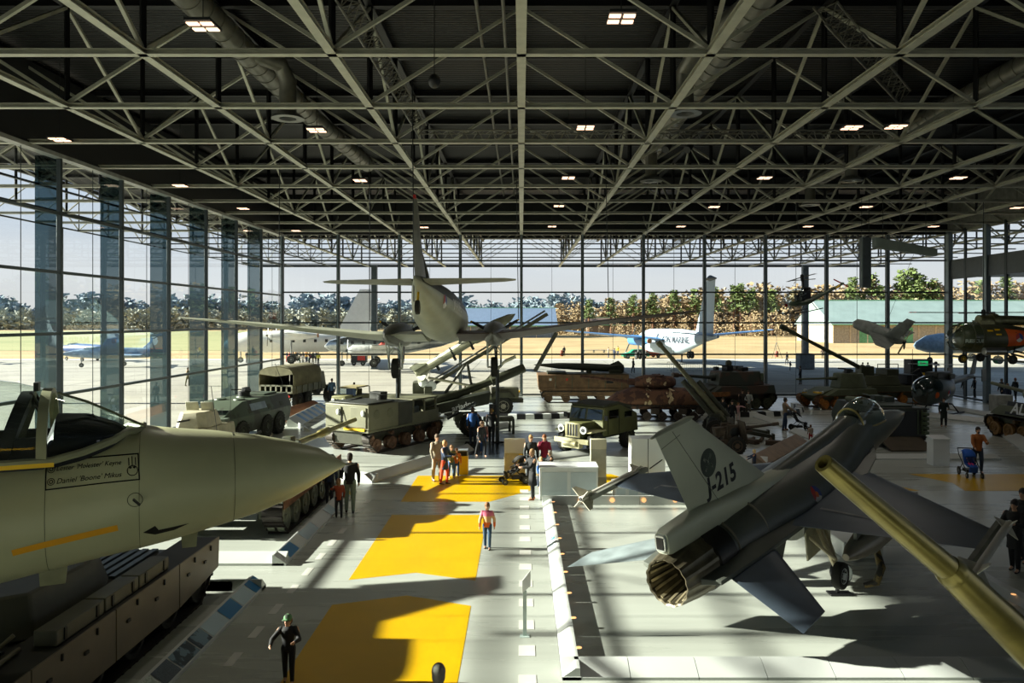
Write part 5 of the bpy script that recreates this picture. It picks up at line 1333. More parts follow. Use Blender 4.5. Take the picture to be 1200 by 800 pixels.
def rocket_truck():
    t = thing('rocket_truck', 'army truck with tall rocket launching rail sloping up right behind the transport plane', 'rocket launcher', (-3.3, 48.6), rz=4)
    M_ = mat('7a7960', .55, var=.2); MD = mat('4b4c3a', .6)
    G().bx(-3.6, 3.4, -.5, .5, .75, 1.0).make('chassis', MD, t, .02)
    pr = None
    for s in (-1, 1):
        for x in (2.1, -1.2, -2.5):
            if pr is None: pr = wheel(t, (x, s * 1.0, .6), .6, .4, mat('8b8878', .6))
            else: dupchild(pr, (x, s * 1.0, .6), t)
        G().hull2([V((x_, s * y_, 1.15)) for x_, y_ in ((1.3, .7), (1.5, 1.25), (2.8, 1.25), (2.9, .7))], [V((x_, s * y_, 1.5)) for x_, y_ in ((1.6, .7), (1.7, 1.2), (2.5, 1.2), (2.6, .7))]).make('mudguard', MD, t, .03)
        G().cyl((3.1, s * .7, 1.3), (3.25, s * .7, 1.3), .12).make('head_lamp', YEL if s > 0 else WHITE, t)
    G().hull2([V((x, y, 1.0)) for x, y in ((.1, -1.0), (1.4, -1.0), (1.4, 1.0), (.1, 1.0))], [V((x, y, 1.9)) for x, y in ((.1, -.95), (1.2, -.9), (1.2, .9), (.1, .95))]).make('cab', M_, t, .05)
    G().bx(1.4, 3.1, -.6, .6, 1.0, 1.7).make('bonnet', M_, t, .08)
    g = G(); g.box((-1.8, 0, 1.25), (3.6, 2.2, .3)); g.box((-3.2, 0, 1.7), (.8, 1.6, .8)); g.box((-2.6, -.9, 1.6), (.5, .3, .5)); g.make('launcher_base', MD, t, .04)
    ti = rad(-31.5); c, s_ = cos(-ti), sin(-ti)
    def U(a, b): return (-2.2 + a * c - b * s_, 0, 2.0 + a * s_ + b * c)
    g = G(); p, q = V(U(-.6, 0)), V(U(8.4, 0))
    for y in (-.35, .35): bar(g, p + V((0, y, 0)), q + V((0, y, 0)), .2)
    for k in range(14): a = V(U(-.4 + k * .65, 0)); g.box(a, (.1, .8, .12))
    g.make('launch_rail', mat('5a5a4a', .5, .2), t)
    G().cyl(V(U(-.6, .25)), V(U(8.4, .25)), .06).make('rail_guide', STEEL, t)
    g = G()
    for y in (-.5, .5):
        g.cyl((-1.6, y, 1.3), V(U(2.2, 0)) + V((0, y, 0)), .08); g.cyl((.2, y, 1.3), V(U(2.4, 0)) + V((0, y, 0)), .08)
        g.cyl((-2.8, y, 1.3), V(U(.2, 0)) + V((0, y, 0)), .08)
    g.make('support_strut', mat('4c4d42', .5), t)
    g = G(); g.cyl((.3, -.8, 1.4), (2.2, -.8, 3.4), .09); g.cyl((2.2, -.8, 3.4), (2.9, -.8, 3.7), .11); g.cyl((-2.6, -.9, 2.4), (1.0, -.9, 1.7), .08); g.make('hydraulic_ram', mat('b8b49a', .4, .2), t)
    G().cyl((4.2, .2, 2.7), (5.6, .2, 5.2), .14).make('rail_strut', mat('5b5c50', .5), t)
    g = G(); g.ball((-2.9, -.9, 2.1), .3); g.lathe([(.28, 0), (.32, .03), (.28, .06)], (-2.4, -1.0, 1.9), 'y'); g.make('aiming_gear', WHITE, t)
rocket_truck()
def rocket():
    p = at(487, 438, 47.6); q = V((cos(rad(31.5)), 0, sin(rad(31.5))))
    t = thing('rocket', 'long artillery rocket with finned tail lying on the sloping launch rail', 'rocket', tuple(p), rot=(0, rad(-31), rad(4)))
    G().tube([(0, 0, 0), (.1, 0, 0), (4.2, 0, 0), (4.25, 0, 0), (4.6, 0, 0), (5.9, 0, 0), (6.9, 0, 0), (7.3, 0, 0)], [.22, .3, .3, .36, .4, .4, .22, .02], 24).make('rocket_body', mat('82826c', .4, .3, var=.12), t, ang=60)
    for x in (2.6, 3.9): G().cyl((x, 0, 0), (x + .1, 0, 0), .33, n=24).make('rocket_band', DARK, t)
    for k in range(4):
        a = PI / 4 + k * PI / 2; u = V((0, cos(a), sin(a))); v_ = V((0, -sin(a), cos(a))) * .02
        P = [V((0, 0, 0)) + u * .28, V((1.0, 0, 0)) + u * .28, V((.3, 0, 0)) + u * .8, V((-.1, 0, 0)) + u * .8]
        G().add([x - v_ for x in P] + [x + v_ for x in P], [(3, 2, 1, 0), (4, 5, 6, 7), (0, 1, 5, 4), (1, 2, 6, 5), (2, 3, 7, 6), (3, 0, 4, 7)]).make('tail_fin', mat('c8c8b4', .4), t)
    for x in (1.4, 2.6, 3.9): G().box((x, 0, -.42), (.16, .5, .3)).make('rail_shoe', DARK, t)
rocket()

def missile_carrier():
    t = thing('missile_carrier', 'brown tracked missile carrier at the far glass wall', 'tracked vehicle', (4.5, 56.3), rz=180)
    M_ = mat('6a5136', .7, var=.35, scale=2.5); M2 = mat('54523c', .65)
    for s in (-1, 1): track(t, -3.1, 3.1, s * 1.15, .4, .85, 5, .3, m_w=mat('5c4630', .7, var=.3), links=56)
    G().prism([(-2.9, .5), (2.7, .5), (3.25, 1.0), (3.35, 2.05), (-3.3, 2.05), (-3.3, 1.1)], -1.3, 1.3).make('hull', M_, t, .03)
    G().bx(-3.3, 1.6, -1.15, 1.15, 2.05, 2.09).make('deck', M2, t)
    for s in (-1, 1):
        for k in range(5): G().bx(-2.8 + k * 1.2, -2.74 + k * 1.2, s * 1.3, s * 1.34, .95, 2.0).make('side_rib', M2, t)
        G().bx(-3.3, 3.2, s * 1.3, s * 1.36, .95, 1.05).make('side_rail', M_, t)
        G().box((-1.9, s * 1.32, 1.6), (.5, .04, .35)).make('vent', BLACK, t); G().box((1.2, s * 1.32, 1.7), (.12, .04, .16)).make('red_mark', RED, t); G().box((2.4, s * 1.32, 1.7), (.16, .04, .16)).make('white_mark', WHITE, t)
    g = G(); g.cyl((-.5, 0, 2.05), (-.5, 0, 2.35), .2); g.box((-2.4, .4, 2.2), (.9, .4, .3)); g.box((1.9, 0, 2.12), (1.4, 1.8, .16)); g.make('launch_cradle', OLIVED, t, .02)
missile_carrier()
def lance():
    t = thing('missile', 'slim dark green missile lying on top of the brown tracked carrier', 'missile', (4.3, 56.3, 2.55), rot=(0, rad(-2.5), PI))
    G().tube([(-3.3, 0, 0), (-3.2, 0, 0), (-.5, 0, 0), (1.5, 0, 0), (3.0, 0, 0), (3.4, 0, 0)], [.2, .28, .28, .22, .08, .01], 20).make('missile_body', mat('2d3327', .45), t, ang=60)
    for k in range(4):
        a = k * PI / 2 + .4; u = V((0, cos(a), sin(a))); G().hull2([V((-3.3, 0, 0)) + u * .25, V((-2.2, 0, 0)) + u * .25, V((-2.9, 0, 0)) + u * .6], [V((-3.3, .02, .02)) + u * .25, V((-2.2, .02, .02)) + u * .25, V((-2.9, .02, .02)) + u * .6]).make('missile_fin', mat('2d3327', .45), t)
lance()

def sherman():
    t = thing('battle_tank', 'rusty wartime tank with pale flaking paint patches, gun pointing left', 'tank', (8.0, 46.2), rz=176)
    M_ = RUST; P_ = mat('6b4a35', .85, scale=2.2, two='4a3026', bump=.3)
    for s in (-1, 1): track(t, -2.9, 2.9, s * 1.12, .42, .95, 6, .25, m_w=mat('3d332b', .75, var=.4), links=60)
    R = []
    for x, w_, zb, zt in ((-2.9, 1.0, .9, 1.5), (-2.6, 1.25, .7, 1.85), (-1, 1.35, .6, 1.95), (1.2, 1.35, .6, 1.95), (2.2, 1.2, .6, 1.6), (2.8, 1.0, .65, 1.15), (2.95, .8, .75, 1.0)):
        R.append([V((x, w_ * cos(a), (zb + zt) / 2 + (zt - zb) / 2 * math.copysign(abs(sin(a)) ** .7, sin(a)))) for a in [2 * PI * i / 20 for i in range(20)]])
    G().loft(R).make('hull', P_, t, ang=60)
    tu = G().fus([(-1.35, 0, 2.25, .3, .2), (-1.1, 0, 2.25, .7, .35), (-.3, 0, 2.25, .95, .42), (.5, 0, 2.25, .85, .42), (1.0, 0, 2.22, .45, .32), (1.1, 0, 2.22, .3, .25)], 24).make('turret', P_, t, ang=60)
    G().tube([(1.0, 0, 2.22), (1.5, 0, 2.26), (1.55, 0, 2.26), (4.2, 0, 2.55), (4.22, 0, 2.55), (4.4, 0, 2.57)], [.22, .2, .1, .08, .09, .09], 12).make('gun_barrel', M_, tu, ang=60)
    g = G(); hatch(g, -.3, .35, 2.62, .3); hatch(g, -.2, -.4, 2.62, .25); g.make('hatches', M_, tu, .01)
    PT = mat('c9b48c', .8, var=.3, scale=6)
    hl = [c for c in bpy.data.objects if c.parent == t and c.name.startswith('hull')][0]
    random.seed(3)
    for k in range(26):
        x = random.choice((-.9, .5)) + random.uniform(-.22, .22); z = random.uniform(1.0, 2.6)
        rr = random.uniform(.04, .12); n = 7
        vs = [V((0, 0, 0))] + [V((rr * random.uniform(.5, 1.3) * cos(2 * PI * i / n), rr * random.uniform(.7, 1.8) * sin(2 * PI * i / n), 0)) for i in range(n)]
        fs = [(0, i + 1, (i + 1) % n + 1) for i in range(n)]
        tg = tu if z > 1.95 else hl
        wrap('paint_flake', vs, fs, frame_m((x * (.6 if tg is tu else 1), 3, z), (-1, 0, 0), (0, 0, 1)), tg, (0, -1, 0), PT, tg, .01)
    g = G()
    for k in range(3): g.box((-1.6 + k * 1.6, 1.25, .62), (.5, .2, .35)); g.box((-1.6 + k * 1.6, -1.25, .62), (.5, .2, .35))
    g.make('bogie', mat('3d332b', .75), t, .03)
sherman()

def quad_truck():
    t = thing('artillery_tractor', 'green wartime artillery tractor truck facing left, round headlamps and blunt cab', 'truck', (3.55, 35.5), rz=229)
    M_ = mat('5a5c34', .5, var=.2); FRN_LIT = mat('a8a37c', .55, var=.15); CV = mat('4a4d3c', .8)  # pale cream of the front parts puts sunlight into the colour
    G().bx(-2.0, 2.0, -.45, .45, .55, .75).make('chassis', MD_ if False else OLIVED, t)
    # body: sloping back
    G().prism([(-2.0, .75), (.9, .75), (.9, 1.5), (.75, 2.05), (-.4, 2.15), (-1.9, 1.6)], -.98, .98).make('body', M_, t, .05)
    G().prism([(-.5, 2.12), (.75, 2.04), (.8, 2.12), (-.4, 2.24), (-1.5, 1.95), (-1.5, 1.8)], -.92, .92).make('canvas_roof', CV, t, .03)
    G().hull2([V((x, y, .75)) for x, y in ((.85, -.6), (1.85, -.5), (1.85, .5), (.85, .6))], [V((x, y, 1.4)) for x, y in ((.85, -.55), (1.75, -.42), (1.75, .42), (.85, .55))]).make('bonnet', M_, t, .06)
    G().bx(1.84, 1.9, -.32, .32, .8, 1.35).make('radiator_grille', DARK, t, .01)
    g = G(); g.bx(1.85, 1.93, -.4, .4, .76, .82); g.bx(1.85, 1.93, -.4, .4, 1.34, 1.4); g.bx(1.85, 1.93, -.4, -.34, .8, 1.36); g.bx(1.85, 1.93, .34, .4, .8, 1.36)
    for k in range(5): g.bx(1.89, 1.93, -.3 + k * .15 - .012, -.3 + k * .15 + .012, .8, 1.36)
    g.make('grille_frame', FRN_LIT, t)
    g = G(); g.bx(1.95, 2.05, -.95, .95, .5, .72); g.cyl((2.1, -.35, .5), (2.1, .35, .5), .12); g.box((1.95, 0, .42), (.3, 1.0, .25)); g.make('front_bumper', FRN_LIT, t, .02)
    pr = None
    for s in (-1, 1):
        for x in (1.3, -1.25):
            if pr is None: pr = wheel(t, (x, s * .82, .5), .5, .32, mat('5a5c34', .5))
            else: dupchild(pr, (x, s * .82, .5), t)
        G().hull2([V((x_, s * y_, 1.0)) for x_, y_ in ((.7, .55), (.7, 1.02), (1.95, 1.02), (1.95, .5))], [V((x_, s * y_, 1.08)) for x_, y_ in ((.75, .55), (.75, 1.0), (1.8, 1.0), (1.8, .5))]).make('front_wing', FRN_LIT if s > 0 else M_, t, .02)
        l_ = G().lathe([(.001, 1.75), (.12, 1.78), (.17, 1.93), (.17, 1.97), (.001, 1.98)], (0, s * .62, 1.12), 'x', 18).make('head_lamp', WHITE, t)
        G().lathe([(.001, 1.985), (.09, 1.985), (.09, 2.0), (.001, 2.0)], (0, s * .62, 1.12), 'x', 16).make('lamp_lens', DARK, l_)
        G().add([V((.93, s * .06, 1.48)), V((.93, s * .9, 1.48)), V((.80, s * .86, 1.95)), V((.80, s * .06, 1.95))], [(0, 1, 2, 3)]).make('windscreen', WINDSC, t)
        G().box((.1, s * .99, 1.7), (.75, .02, .4)).make('side_window', WINDSC, t)
        G().box((-1.1, s * .99, 1.6), (.6, .02, .28)).make('side_window', WINDSC, t)
        g = G()
        for x in (.55, -.35): g.bx(x - .01, x + .01, s * .98, s * 1.0, .8, 1.9)
        g.make('door_seam', BLACK, t)
        G().box((.95, s * 1.15, 1.6), (.03, .18, .22)).make('wing_mirror', DARK, t)
    g = G(); g.bx(.84, .92, -.95, .95, 1.42, 1.48); g.bx(.74, .84, -.9, .9, 1.95, 2.02); g.make('screen_frame', M_, t)
    o = wheel(t, (-2.15, 0, 1.1), .45, .25, M_); o.rotation_euler = (0, 0, PI / 2)
    g = G(); g.tube([(-1.2, -.95, 1.9), (-1.9, -.95, 1.7), (-1.95, -.95, 1.0)], .03); g.make('grab_rail', FRN_LIT, t)
quad_truck()

def spg(name, label, cat, x, y, rz, M_, L_, W_, hull_h, turret, gun, wheels, wm=None, tm=None, extra=None):
    t = thing(name, label, cat, (x, y), rz=rz)
    for s in (-1, 1): track(t, -L_ / 2, L_ / 2, s * (W_ / 2 - .28), .42, hull_h * .68, wheels, hull_h * .22, m_w=wm, m_t=tm, links=60)
    tank_hull(t, M_, -L_ / 2 + .1, L_ / 2 - .05, W_, .4, hull_h, 1.5, .2, sponson=.5)
    tx, tl, tw, z0, z1, k = turret
    pl = [(-tl / 2, tw * .42), (-tl * .3, tw / 2), (tl * .2, tw / 2), (tl / 2, tw * .28), (tl / 2, -tw * .28), (tl * .2, -tw / 2), (-tl * .3, -tw / 2), (-tl / 2, -tw * .42)]
    tu = G().hull2([V((tx + a, b, z0)) for a, b in pl], [V((tx + a * k, b * k, z1)) for a, b in pl]).make('turret', M_, t, .04)
    gx, gz, gl, gr, el, brake = gun
    u = V((cos(rad(el)), 0, sin(rad(el)))); b = V((gx, 0, gz))
    rr = [gr * 2.2, gr * 2.0, gr * 1.2, gr, gr, gr * (1.6 if brake else 1), gr * (1.6 if brake else 1)]
    G().tube([b, b + u * .5, b + u * .52, b + u * (gl * .6), b + u * (gl - .45), b + u * (gl - .43), b + u * gl], rr, 14).make('gun_barrel', M_, tu, ang=60)
    if brake: G().cyl(b + u * (gl - .005), b + u * (gl + .01), gr * .8).make('muzzle_bore', BLACK, tu)
    g = G(); hatch(g, tx - .2, .4, z1, .28); hatch(g, tx - .3, -.4, z1, .28); g.make('hatches', M_, tu, .01)
    for s in (-1, 1): G().cyl((L_ / 2 - .6, s * W_ * .36, hull_h * .85), (L_ / 2 - .45, s * W_ * .36, hull_h * .85), .09).make('head_lamp', WHITE, t)
    return t, tu
# turreted howitzer vehicle right of the rusty tank
t, tu = spg('self_propelled_gun', 'dark camouflaged self propelled howitzer with large turret at the far glass wall', 'self propelled gun', 14.0, 51.6, 200, mat('353a30', .55, scale=.8, two='4d3b2e'), 6.0, 2.9, 1.65, (-.5, 3.4, 2.6, 1.65, 2.55, .85), (.9, 2.1, 3.4, .1, 5, True), 6)
g = G(); g.box((0, 0, 2.75), (.5, .6, .4)); g.cyl((.2, .2, 2.9), (.9, .2, 3.0), .04); g.box((-.9, .5, 2.7), (.5, .5, .25)); g.box((-1.2, -.5, 2.7), (.6, .5, .3)); g.box((.5, -.6, 2.7), (.3, .3, .25)); g.make('roof_gear', BLACK, tu, .03)
G().ball((-.1, .0, 3.05), (.22, .22, .25)).make('searchlight', OLIVED, tu)
for k in range(4): G().box((-2.0, -.9 + k * .6, 2.15), (.25, .5, .55)).make('pack', mat('55604e', .8), tu, .06)
G().box((2.6, 1.0, 1.25), (.05, .5, .14)).make('number_plate', YEL, t)
for s in (-1, 1): G().box((1.6, s * 1.46, 1.15), (1.6, .04, .3)).make('side_panel', RUSTO, t)
# light tank with orange-brown running gear
OT = mat('b0702c', .7, var=.35, scale=5)
t, tu = spg('light_tank', 'light green tank with orange rusted tracks and thin gun pointing left', 'tank', 21.8, 52.4, 196, mat('5a6148', .55, var=.15), 4.9, 2.5, 1.35, (-.8, 2.0, 1.9, 1.35, 2.35, .8), (.1, 2.0, 3.2, .06, 0, False), 5, wm=OT, tm=mat('6b4a2c', .7, var=.5, scale=6))
g = G(); g.box((-.7, .2, 2.5), (.4, .3, .3)); g.cyl((-.5, .2, 2.65), (.1, .2, 2.7), .05); g.box((-1.2, -.3, 2.45), (.5, .3, .2)); g.make('roof_gear', DARK, tu, .02)
G().box((2.1, -.7, .95), (.05, .5, .16)).make('number_plate', YEL, t); G().box((2.3, .9, 1.15), (.3, .5, .1)).make('mudguard', YEL, t)
# howitzer carrier with the very long barrel
t, tu = spg('self_propelled_gun', 'green self propelled gun with a very long barrel raised to the left', 'self propelled gun', 26.2, 55.6, 184, mat('4e523c', .55, var=.15), 5.6, 2.8, 1.3, (.2, 2.6, 2.3, 1.3, 2.0, .85), (1.0, 2.3, 7.2, .13, 27, True), 5, wm=OT, tm=mat('6b4a2c', .7, var=.5, scale=6))
g = G(); g.box((1.1, 0, 2.2), (1.0, .9, .9)); g.box((-.6, 0, 2.2), (.9, 1.6, .5)); g.make('gun_mount', mat('4e523c', .55), tu, .05)
g = G()
for z in (1.9, 2.3, 2.7): g.cyl((-2.2, -1.3, z), (-.6, -1.3, z), .03)
for x in (-2.2, -.6): g.cyl((x, -1.3, 1.3), (x, -1.3, 2.7), .03)
g.make('side_rail', STEEL, t)
g = G(); g.box((-2.0, 0, 1.7), (.8, 1.8, .7)); g.box((-2.6, .3, 1.6), (.4, .8, .5)); g.tube([(-2.4, 0, 2), (-3.0, 0, 2.4), (-3.4, 0, 1.7)], .1); g.make('rear_spade_gear', DARK, t, .03)

def ramp_carrier():
    x, y = 17.9, 38.2
    t = thing('armoured_carrier', 'dark tracked armoured carrier beyond the jet nose with rear ramp lowered', 'armoured carrier', (x, y), rz=90)
    M_ = mat('323a2c', .5, scale=.8, two='26261f')
    for s in (-1, 1): track(t, -2.3, 2.4, s * 1.08, .38, .85, 5, .3, links=50)
    G().prism([(-2.3, .45), (1.9, .45), (2.5, .9), (2.4, 1.2), (1.7, 1.85), (-2.3, 1.85)], -1.3, 1.3).make('hull', M_, t, .03)
    for k in range(6): G().bx(-2.36, -2.3, -1.25 + k * .1, -1.2 + k * .1, .6, 1.75).make('rear_rib', mat('4d5a40', .5), t) if k in (0, 2, 4) else None
    G().bx(-2.33, -2.29, -.9, 1.0, .55, 1.7).make('rear_opening', BLACK, t)
    G().hull2([V((-2.3, -.95, .42)), V((-2.3, 1.05, .42)), V((-3.6, 1.05, .02)), V((-3.6, -.95, .02))], [V((-2.3, -.95, .5)), V((-2.3, 1.05, .5)), V((-3.6, 1.05, .08)), V((-3.6, -.95, .08))]).make('rear_ramp', mat('4a4030', .7), t, .01)
    g = G()
    for k in range(5): g.box((-2.45, -1.15 - .0 * k, .7 + k * .22), (.2, .22, .14))
    g.make('rear_stowage', mat('4d5a40', .5), t, .02)
    g = G(); hatch(g, -.2, 0, 1.85, .4); hatch(g, 1.1, .6, 1.85); g.bx(-1.9, -.7, -.8, .8, 1.85, 1.93); g.box((.6, -.7, 2.0), (.9, .5, .25)); g.cyl((.2, 0, 2.1), (1.6, 0, 2.15), .04); g.box((.1, 0, 2.1), (.5, .4, .25)); g.make('roof_gear', mat('3d463a', .5), t, .02)
    G().cyl((-1.5, -1.0, 1.85), (-1.5, -1.0, 4.6), .012, n=4).make('antenna', STEELD, t)
    g = G(); g.tube([(-.6, 1.1, 1.9), (-.2, 1.1, 2.05), (1.2, 1.0, 1.95)], .12); g.make('camouflage_roll', mat('6a6f58', .9), t)
ramp_carrier()

def edge_tank():
    t = thing('battle_tank', 'tracked vehicle at the right edge with white lettering and round turret ball', 'tank', (26.2, 37.2), rz=96)
    M_ = mat('646850', .55, var=.15)
    for s in (-1, 1): track(t, -3.1, 3.1, s * 1.2, .5, 1.05, 6, .35, m_w=mat('8b6a3c', .6, var=.4), links=58)
    tank_hull(t, M_, -3.1, 3.1, 3.0, .5, 1.7, 1.2, .3)
    G().hull2([V((-2.9, 1.5, 1.25)), V((1.5, 1.5, 1.25)), V((1.5, 1.3, 1.9)), V((-2.9, 1.3, 1.9))], [V((-2.9, 1.54, 1.25)), V((1.5, 1.54, 1.25)), V((1.5, 1.34, 1.9)), V((-2.9, 1.34, 1.9))]).make('name_board', BLACK, t)
    text('lettering', 'ALLIE', .75, WHITE, t, frame_m((.1, 1.56, 1.57), (-1, 0, 0), (0, -.29, .95)), bold=.02)
    G().ball((-1.2, .6, 2.3), (.6, .6, .55), 20, 12).make('turret', M_, t, ang=80); G().ball((.5, .3, 2.3), (.9, .8, .6), 20, 12).make('turret_dome', M_, t, ang=80)
    G().cyl((1.2, .3, 2.3), (4.0, .3, 2.6), .09).make('gun_barrel', M_, t)
edge_tank()

def near_gun():
    """barrel beside the camera; its turret stands out of the picture at the lower right"""
    GM = mat('93864a', .28, .5, var=.25, scale=4, bump=.02)
    a = at(965, 543, 5.5); b = at(1113, 668, 5.95); c = at(1200, 752, 6.2); d = (c - b).normalized()
    e_ = c + d * 2.2
    t = thing('gun_tank', 'tank whose long brass green barrel crosses the lower right corner', 'tank', (e_.x, e_.y, 0))
    o = V((e_.x, e_.y, 0))
    tb = G().tube([a - o + (b - a).normalized() * .0, a - o + (b - a) * .02, b - o], [.070, .074, .102], 28, False).make('gun_barrel', GM, t, ang=60)
    rm = G(); u = (b - a).normalized(); q = u.orthogonal().normalized(); w_ = u.cross(q); n = 28; R = []
    for off, r in ((0, .072), (-.006, .069), (-.006, .043), (.02, .04), (.5, .04)): R.append([a - o + u * off + (q * cos(2 * PI * i / n) + w_ * sin(2 * PI * i / n)) * r for i in range(n)])
    rm.loft(R, False).make('muzzle', GM, tb, ang=40)
    G().cyl(a - o + u * .48, a - o + u * .5, .04).make('bore', BLACK, tb)
    G().tube([b - o - d * .05, b - o, b - o + d * .03, b - o + d * .06, b - o + d * .08], [.106, .12, .124, .122, .118], 28).make('barrel_collar', GM, tb)
    G().tube([b - o, c - o, e_ - o], [.12, .158, .2], 28).make('barrel_sleeve', GM, tb, ang=60)
    k = e_.z
    pl = [(-1.3, .6), (-.6, 1.0), (.6, 1.0), (1.3, .6), (1.3, -1.6), (.7, -2.2), (-.7, -2.2), (-1.3, -1.6)]
    G().hull2([V((x, y - .3, k - 1.2)) for x, y in pl], [V((x * .8 + .3, y * .8 - .5, k + .2)) for x, y in pl]).make('turret', OLIVE, t, .05)
    G().bx(-1.2, 1.2, -3.6, 1.4, .5, k - 1.2).make('hull', OLIVE, t, .05)
    for s in (-1, 1): G().bx(s * 1.2, s * 1.7, -3.8, 1.8, 0, 1.0).make('track', TRACK, t, .1)
near_gun()
# ------------------------------------------------------------------ people
SKIN = mat('c79a7c', .55, var=.05); SKIN2 = mat('b98a6c', .55, var=.05)

def cap(g, a, b, r1, r2, n=10):
    g.cyl(a, b, r1, r2, n); g.ball(a, r1, n, 6); g.ball(b, r2, n, 6)

def blob(g, name, m, parent, vox, sm=2):
    o = g.make(name, m, parent, ang=180)
    r = o.modifiers.new('r', 'REMESH'); r.mode = 'VOXEL'; r.voxel_size = vox; r.use_smooth_shade = True
    s = o.modifiers.new('s', 'SMOOTH'); s.iterations = sm; s.factor = .5
    return o

def person(x, y, face, H, label, top, bottom, hair='3a2c20', skin=None, arms=((8, 12), (8, 12)), stride=10, coat=0, longhair=False, capc=None, shoes='1c1a18', group=None,
           head=0, lean=0, sit=False, vox=.016, hood=None, skirt=None, slim=1.0, z=0, low=False, topmat=None, bare_legs=False, beard=False, child=False):
    """arms: (left, right), each (raise forward deg, elbow bend deg[, out deg])"""
    skin = skin or SKIN
    t = thing('person', label, 'person', (x, y, z), rz=face, group=group)
    k = H; W = slim
    hw = .052 * k; z_h = .52 * k; sh = .118 * k * W; zs = .80 * k
    if sit: z_h = .28 * k; zs = .56 * k
    lx = sin(rad(lean)) * (zs - z_h)
    legs = []
    for s in (-1, 1):
        hip = V((0, s * hw, z_h))
        if sit: knee = hip + V((.23 * k, s * .02 * k, .0)); ank = knee + V((.02 * k, 0, -.23 * k))
        else:
            a = rad(stride) * s; knee = hip + V((sin(a) * .24 * k, s * .004 * k, -cos(a) * .24 * k)); b = a * .2 - abs(a) * .45; ank = knee + V((sin(b) * .235 * k, 0, -cos(b) * .235 * k))
        legs.append((hip, knee, ank))
    low_z = min(l[2].z for l in legs) - .042 * k
    dz_ = V((0, 0, -low_z)); legs = [tuple(p + dz_ for p in l) for l in legs]; z_h -= low_z; zs -= low_z
    armj = []
    for s, a in ((1, arms[0]), (-1, arms[1])):
        S0 = V((lx, s * sh, zs)); ou = rad(a[2] if len(a) > 2 else 9); f_ = rad(a[0]); e_ = rad(a[0] + a[1])
        E = S0 + V((sin(f_) * cos(ou), s * sin(ou), -cos(f_) * cos(ou))) * (.165 * k)
        Wd = V((sin(e_), -s * (.35 if a[1] > 40 else .0), -cos(e_))).normalized(); Wp = E + Wd * (.145 * k)
        armj.append((S0, E, Wp, Wd, s))
    hz = zs + .125 * k; hx = lx * 1.2 + .012 * k; hc = V((hx, 0, hz))
    hk = 1.18 if child else 1.0
    g = G()
    # body: torso, neck, limbs, head, face
    cap(g, (0, 0, z_h), (lx, 0, zs - .05 * k), .046 * k, .052 * k); cap(g, (lx, 0, zs), hc - V((.01 * k, 0, .04 * k)), .032 * k, .03 * k)
    for hip, knee, ank in legs:
        cap(g, hip, knee, .048 * k, .034 * k); cap(g, knee, ank, .034 * k, .02 * k); cap(g, ank, ank + V((.07 * k, 0, -.022 * k)), .02 * k, .018 * k)
    for S0, E, Wp, Wd, s in armj:
        cap(g, S0, E, .03 * k, .024 * k); cap(g, E, Wp, .024 * k, .016 * k)
        side = Wd.cross(V((0, 1, 0))); side = V((0, 1, 0)).cross(Wd).normalized() if Wd.length else V((1, 0, 0))
        pc = Wp + Wd * (.022 * k); g.ball(pc, (.019 * k, .012 * k, .025 * k), 8, 6)
        if not low:
            cap(g, Wp, Wp + Wd * (.04 * k), .017 * k, .019 * k, 8)
            for i, (o_, l_) in enumerate(((-.015, .036), (-.005, .042), (.005, .04), (.015, .03))):
                b0 = Wp + Wd * (.045 * k) + side * (o_ * k); b1 = b0 + Wd * (l_ * .55 * k) + V((0, -s * .003 * k, 0)); b2 = b1 + (Wd * .5 + V((0, -s, 0)) * .6).normalized() * (l_ * .5 * k)
                cap(g, b0, b1, .0056 * k, .0053 * k, 6); cap(g, b1, b2, .0053 * k, .0045 * k, 6)
            cap(g, Wp + Wd * (.015 * k) + side * (.014 * k), Wp + Wd * (.04 * k) + side * (.03 * k), .007 * k, .0055 * k, 6)
    hr = V((.052 * k, .043 * k, .064 * k)) * hk
    R_ = Matrix.Rotation(rad(head), 3, 'Z')
    hp = lambda a, b, c: hc + R_ @ V((a * hr.x, b * hr.y, c * hr.z))
    g.ball(hp(0, 0, .12), tuple(hr * .98), 14, 10); g.ball(hp(.2, 0, -.42), (hr.x * .7, hr.y * .72, hr.z * .52), 12, 8)
    cap(g, hp(.92, 0, .1), hp(1.14, 0, -.18), .005 * k * hk, .009 * k * hk, 6)
    for s in (-1, 1): g.ball(hp(-.02, s * 1.0, 0), (.009 * k, .005 * k, .015 * k), 8, 6)
    g.ball(hp(.86, 0, -.55), (.008 * k, .016 * k, .006 * k), 8, 6); g.ball(hp(.7, 0, -.85), (.014 * k, .018 * k, .012 * k), 8, 6)
    body = blob(g, 'body', skin, t, vox, 1)
    if not low:
        g = G()
        for s in (-1, 1): g.ball(hp(.9, s * .38, .08), (.005 * k, .007 * k, .005 * k), 8, 6); g.box(hp(.93, s * .38, .26), (.004 * k, .018 * k, .003 * k))
        g.make('eyes', mat('1b1410', .3), body)
        g = G(); g.box(hp(1.0, 0, -.52), (.006 * k, .024 * k, .003 * k)); g.make('mouth', mat('8b4a42', .5), body)
    # top
    g = G(); z0 = z_h + (.0 if not coat else 0)
    wr, wd = .088 * k * W, .068 * k * W
    R = []
    zb = z_h - .035 * k - coat * k
    prof = [(zb, 1.0 + coat * 1.2), (z_h - .03 * k, 1.02), (z_h + .06 * k, .95), (z_h + .14 * k, 1.0), (zs - .06 * k, 1.2), (zs, 1.18), (zs + .03 * k, .8), (zs + .045 * k, .42)]
    for zz, f_ in prof:
        u = max(0, min(1, (zz - z_h) / (zs - z_h))); R.append([V((lx * u + wd * f_ * cos(2 * PI * i / 18), wr * f_ * sin(2 * PI * i / 18), zz)) for i in range(18)])
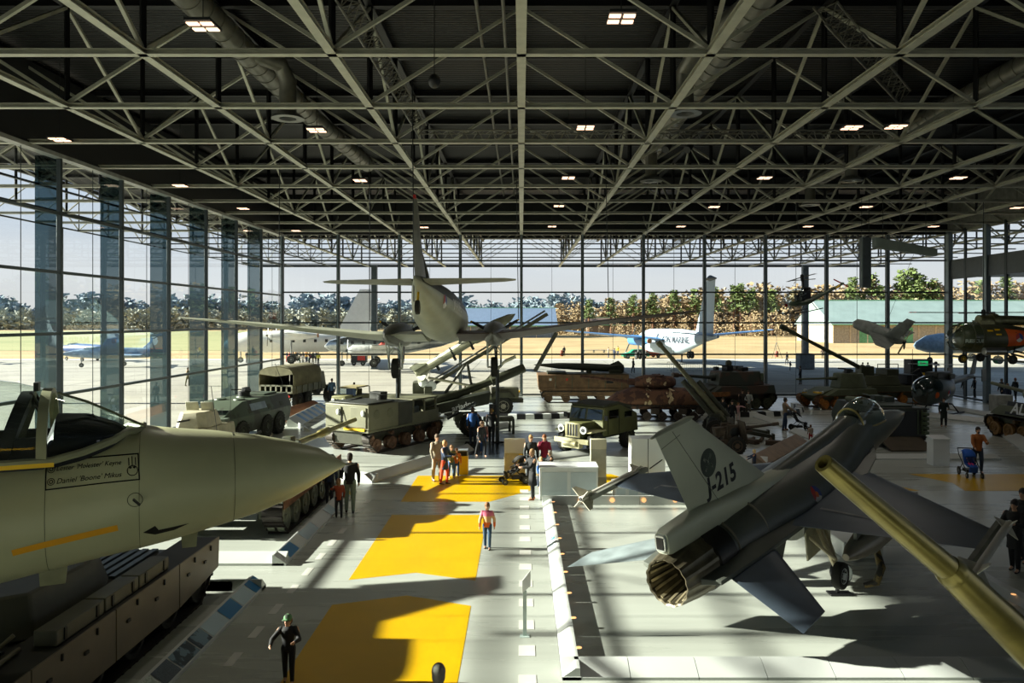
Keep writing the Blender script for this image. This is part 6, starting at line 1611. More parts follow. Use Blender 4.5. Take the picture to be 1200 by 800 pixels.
    g.loft(R)
    for S0, E, Wp, Wd, s in armj:
        cap(g, S0 + V((0, -s * .02 * k, 0)), E, .041 * k, .034 * k); cap(g, E, Wp - Wd * (.008 * k), .034 * k, .027 * k)
    if hood: g.ball((lx - .055 * k, 0, zs + .035 * k), (.05 * k, .07 * k, .03 * k), 12, 8)
    tp = blob(g, 'jacket' if not topmat else 'sweater', topmat or mat(top, .8, var=.12, scale=8), t, vox, 2)
    # trousers or skirt
    if skirt:
        g = G(); g.loft([[V((.07 * k * f_ * cos(2 * PI * i / 18), .09 * k * f_ * sin(2 * PI * i / 18), zz)) for i in range(18)] for zz, f_ in ((z_h + .03 * k, .95), (z_h - .05 * k, 1.15), (z_h - .17 * k, 1.35))]); blob(g, 'skirt', mat(skirt, .8), t, vox)
    g = G(); g.ball((0, 0, z_h), (.068 * k * W, .086 * k * W, .06 * k), 14, 8)
    for hip, knee, ank in legs:
        if bare_legs: cap(g, hip, hip.lerp(knee, .75), .054 * k, .048 * k)
        else: cap(g, hip, knee, .055 * k, .042 * k); cap(g, knee, ank + V((0, 0, .005 * k)), .042 * k, .03 * k)
    blob(g, 'trousers', mat(bottom, .8, var=.15, scale=8), t, vox, 2)
    for hip, knee, ank in legs:
        g = G(); f0 = ank + V((-.022 * k, 0, -.026 * k)); cap(g, f0, f0 + V((.095 * k, 0, -.004 * k)), .021 * k, .018 * k, 8); cap(g, ank + V((0, 0, .01 * k)), ank + V((0, 0, -.02 * k)), .025 * k, .024 * k, 8)
        blob(g, 'shoe', mat(shoes, .6), t, vox)
    # hair or cap
    g = G(); g.ball(hp(-.14, 0, .36), (hr.x * 1.1, hr.y * 1.16, hr.z * .92), 16, 10)
    g.ball(hp(-.38, 0, -.1), (hr.x * .84, hr.y * 1.12, hr.z * .9), 14, 8)
    if longhair: cap(g, hp(-.75, 0, -.1), hp(-.95, 0, -1.5), .032 * k, .022 * k); cap(g, hp(-.4, .5, -.3), hp(-.7, .5, -1.1), .022 * k, .015 * k); cap(g, hp(-.4, -.5, -.3), hp(-.7, -.5, -1.1), .022 * k, .015 * k)
    blob(g, 'hair', mat(hair, .7, var=.2, scale=20), t, vox * .8, 1)
    if beard:
        g = G(); g.ball(hp(.5, 0, -.72), (hr.x * .5, hr.y * .62, hr.z * .35), 10, 6); blob(g, 'beard', mat(hair, .8), t, vox * .7, 1)
    if capc:
        g = G(); g.ball(hp(0, 0, .5), (hr.x * 1.16, hr.y * 1.2, hr.z * .78), 16, 8); g.ball(hp(1.25, 0, .42), (hr.x * .7, hr.y * .95, hr.z * .1), 14, 6); blob(g, 'cap', mat(*capc[:1], .8, scale=14, two=capc[1]), t, vox * .6, 1)
    return t


def P(px, py, face, H, label, top, bottom, **k):
    x, y = fl(px, py); return person(x, y, face, H, label, top, bottom, **k)

def stripe_mat():
    m = bpy.data.materials.new('striped_knit'); m.use_nodes = True; N = m.node_tree.nodes; L = m.node_tree.links
    tc = N.new('ShaderNodeTexCoord'); s = N.new('ShaderNodeSeparateXYZ'); r = N.new('ShaderNodeValToRGB'); r.color_ramp.interpolation = 'CONSTANT'
    mr = N.new('ShaderNodeMapRange'); mr.inputs[1].default_value = .5; mr.inputs[2].default_value = 1.05
    L.new(tc.outputs['Object'], s.inputs[0]); L.new(s.outputs[2], mr.inputs[0]); L.new(mr.outputs[0], r.inputs[0]); e = r.color_ramp.elements
    e[0].position = 0; e[0].color = (*lin('e06a2a'), 1); e[1].position = .38; e[1].color = (*lin('cfa57a'), 1); k = e.new(.68); k.color = (*lin('c96a86'), 1)
    L.new(r.outputs[0], N['Principled BSDF'].inputs['Base Color']); N['Principled BSDF'].inputs['Roughness'].default_value = .9
    return m

P(571, 643, -95, 1.22, 'girl in pink, tan and orange striped sweater and jeans walking towards the camera', 'e06a2a', '33506e', topmat=stripe_mat(), hair='7a5230', arms=((-8, 10, 12), (14, 12, 12)), stride=12, vox=.012, child=True)
P(338, 800, -80, 1.16, 'boy with camouflage cap and dark jacket, arms spread, at the lower left', '17181a', '16171a', hair='5a4230', capc=('5c8a5e', '2e3a2a'), arms=((42, 55, 16), (40, 40, 34)), stride=14, vox=.011, head=-25, lean=8, child=True)
person(-1.02, 9.35, 95, 1.78, 'grey haired person whose head just shows at the bottom edge', '2a2a2c', '222226', hair='8b8478', vox=.012)
P(410, 600, 100, 1.86, 'tall man in black jacket and pale jeans by the left information rail', '131417', '7a8b7c', hair='2a211a', arms=((25, 30), (6, 8)), stride=8)
P(397, 606, 115, 1.18, 'child in rust brown coat reaching out beside the tall man', '8a3a1e', '1a1c22', hair='8b6a48', arms=((60, 20), (10, 10)), longhair=True, coat=.03, child=True)
P(386, 590, 95, 1.5, 'person in dark blue by the tank behind the fighter nose', '1e2c44', '1e2228', hair='2a2018')
P(512, 564, -60, 1.78, 'man in beige jacket, leftmost of the group of four on the yellow field', 'a39a84', '9a9484', hair='6a5a48', arms=((12, 20), (12, 20)))
P(521, 567, -20, 1.62, 'woman in dark blue coat and orange red trousers in the group of four', '2b3a52', 'd9502a', hair='b58a5c', coat=.14, arms=((30, 60), (30, 60)))
P(529, 560, -60, 1.25, 'child in olive jacket and jeans in the group of four', '6b6a3c', '3e5f88', hair='8a6a48', arms=((30, 50), (20, 40)), child=True)
P(535, 559, -80, 1.12, 'small child in orange jacket beside the yellow bin', 'c9702a', '2c4468', hair='6a4a30', child=True)
P(554, 521, 92, 1.82, 'man in bright blue jacket seen from behind in mid floor', '24508c', '20283a', hair='4a3626')
P(576, 519.5, 80, 1.72, 'man in black jacket standing right of the man in bright blue', '16181a', '15171a', hair='8a6a44')
P(566, 531, -90, 1.45, 'woman with light brown hair between two walkers in mid floor', '7a4a44', '2a4a74', hair='a3805c', longhair=True)
P(564, 535, -40, 1.6, 'man in dark jacket striding in front of the pair in mid floor', '23262a', '1c1e22', hair='5a4636', stride=24)
P(624, 585, 200, 1.7, 'woman in long black coat and brown ankle boots at the pushchair', '1a1b1d', '101113', hair='9a7a54', coat=.2, arms=((38, 50), (40, 55)), shoes='b5652a', stride=6, head=10)
P(622, 562, -80, 1.7, 'fair haired woman in dark jacket behind the pushchair', '22282a', '1c2228', hair='b08a58', longhair=True)
P(638, 561, -100, 1.7, 'woman in maroon hooded sweater and denim shorts', '8a1c40', '5b86a8', hair='8a5632', longhair=True, bare_legs=True, hood=True, arms=((20, 35), (5, 10)))
P(634, 572, -60, 1.12, 'child in blue behind the corner of the white desk', '2a5fa8', '2b3a52', hair='c9a56a', child=True)
P(645, 570, 190, 1.32, 'grey haired person in black behind the white desk', '17191b', '1c1c1c', hair='8e8478', arms=((40, 50), (40, 60)))
P(920, 504, 0, 1.8, 'man in tan vest pushing a black pushchair past the tanks', '8b7a64', '2a3c58', hair='2a2018', arms=((42, 20), (42, 20)), stride=12)
P(1106, 500, 250, 1.66, 'woman in long dark green coat in front of the camouflaged helicopter', '1e2a26', '101412', hair='2a1c16', coat=.18, arms=((20, 60), (10, 20)))
P(1146, 554, -100, 1.83, 'man in rust brown sweater behind the blue pushchair', '9a5a24', '26364a', hair='2c211a', arms=((35, 70), (40, 10)), beard=True)
P(1189, 669, 215, 1.72, 'dark haired woman in black coat near the right edge looking up', '101113', '0d0e10', hair='1a1210', coat=.16, arms=((35, 75), (30, 80)), longhair=True, vox=.012, stride=10)
P(1199, 658, 210, 1.84, 'man with short dark hair standing behind the woman in black at right', '1b1d1e', '15171a', hair='241a14', vox=.012)
P(884, 556, 160, .98, 'blond toddler in navy at the low rail beyond the jet wing', '1e2c4a', '202632', hair='d9c08a', arms=((50, 10), (60, 10)), child=True)
P(847, 499, -80, 1.62, 'man with white shirt and dark jacket near the camouflaged howitzer vehicle', '23282a', '2a3a52', hair='3a2c20')
P(858, 500, -100, 1.5, 'person with black bag right of the man with white shirt', '141618', '1b1d20', hair='2a2018')
P(865, 493, -60, 1.1, 'small girl in pale pink stretching an arm to the right', 'd0a0a0', 'c9b0b0', hair='8a6038', arms=((75, 5, 60), (8, 8)), child=True)
P(870, 487, -90, 1.66, 'woman in dark clothes beside the man in pale grey jacket', '2a2420', '2a2622', hair='3a241a')
P(877, 487, -95, 1.62, 'man in pale grey jacket by the striped kerb', 'b5b9b4', '6a665a', hair='4a3a2c', arms=((20, 60), (20, 60)))
P(950, 519, 100, .9, 'toddler in red trousers near the jet spine', 'a39484', '9a2a24', hair='6a4a30', child=True)
P(389, 471, -90, 1.75, 'man in pale blue shirt beside the jeep', '6a8cae', '2a3444', hair='3a2a20')
P(415, 474, -80, 1.6, 'person in light blue right of the jeep', '8aa5bd', '3a4858', hair='3a2a20')
P(1181, 478, 200, 1.7, 'visitor in dark blue coat at the far right desk', '1e2a44', '1a1c22', hair='8a6a48')
P(1174, 470, 180, 1.7, 'visitor with grey hair at the far right desk', '2a2c2e', '1a1c22', hair='8c8478')
P(1190, 470, 190, 1.75, 'visitor in black and white by the lettered tracked vehicle', '15171a', '1a1c22', hair='b0562c')
P(1130, 466, 180, 1.6, 'person in dark clothes behind the tail of the camouflaged helicopter', '1c1e20', '1a1c22', hair='2a2018')
P(1142, 466, 170, 1.65, 'second person in dark clothes behind the helicopter tail, nearer the corner', '262a2e', '1a1c22', hair='4a3626')
P(545, 478, 90, 1.6, 'man in tan jacket at the rocket truck', 'a3876c', '5a5044', hair='5a4636')

_o = [(220, 452, 'soldier in camouflage walking outside the left glass wall', '6a6a4c', '5a5a3c'), (289, 425, 'person in black by the white aircraft nose outside', '1c1e22', '1c1e22'),
      (355, 430, 'person in white top on the apron behind the canvas truck', 'd0ccc4', '8a8a88'), (362, 431, 'person in dark green beside the person in white top outside', '2a3a34', '23282a'), (370, 425, 'person in grey right of the pair on the apron', '6a6c70', '3a3c40'),
      (742, 437, 'walker in black with green bag on the apron beyond the howitzer barrel', '171b1a', '171b1a'), (720, 421, 'person in dark blue at the grass edge beside the green car', '2a3448', '222a38'),
      (661, 417, 'person in black on the grass edge at middle left', '1c1e22', '1c1e22'), (713, 419, 'person in tan left of the green car', 'b5a080', '5a6070'), (724, 417, 'person in yellow vest near the green car', 'c9b040', '2a3a52'),
      (922, 427, 'walker in dark coat on the apron left of the outer column', '23262a', '23262a'), (926, 434, 'small child walking outside beside the outer column', '2a2e34', '2a2e34'), (964, 420, 'person in brown right of the outer column', '4a3c34', '33302e'),
      (938, 450, 'person in black at the glass behind the light tank', '1c2226', '1c2226'), (1011, 444, 'left one of two visitors outside behind the long barrel tank', '22282a', '22282a'), (1017, 444, 'right one of two visitors outside behind the long barrel tank', '3a3632', '22282a'), (799, 424, 'person at the wheels of the blue grey patrol plane', '39424c', '2a3038')]
for i, (px, py, lb, a, b) in enumerate(_o):
    hh = 1.72 if 'child' not in lb else 1.15
    P(px, py, (i * 67) % 360, hh, lb, a, b, low=True, vox=.035, stride=14 if 'walk' in lb else 6)
_cw = ['2a3a5a', 'b03a3a', '4a3a2c', '1e2226', 'c98a3a', '3a5a4a', 'c9c0b0', '2c2c4c', '7a4a2a', 'd9a03a', '8a2a4a', '3a3a3e', '5a6a4a', '2a2a2e']
for i in range(13):
    px = 336 + i * 2.6 + (i % 3); py = 424 + (i % 4) * 1.0
    P(px, py, (i * 77) % 360, 1.62 + .03 * (i % 5), 'visitor in the waiting crowd outside under the white and red wing', _cw[i], _cw[(i * 3 + 1) % 14], low=True, vox=.04, group='waiting crowd outside under the wing', stride=4)
P(373, 427, 90, 1.7, 'person in yellow safety vest at the end of the waiting crowd', 'd9d03a', '2a3038', low=True, vox=.035)

# ------------------------------------------------------------------ pushchairs
def pushchair(x, y, rz, label, cloth, accent, child_m=None):
    t = thing('pushchair', label, 'pushchair', (x, y), rz=rz)
    g = G()
    for s in (-1, 1):
        g.tube([(-.55, s * .25, 1.0), (-.35, s * .27, .75), (.42, s * .25, .18)], .018); g.tube([(.0, s * .27, .5), (-.35, s * .27, .18)], .018)
    g.cyl((-.55, -.25, 1.0), (-.55, .25, 1.0), .02); g.cyl((-.35, -.27, .18), (-.35, .27, .18), .015); g.make('pushchair_frame', STEELD, t)
    pr = None
    for s in (-1, 1):
        for xx, r in ((-.36, .16), (.42, .11)):
            w_ = wheel(t, (xx, s * .27, r), r, .05, STEEL, tread=False)
    g = G(); g.box((.05, 0, .45), (.4, .36, .06), ry=.2); g.box((-.2, 0, .68), (.08, .36, .5), ry=-.45); g.box((.32, 0, .32), (.08, .3, .25), ry=.3); g.make('seat', mat(cloth, .8), t, .02)
    R = []
    for i in range(8):
        a = rad(15 + 20 * i * .75); R.append([V((-.25 - .0 + .32 * cos(a), -.2 + .4 * j / 6, .66 + .36 * sin(a) * (1 - .25 * abs(j / 3 - 1) ** 3))) for j in range(7)])
    hd = G().loft(R, False, False).make('hood', mat(accent, .8), t); md = hd.modifiers.new('s', 'SOLIDIFY'); md.thickness = .015
    G().box((-.1, 0, .22), (.45, .34, .12)).make('basket', BLACK, t, .02)
    if child_m:
        c = person(x + cos(rad(rz)) * -.05, y + sin(rad(rz)) * -.05, rz, .8, child_m[0], child_m[1], child_m[2], sit=True, z=.26, arms=((40, 40), (40, 40)), hair='a3805c', child=True)
    return t
x, y = fl(603, 566); pushchair(x, y, 195, 'black pushchair with cream trim by the woman in long black coat', '1c1c1a', '26241f', ('toddler in dark clothes lying in the black pushchair', '2a2a2a', '3a3430'))
x, y = fl(937, 504); pushchair(x, y, 0, 'black pushchair pushed by the man in tan vest', '17191a', '15171a')
x, y = fl(1137, 558); pushchair(x, y, -100, 'blue and pink pushchair in front of the man in rust brown sweater', '1a4a9a', '2358b0', ('toddler in pink trousers sitting in the blue pushchair', '2a3a6a', 'd83a78'))
# ------------------------------------------------------------------ low information rails and plinths
RW = mat('bcc0bc', .4, var=.05, scale=1)
def rail(name, pts, h, w, label, m=RW, cat='information rail', panels=None, side=1, inset=.02):
    """low sloped rail along a floor polyline; outer edge low, inner edge high"""
    t = thing(name, label, cat, pts[0]); o = V((pts[0][0], pts[0][1], 0))
    for i, (a, b) in enumerate(zip(pts, pts[1:])):
        a = V((a[0], a[1], 0)) - o; b = V((b[0], b[1], 0)) - o; d = (b - a).normalized(); n = V((-d.y, d.x, 0)) * side
        P_ = [(0, 0), (0, .06), (w, h), (w + .04, h), (w + .04, 0)]
        R = [[c + n * q + V((0, 0, z)) for q, z in P_] for c in (a, b)]
        G().loft(R).make('rail_body', m, t)
        if panels:
            L_ = (b - a).length; s = 0
            for ln, col in panels:
                if s + ln > L_: break
                p, q = a + d * (s + inset), a + d * (s + ln - inset); s += ln
                e = .008; up = V((0, 0, 1)); nn = (n * (-(h - .06)) + up * w).normalized() * e
                G().add([p + n * .02 + up * (.06 + .02 * (h - .06) / w) + nn, q + n * .02 + up * (.06 + .02 * (h - .06) / w) + nn, q + n * (w - .02) + up * (h - .01) + nn, p + n * (w - .02) + up * (h - .01) + nn], [(0, 1, 2, 3)]).make('panel', col, t)
    return t
BLUEP = mat('2f6f9e', .3, var=.05); GREYP = mat('a9bcc4', .25, var=.05); TXT = mat('48545c', .4, var=.3, scale=30); PHO = mat('6a8290', .35, scale=4, two='2c3a44'); WTX = mat('b9c4bc', .4, scale=24, two='9aa69c')
rail('information_rail', [(-5.75, 17.1), (-5.75, 10.6)], .26, .3, 'low sloping rail of blue, grey and photo panels beside the armoured vehicle at lower left', panels=[(.62, BLUEP), (.75, GREYP), (.72, BLUEP), (.8, GREYP), (.55, PHO), (.75, PHO), (.6, TXT), (1.2, WTX)], side=-1)
rail('information_rail', [(-5.75, 26.5), (-5.75, 18.55)], .26, .3, 'low white rail beside the battle tank with a small yellow picture', panels=[(.5, RW), (.35, mat('b5a040', .4)), (.6, GREYP), (1.3, RW), (.7, GREYP), (1.4, RW), (1.2, GREYP), (.7, RW), (.8, BLUEP)], side=-1)
rail('plinth_edge', [(-5.8, 18.55), (-10.8, 18.55)], .26, .3, 'white front edge of the plinth under the battle tank', side=-1)
rail('plinth_edge', [(-10.6, 17.15), (-6.4, 17.15)], .22, .3, 'low white plinth edge between the two tracked vehicles at left', side=-1)
rail('plinth_edge', [(-5.75, 17.1), (-7.6, 17.1)], .26, .25, 'short white end piece of the lower left rail', side=1)
x0, y0 = fl(436, 566); x1, y1 = fl(556, 528)
rail('plinth_edge', [(x1, y1), (x0, y0), (x0 - 3.2, y0 + 1.4)], .3, .35, 'low pale plinth edge in front of the tracked cargo carrier', side=-1, panels=[(.5, RW)])
# dark mat in mid floor
struct(G().bx(-2.75, -.75, 32.8, 37.4, 0, .03).make('floor_mat', mat('2e3438', .25)), 'dark square set into the floor behind the yellow bin')
x0, y0 = fl(388, 480); x1, y1 = fl(352, 500)
rail('information_rail', [(x0, y0), (x1, y1)], .5, .7, 'blue and white rail beside the canvas truck', side=-1, panels=[(.6, BLUEP), (.6, RW)] * 6)
rail('information_rail', [(x0 - .5, y0 + .8), (x1 - 1.6, y1 + 1.2)], .55, .9, 'brown wooden ramp panel beside the canvas truck', m=mat('8a5c3c', .6), side=-1)
rail('plinth_edge', [(-11.4, 41), (-13.2, 45)], .25, .3, 'white plinth corner by the six wheeled carrier')

def kerb(cx, cy, r, a0, a1, n, label):
    """striped kerb of black and white blocks"""
    for i in range(n):
        a = rad(a0 + (a1 - a0) * i / n); b = rad(a0 + (a1 - a0) * (i + 1) / n)
        g = G().hull2([V((cx + q * cos(t), cy + q * sin(t), 0)) for t, q in ((a, r), (b, r), (b, r + .45), (a, r + .45))], [V((cx + q * cos(t), cy + q * sin(t), .3)) for t, q in ((a, r), (b, r), (b, r + .38), (a, r + .38))])
        tag(g.make('kerb_block', WHITE if i % 2 else BLACK), label, 'kerb', label)
kerb(-.2, 52.5, 6.2, -100, -35, 14, 'black and white striped kerb block around the rocket truck')
kerb(14.0, 52.0, 4.6, -95, 5, 16, 'black and white striped kerb block around the howitzer vehicle')

# ------------------------------------------------------------------ stage of the jet
def stage():
    t = thing('stage_edge', 'low white sloping edge around the stage of the dark jet fighter', 'stage edge', (.68, 12.65)); o = V((.68, 12.65, 0))
    h, w_ = .2, .46
    def seg(a, b, n, w_=w_, m=RW, nm='edge_panel', k=1, h=h):
        a, b, n = V(a) - o, V(b) - o, V(n); d = (b - a)
        for i in range(k):
            p, q = a + d * (i / k) + d.normalized() * .006, a + d * ((i + 1) / k) - d.normalized() * .006
            G().loft([[c, c + V((0, 0, .05)), c + n * (w_ * .75) + V((0, 0, h)), c + n * w_ + V((0, 0, h)), c + n * w_] for c in (p, q)]).make(nm, m, t)
    seg((.68, 12.65, 0), (10.95, 12.65, 0), (0, 1, 0), k=9)
    seg((.68, 24.9, 0), (.68, 12.65, 0), (1, 0, 0), w_=.3, k=7)
    seg((10.95, 12.65, 0), (10.95, 19.6, 0), (-1, 0, 0), w_=.5, k=5)
    seg((7.0, 24.9, 0), (.68, 24.9, 0), (0, -1, 0), w_=.25, k=4, h=.3)
    G().bx(0, .32, 0, 12.2, 0, .06).make('outer_strip', WHITEB, t).location = (0, 0, 0)
    WL = mat('ffb877', .4, var=0, emit=.8)
    pr = None
    for k in range(9):
        p = (.34, .8 + k * 1.35, .2)
        if pr is None: pr = G().lathe([(.001, 0), (.05, 0), (.053, .008), (.001, .01)], (0, 0, 0), 'z', 12).make('step_light', WL, t); pr.location = p
        else: dupchild(pr, p, t)
    for k in range(4):
        p = (1.25 + 1.02 * k, 11.98, .17); q = dupchild(pr, p, t); q.rotation_euler = (PI / 2, 0, 0); q.scale = (1.5, 1.5, 1.5)
    for k in range(3):
        q = dupchild(pr, (9.72, 1.5 + k * 1.9, .205), t)
    g = G(); g.bx(-.004, .0, 5.2, 5.5, .07, .12)
    S_ = mat('4a90a8', .4); g = G()
    d = V((.225, 0, .15)).normalized()
    for (y, w2, m_) in ((8.1, .5, '8ab0bc'), (7.6, .3, '3a9ab0'), (7.15, .22, '7a8a90')):
        G().add([V((.03, y, .075)), V((.2, y, .19)), V((.2, y + w2, .19)), V((.03, y + w2, .075))], [(0, 1, 2, 3)]).make('label_picture', mat(m_, .4, scale=9, two='c9d4d4'), t)
stage()
# white info desks behind the stage
def desk(x0, x1, y0, y1, z1, label, m=WHITE, name='information_desk', split=2):
    t = thing(name, label, 'information desk', (x0, y0)); w_, d, n = x1 - x0, y1 - y0, split
    G().bx(0, w_, 0, d, 0, z1).make('desk_body', m, t, .015)
    for i in range(n): G().bx(w_ * i / n + .06, w_ * (i + 1) / n - .06, -.012, 0, .12, z1 - .14).make('desk_panel', mat('bcc8ca', .4, var=.04), t)
    G().bx(-.02, w_ + .02, -.02, d + .02, z1, z1 + .03).make('desk_top', WHITEB, t)
    return t
desk(.62, 2.55, 25.3, 26.3, 1.08, 'white display desk at the back left corner of the jet stage')
desk(3.15, 4.4, 25.6, 26.4, .45, 'low white bench box behind the wing tip missile', split=3)
t = thing('information_pillar', 'cream and grey information pillar in front of the artillery tractor', 'information pillar', (2.75, 27.2))
G().bx(-.28, .28, -.12, .12, 0, 1.45).make('pillar_body', mat('a8a692', .4), t, .01); G().bx(-.285, .285, -.125, .125, 1.4, 1.75).make('pillar_head', CREAM, t, .01); G().bx(-.285, .285, -.128, .128, .1, .4).make('pillar_foot', mat('6a6e6a', .5), t)
t = thing('display_cabinet', 'tall white cabinet beside the tail fin of the dark jet', 'cabinet', (4.55, 27.6)); G().bx(-.6, .6, -.4, .4, 0, 1.75).make('cabinet_body', WHITE, t, .01); G().bx(-.02, .0, -.41, -.4, 0, 1.75).make('door_seam', STEELD, t)
t = thing('information_board', 'upright white and cream panel with yellow square beside the pushchair', 'information panel', (-.25, 28.9))
G().bx(-.4, .4, -.05, .05, 0, 1.5).make('panel_board', mat('c6bc9a', .4), t, .01); G().bx(-.4, .4, -.06, -.05, .95, 1.5).make('panel_head', WHITE, t); G().bx(.15, .38, -.065, -.06, .65, .92).make('yellow_square', YEL, t)
t = thing('waste_bin', 'yellow bin with grey top beside the group of four', 'bin', fl(542, 555)); G().bx(-.22, .22, -.2, .2, 0, .72).make('bin_body', YEL, t, .01); g = G(); g.bx(-.22, .22, -.2, .2, .9, .95); g.bx(-.22, -.18, -.2, .2, .72, .9); g.bx(.18, .22, -.2, .2, .72, .9); g.make('bin_top', mat('7a8084', .4), t, .005); G().bx(-.18, .18, -.1, .15, .72, .9).make('bin_opening', BLACK, t)
x, y = fl(1104, 546)
t = thing('information_pillar', 'white information pillar at the right, left of the man in rust brown sweater', 'information pillar', (x, y + .3)); G().bx(-.34, .34, -.25, .25, 0, 1.1).make('pillar_body', WHITE, t, .01)
G().hull2([V((-.36, -.28, 1.08)), V((.36, -.28, 1.08)), V((.36, .28, 1.14)), V((-.36, .28, 1.14))], [V((-.36, -.28, 1.12)), V((.36, -.28, 1.12)), V((.36, .28, 1.2)), V((-.36, .28, 1.2))]).make('pillar_top', WHITEB, t)
rail('plinth_edge', [(13.6, 32.6), (20.6, 32.6)], .2, .4, 'long low white plinth edge behind the white information pillar', side=1)
t = thing('display_desk', 'pale desk at the far right under the helicopter wheels', 'desk', fl(1172, 482)); G().bx(-.5, .6, -.4, .4, 0, 1.1).make('desk_body', mat('b5b5aa', .5), t, .02)
rail('information_rail', [fl(1155, 499), fl(1205, 533)], .35, .5, 'white rail at the foot of the lettered tracked vehicle', side=1)
rail('plinth_edge', [fl(1085, 489), fl(1170, 498)], .3, .4, 'pale plinth edge under the camouflaged helicopter', side=1)
rail('plinth_edge', [fl(1100, 478), fl(1163, 489)], .25, .4, 'far plinth edge behind the camouflaged helicopter', side=1)
# gun plinth
rail('plinth_edge', [fl(852, 541), fl(898, 545)], .3, .3, 'white plinth edge where the toddler stands', side=1)
rail('information_rail', [fl(898, 546), fl(947, 519)], .4, .55, 'brown and cream panel rail at the right of the field gun', m=mat('7a6650', .5), side=1)
rail('plinth_edge', [fl(880, 488), fl(915, 500)], .25, .3, 'white plinth edge right of the small gun', side=1)
rail('plinth_edge', [fl(925, 506), fl(985, 530)], .25, .3, 'white plinth edge crossing behind the jet spine', side=1)
g = G()
for k in range(5): g.box((8.5 + k * .9, 36.5 + (k % 2) * .4, .12), (.7, .35, .2), rz=k * .7)
for k in range(4): g.cyl((10.8 + k * .45, 37.2, .09), (11.2 + k * .45, 38.1, .09), .09)
tag(g.make('ammunition', mat('4a3c2c', .7), None, .02), 'brown crates and shells lying on the floor behind the field gun', 'ammunition', kind='stuff')
rail('information_rail', [fl(690, 503), fl(745, 500)], .4, .5, 'white rail behind the green tractor truck', side=1)
rail('plinth_edge', [fl(700, 532), fl(640, 540)], .22, .35, 'white plinth edge in front of the green tractor truck', side=-1)
rail('plinth_edge', [fl(600, 500), fl(560, 508)], .3, .4, 'white plinth edge left of the dark floor area in mid hall', side=-1)

# reading stand beside the lane
x, y = fl(615, 745)
t = thing('reading_stand', 'slim white reading stand with tilted panel beside the lane left of the stage', 'sign stand', (x, y)); g = G().bx(-.035, .035, -.012, .012, 0, .86); g.bx(-.09, .09, -.08, .08, 0, .01); g.make('post', mat('b9c9c4', .3), t)
G().hull2([V((-.05, -.02, .82)), V((.11, .0, .95)), V((.11, .03, .95)), V((-.05, .01, .82))], [V((-.05, -.02, 1.05)), V((.11, .0, 1.25)), V((.11, .03, 1.25)), V((-.05, .01, 1.05))]).make('tilted_panel', WHITEB, t, .004)
# spotlight, hose and struts under the right wing
x, y = fl(984, 696)
t = thing('floor_spotlight', 'round white floor spotlight on a black stand under the right wing', 'spotlight', (x, y)); g = G(); g.bx(-.25, .25, -.14, .14, 0, .04); g.box((-.05, 0, .25), (.06, .1, .45)); g.make('stand', BLACK, t, .01)
g = G().cyl((.12, -.05, .48), (.0, .2, .42), .2, .2, 24); g.make('lamp_body', BLACK, t, .01); G().cyl((.125, -.06, .482), (.12, -.05, .48), .175, n=24).make('lamp_glass', mat('dfe6e2', .3), t)
g = G(); g.tube([at(1008, 632, 17.2), at(1026, 640, 17.0), at(1033, 665, 16.6), at(1027, 682, 16.6), at(1013, 686, 16.7)], [.05, .08, .09, .08, .06], 12)
tag(g.make('tyre_strap', mat('6b5a2e', .6, scale=6, two='1c1a12')), 'curved black and brown wheel guard hanging under the right wing', 'guard')

# exit door block at the far wall
t = thing('exit_box', 'black exit cabin with green sign at the far glass wall', 'exit cabin', (30.9, 59.2)); G().bx(-.85, .85, -.6, .5, 0, 2.95).make('cabin', mat('101614', .5), t, .02)
G().bx(-.85, .85, -.63, -.6, 2.25, 2.32).make('door_head', STEELD, t); sg = G().bx(-.3, .45, -.65, -.6, 2.5, 2.85).make('exit_sign', mat('1f9a5a', .4, var=0, emit=.8), t)
g = G(); g.box((-.12, -.66, 2.68), (.1, .01, .22)); g.box((.1, -.66, 2.68), (.16, .01, .08)); g.hull2([V((.16, -.665, 2.6)), V((.3, -.665, 2.68)), V((.16, -.665, 2.76))], [V((.16, -.66, 2.6)), V((.3, -.66, 2.68)), V((.16, -.66, 2.76))]); g.make('running_symbol', WHITEB, sg)
G().bx(-.05, .2, -.64, -.6, 1.75, 1.95).make('door_sticker', YEL, t)
G().cyl((-.9, -.7, 1.9), (-3.6, -1.0, 1.8), .05).make('barrier_arm', STEEL, t)
# ------------------------------------------------------------------ outside
def ground_mat(name, a, b, s=.06, det=10, rough=.9, p0=.35, p1=.65):
    m = bpy.data.materials.new(name); m.use_nodes = True; N = m.node_tree.nodes; L = m.node_tree.links
    tc = N.new('ShaderNodeTexCoord'); n = N.new('ShaderNodeTexNoise'); n.inputs['Scale'].default_value = s; n.inputs['Detail'].default_value = det; n.inputs['Roughness'].default_value = .7
    r = N.new('ShaderNodeValToRGB'); e = r.color_ramp.elements; e[0].position = p0; e[1].position = p1; e[0].color = (*lin(a), 1); e[1].color = (*lin(b), 1)
    L.new(tc.outputs['Object'], n.inputs[0]); L.new(n.outputs['Fac'], r.inputs[0]); L.new(r.outputs[0], N['Principled BSDF'].inputs['Base Color']); N['Principled BSDF'].inputs['Roughness'].default_value = rough
    return m
AP = ground_mat('apron_concrete', '8f8b80', 'a39f92', .15)
struct(G().bx(-260, XL - .35, -60, 118, -.5, -.03).bx(XL - .35, 260, YB + .2, 118, -.5, -.03).make('ground_apron', AP), 'pale concrete apron outside')
struct(G().bx(-900, 900, 118, 900, -.5, -.04).bx(-900, -260, -60, 118, -.5, -.04).make('field', ground_mat('dry_grass', '94794c', 'b8a070', .05)), 'dry yellow grass field')
struct(G().bx(-700, -40, 150, 420, -.04, .0).make('field_green', ground_mat('short_grass', '7f8450', '949262', .04)), 'short green grass of the airfield at left')
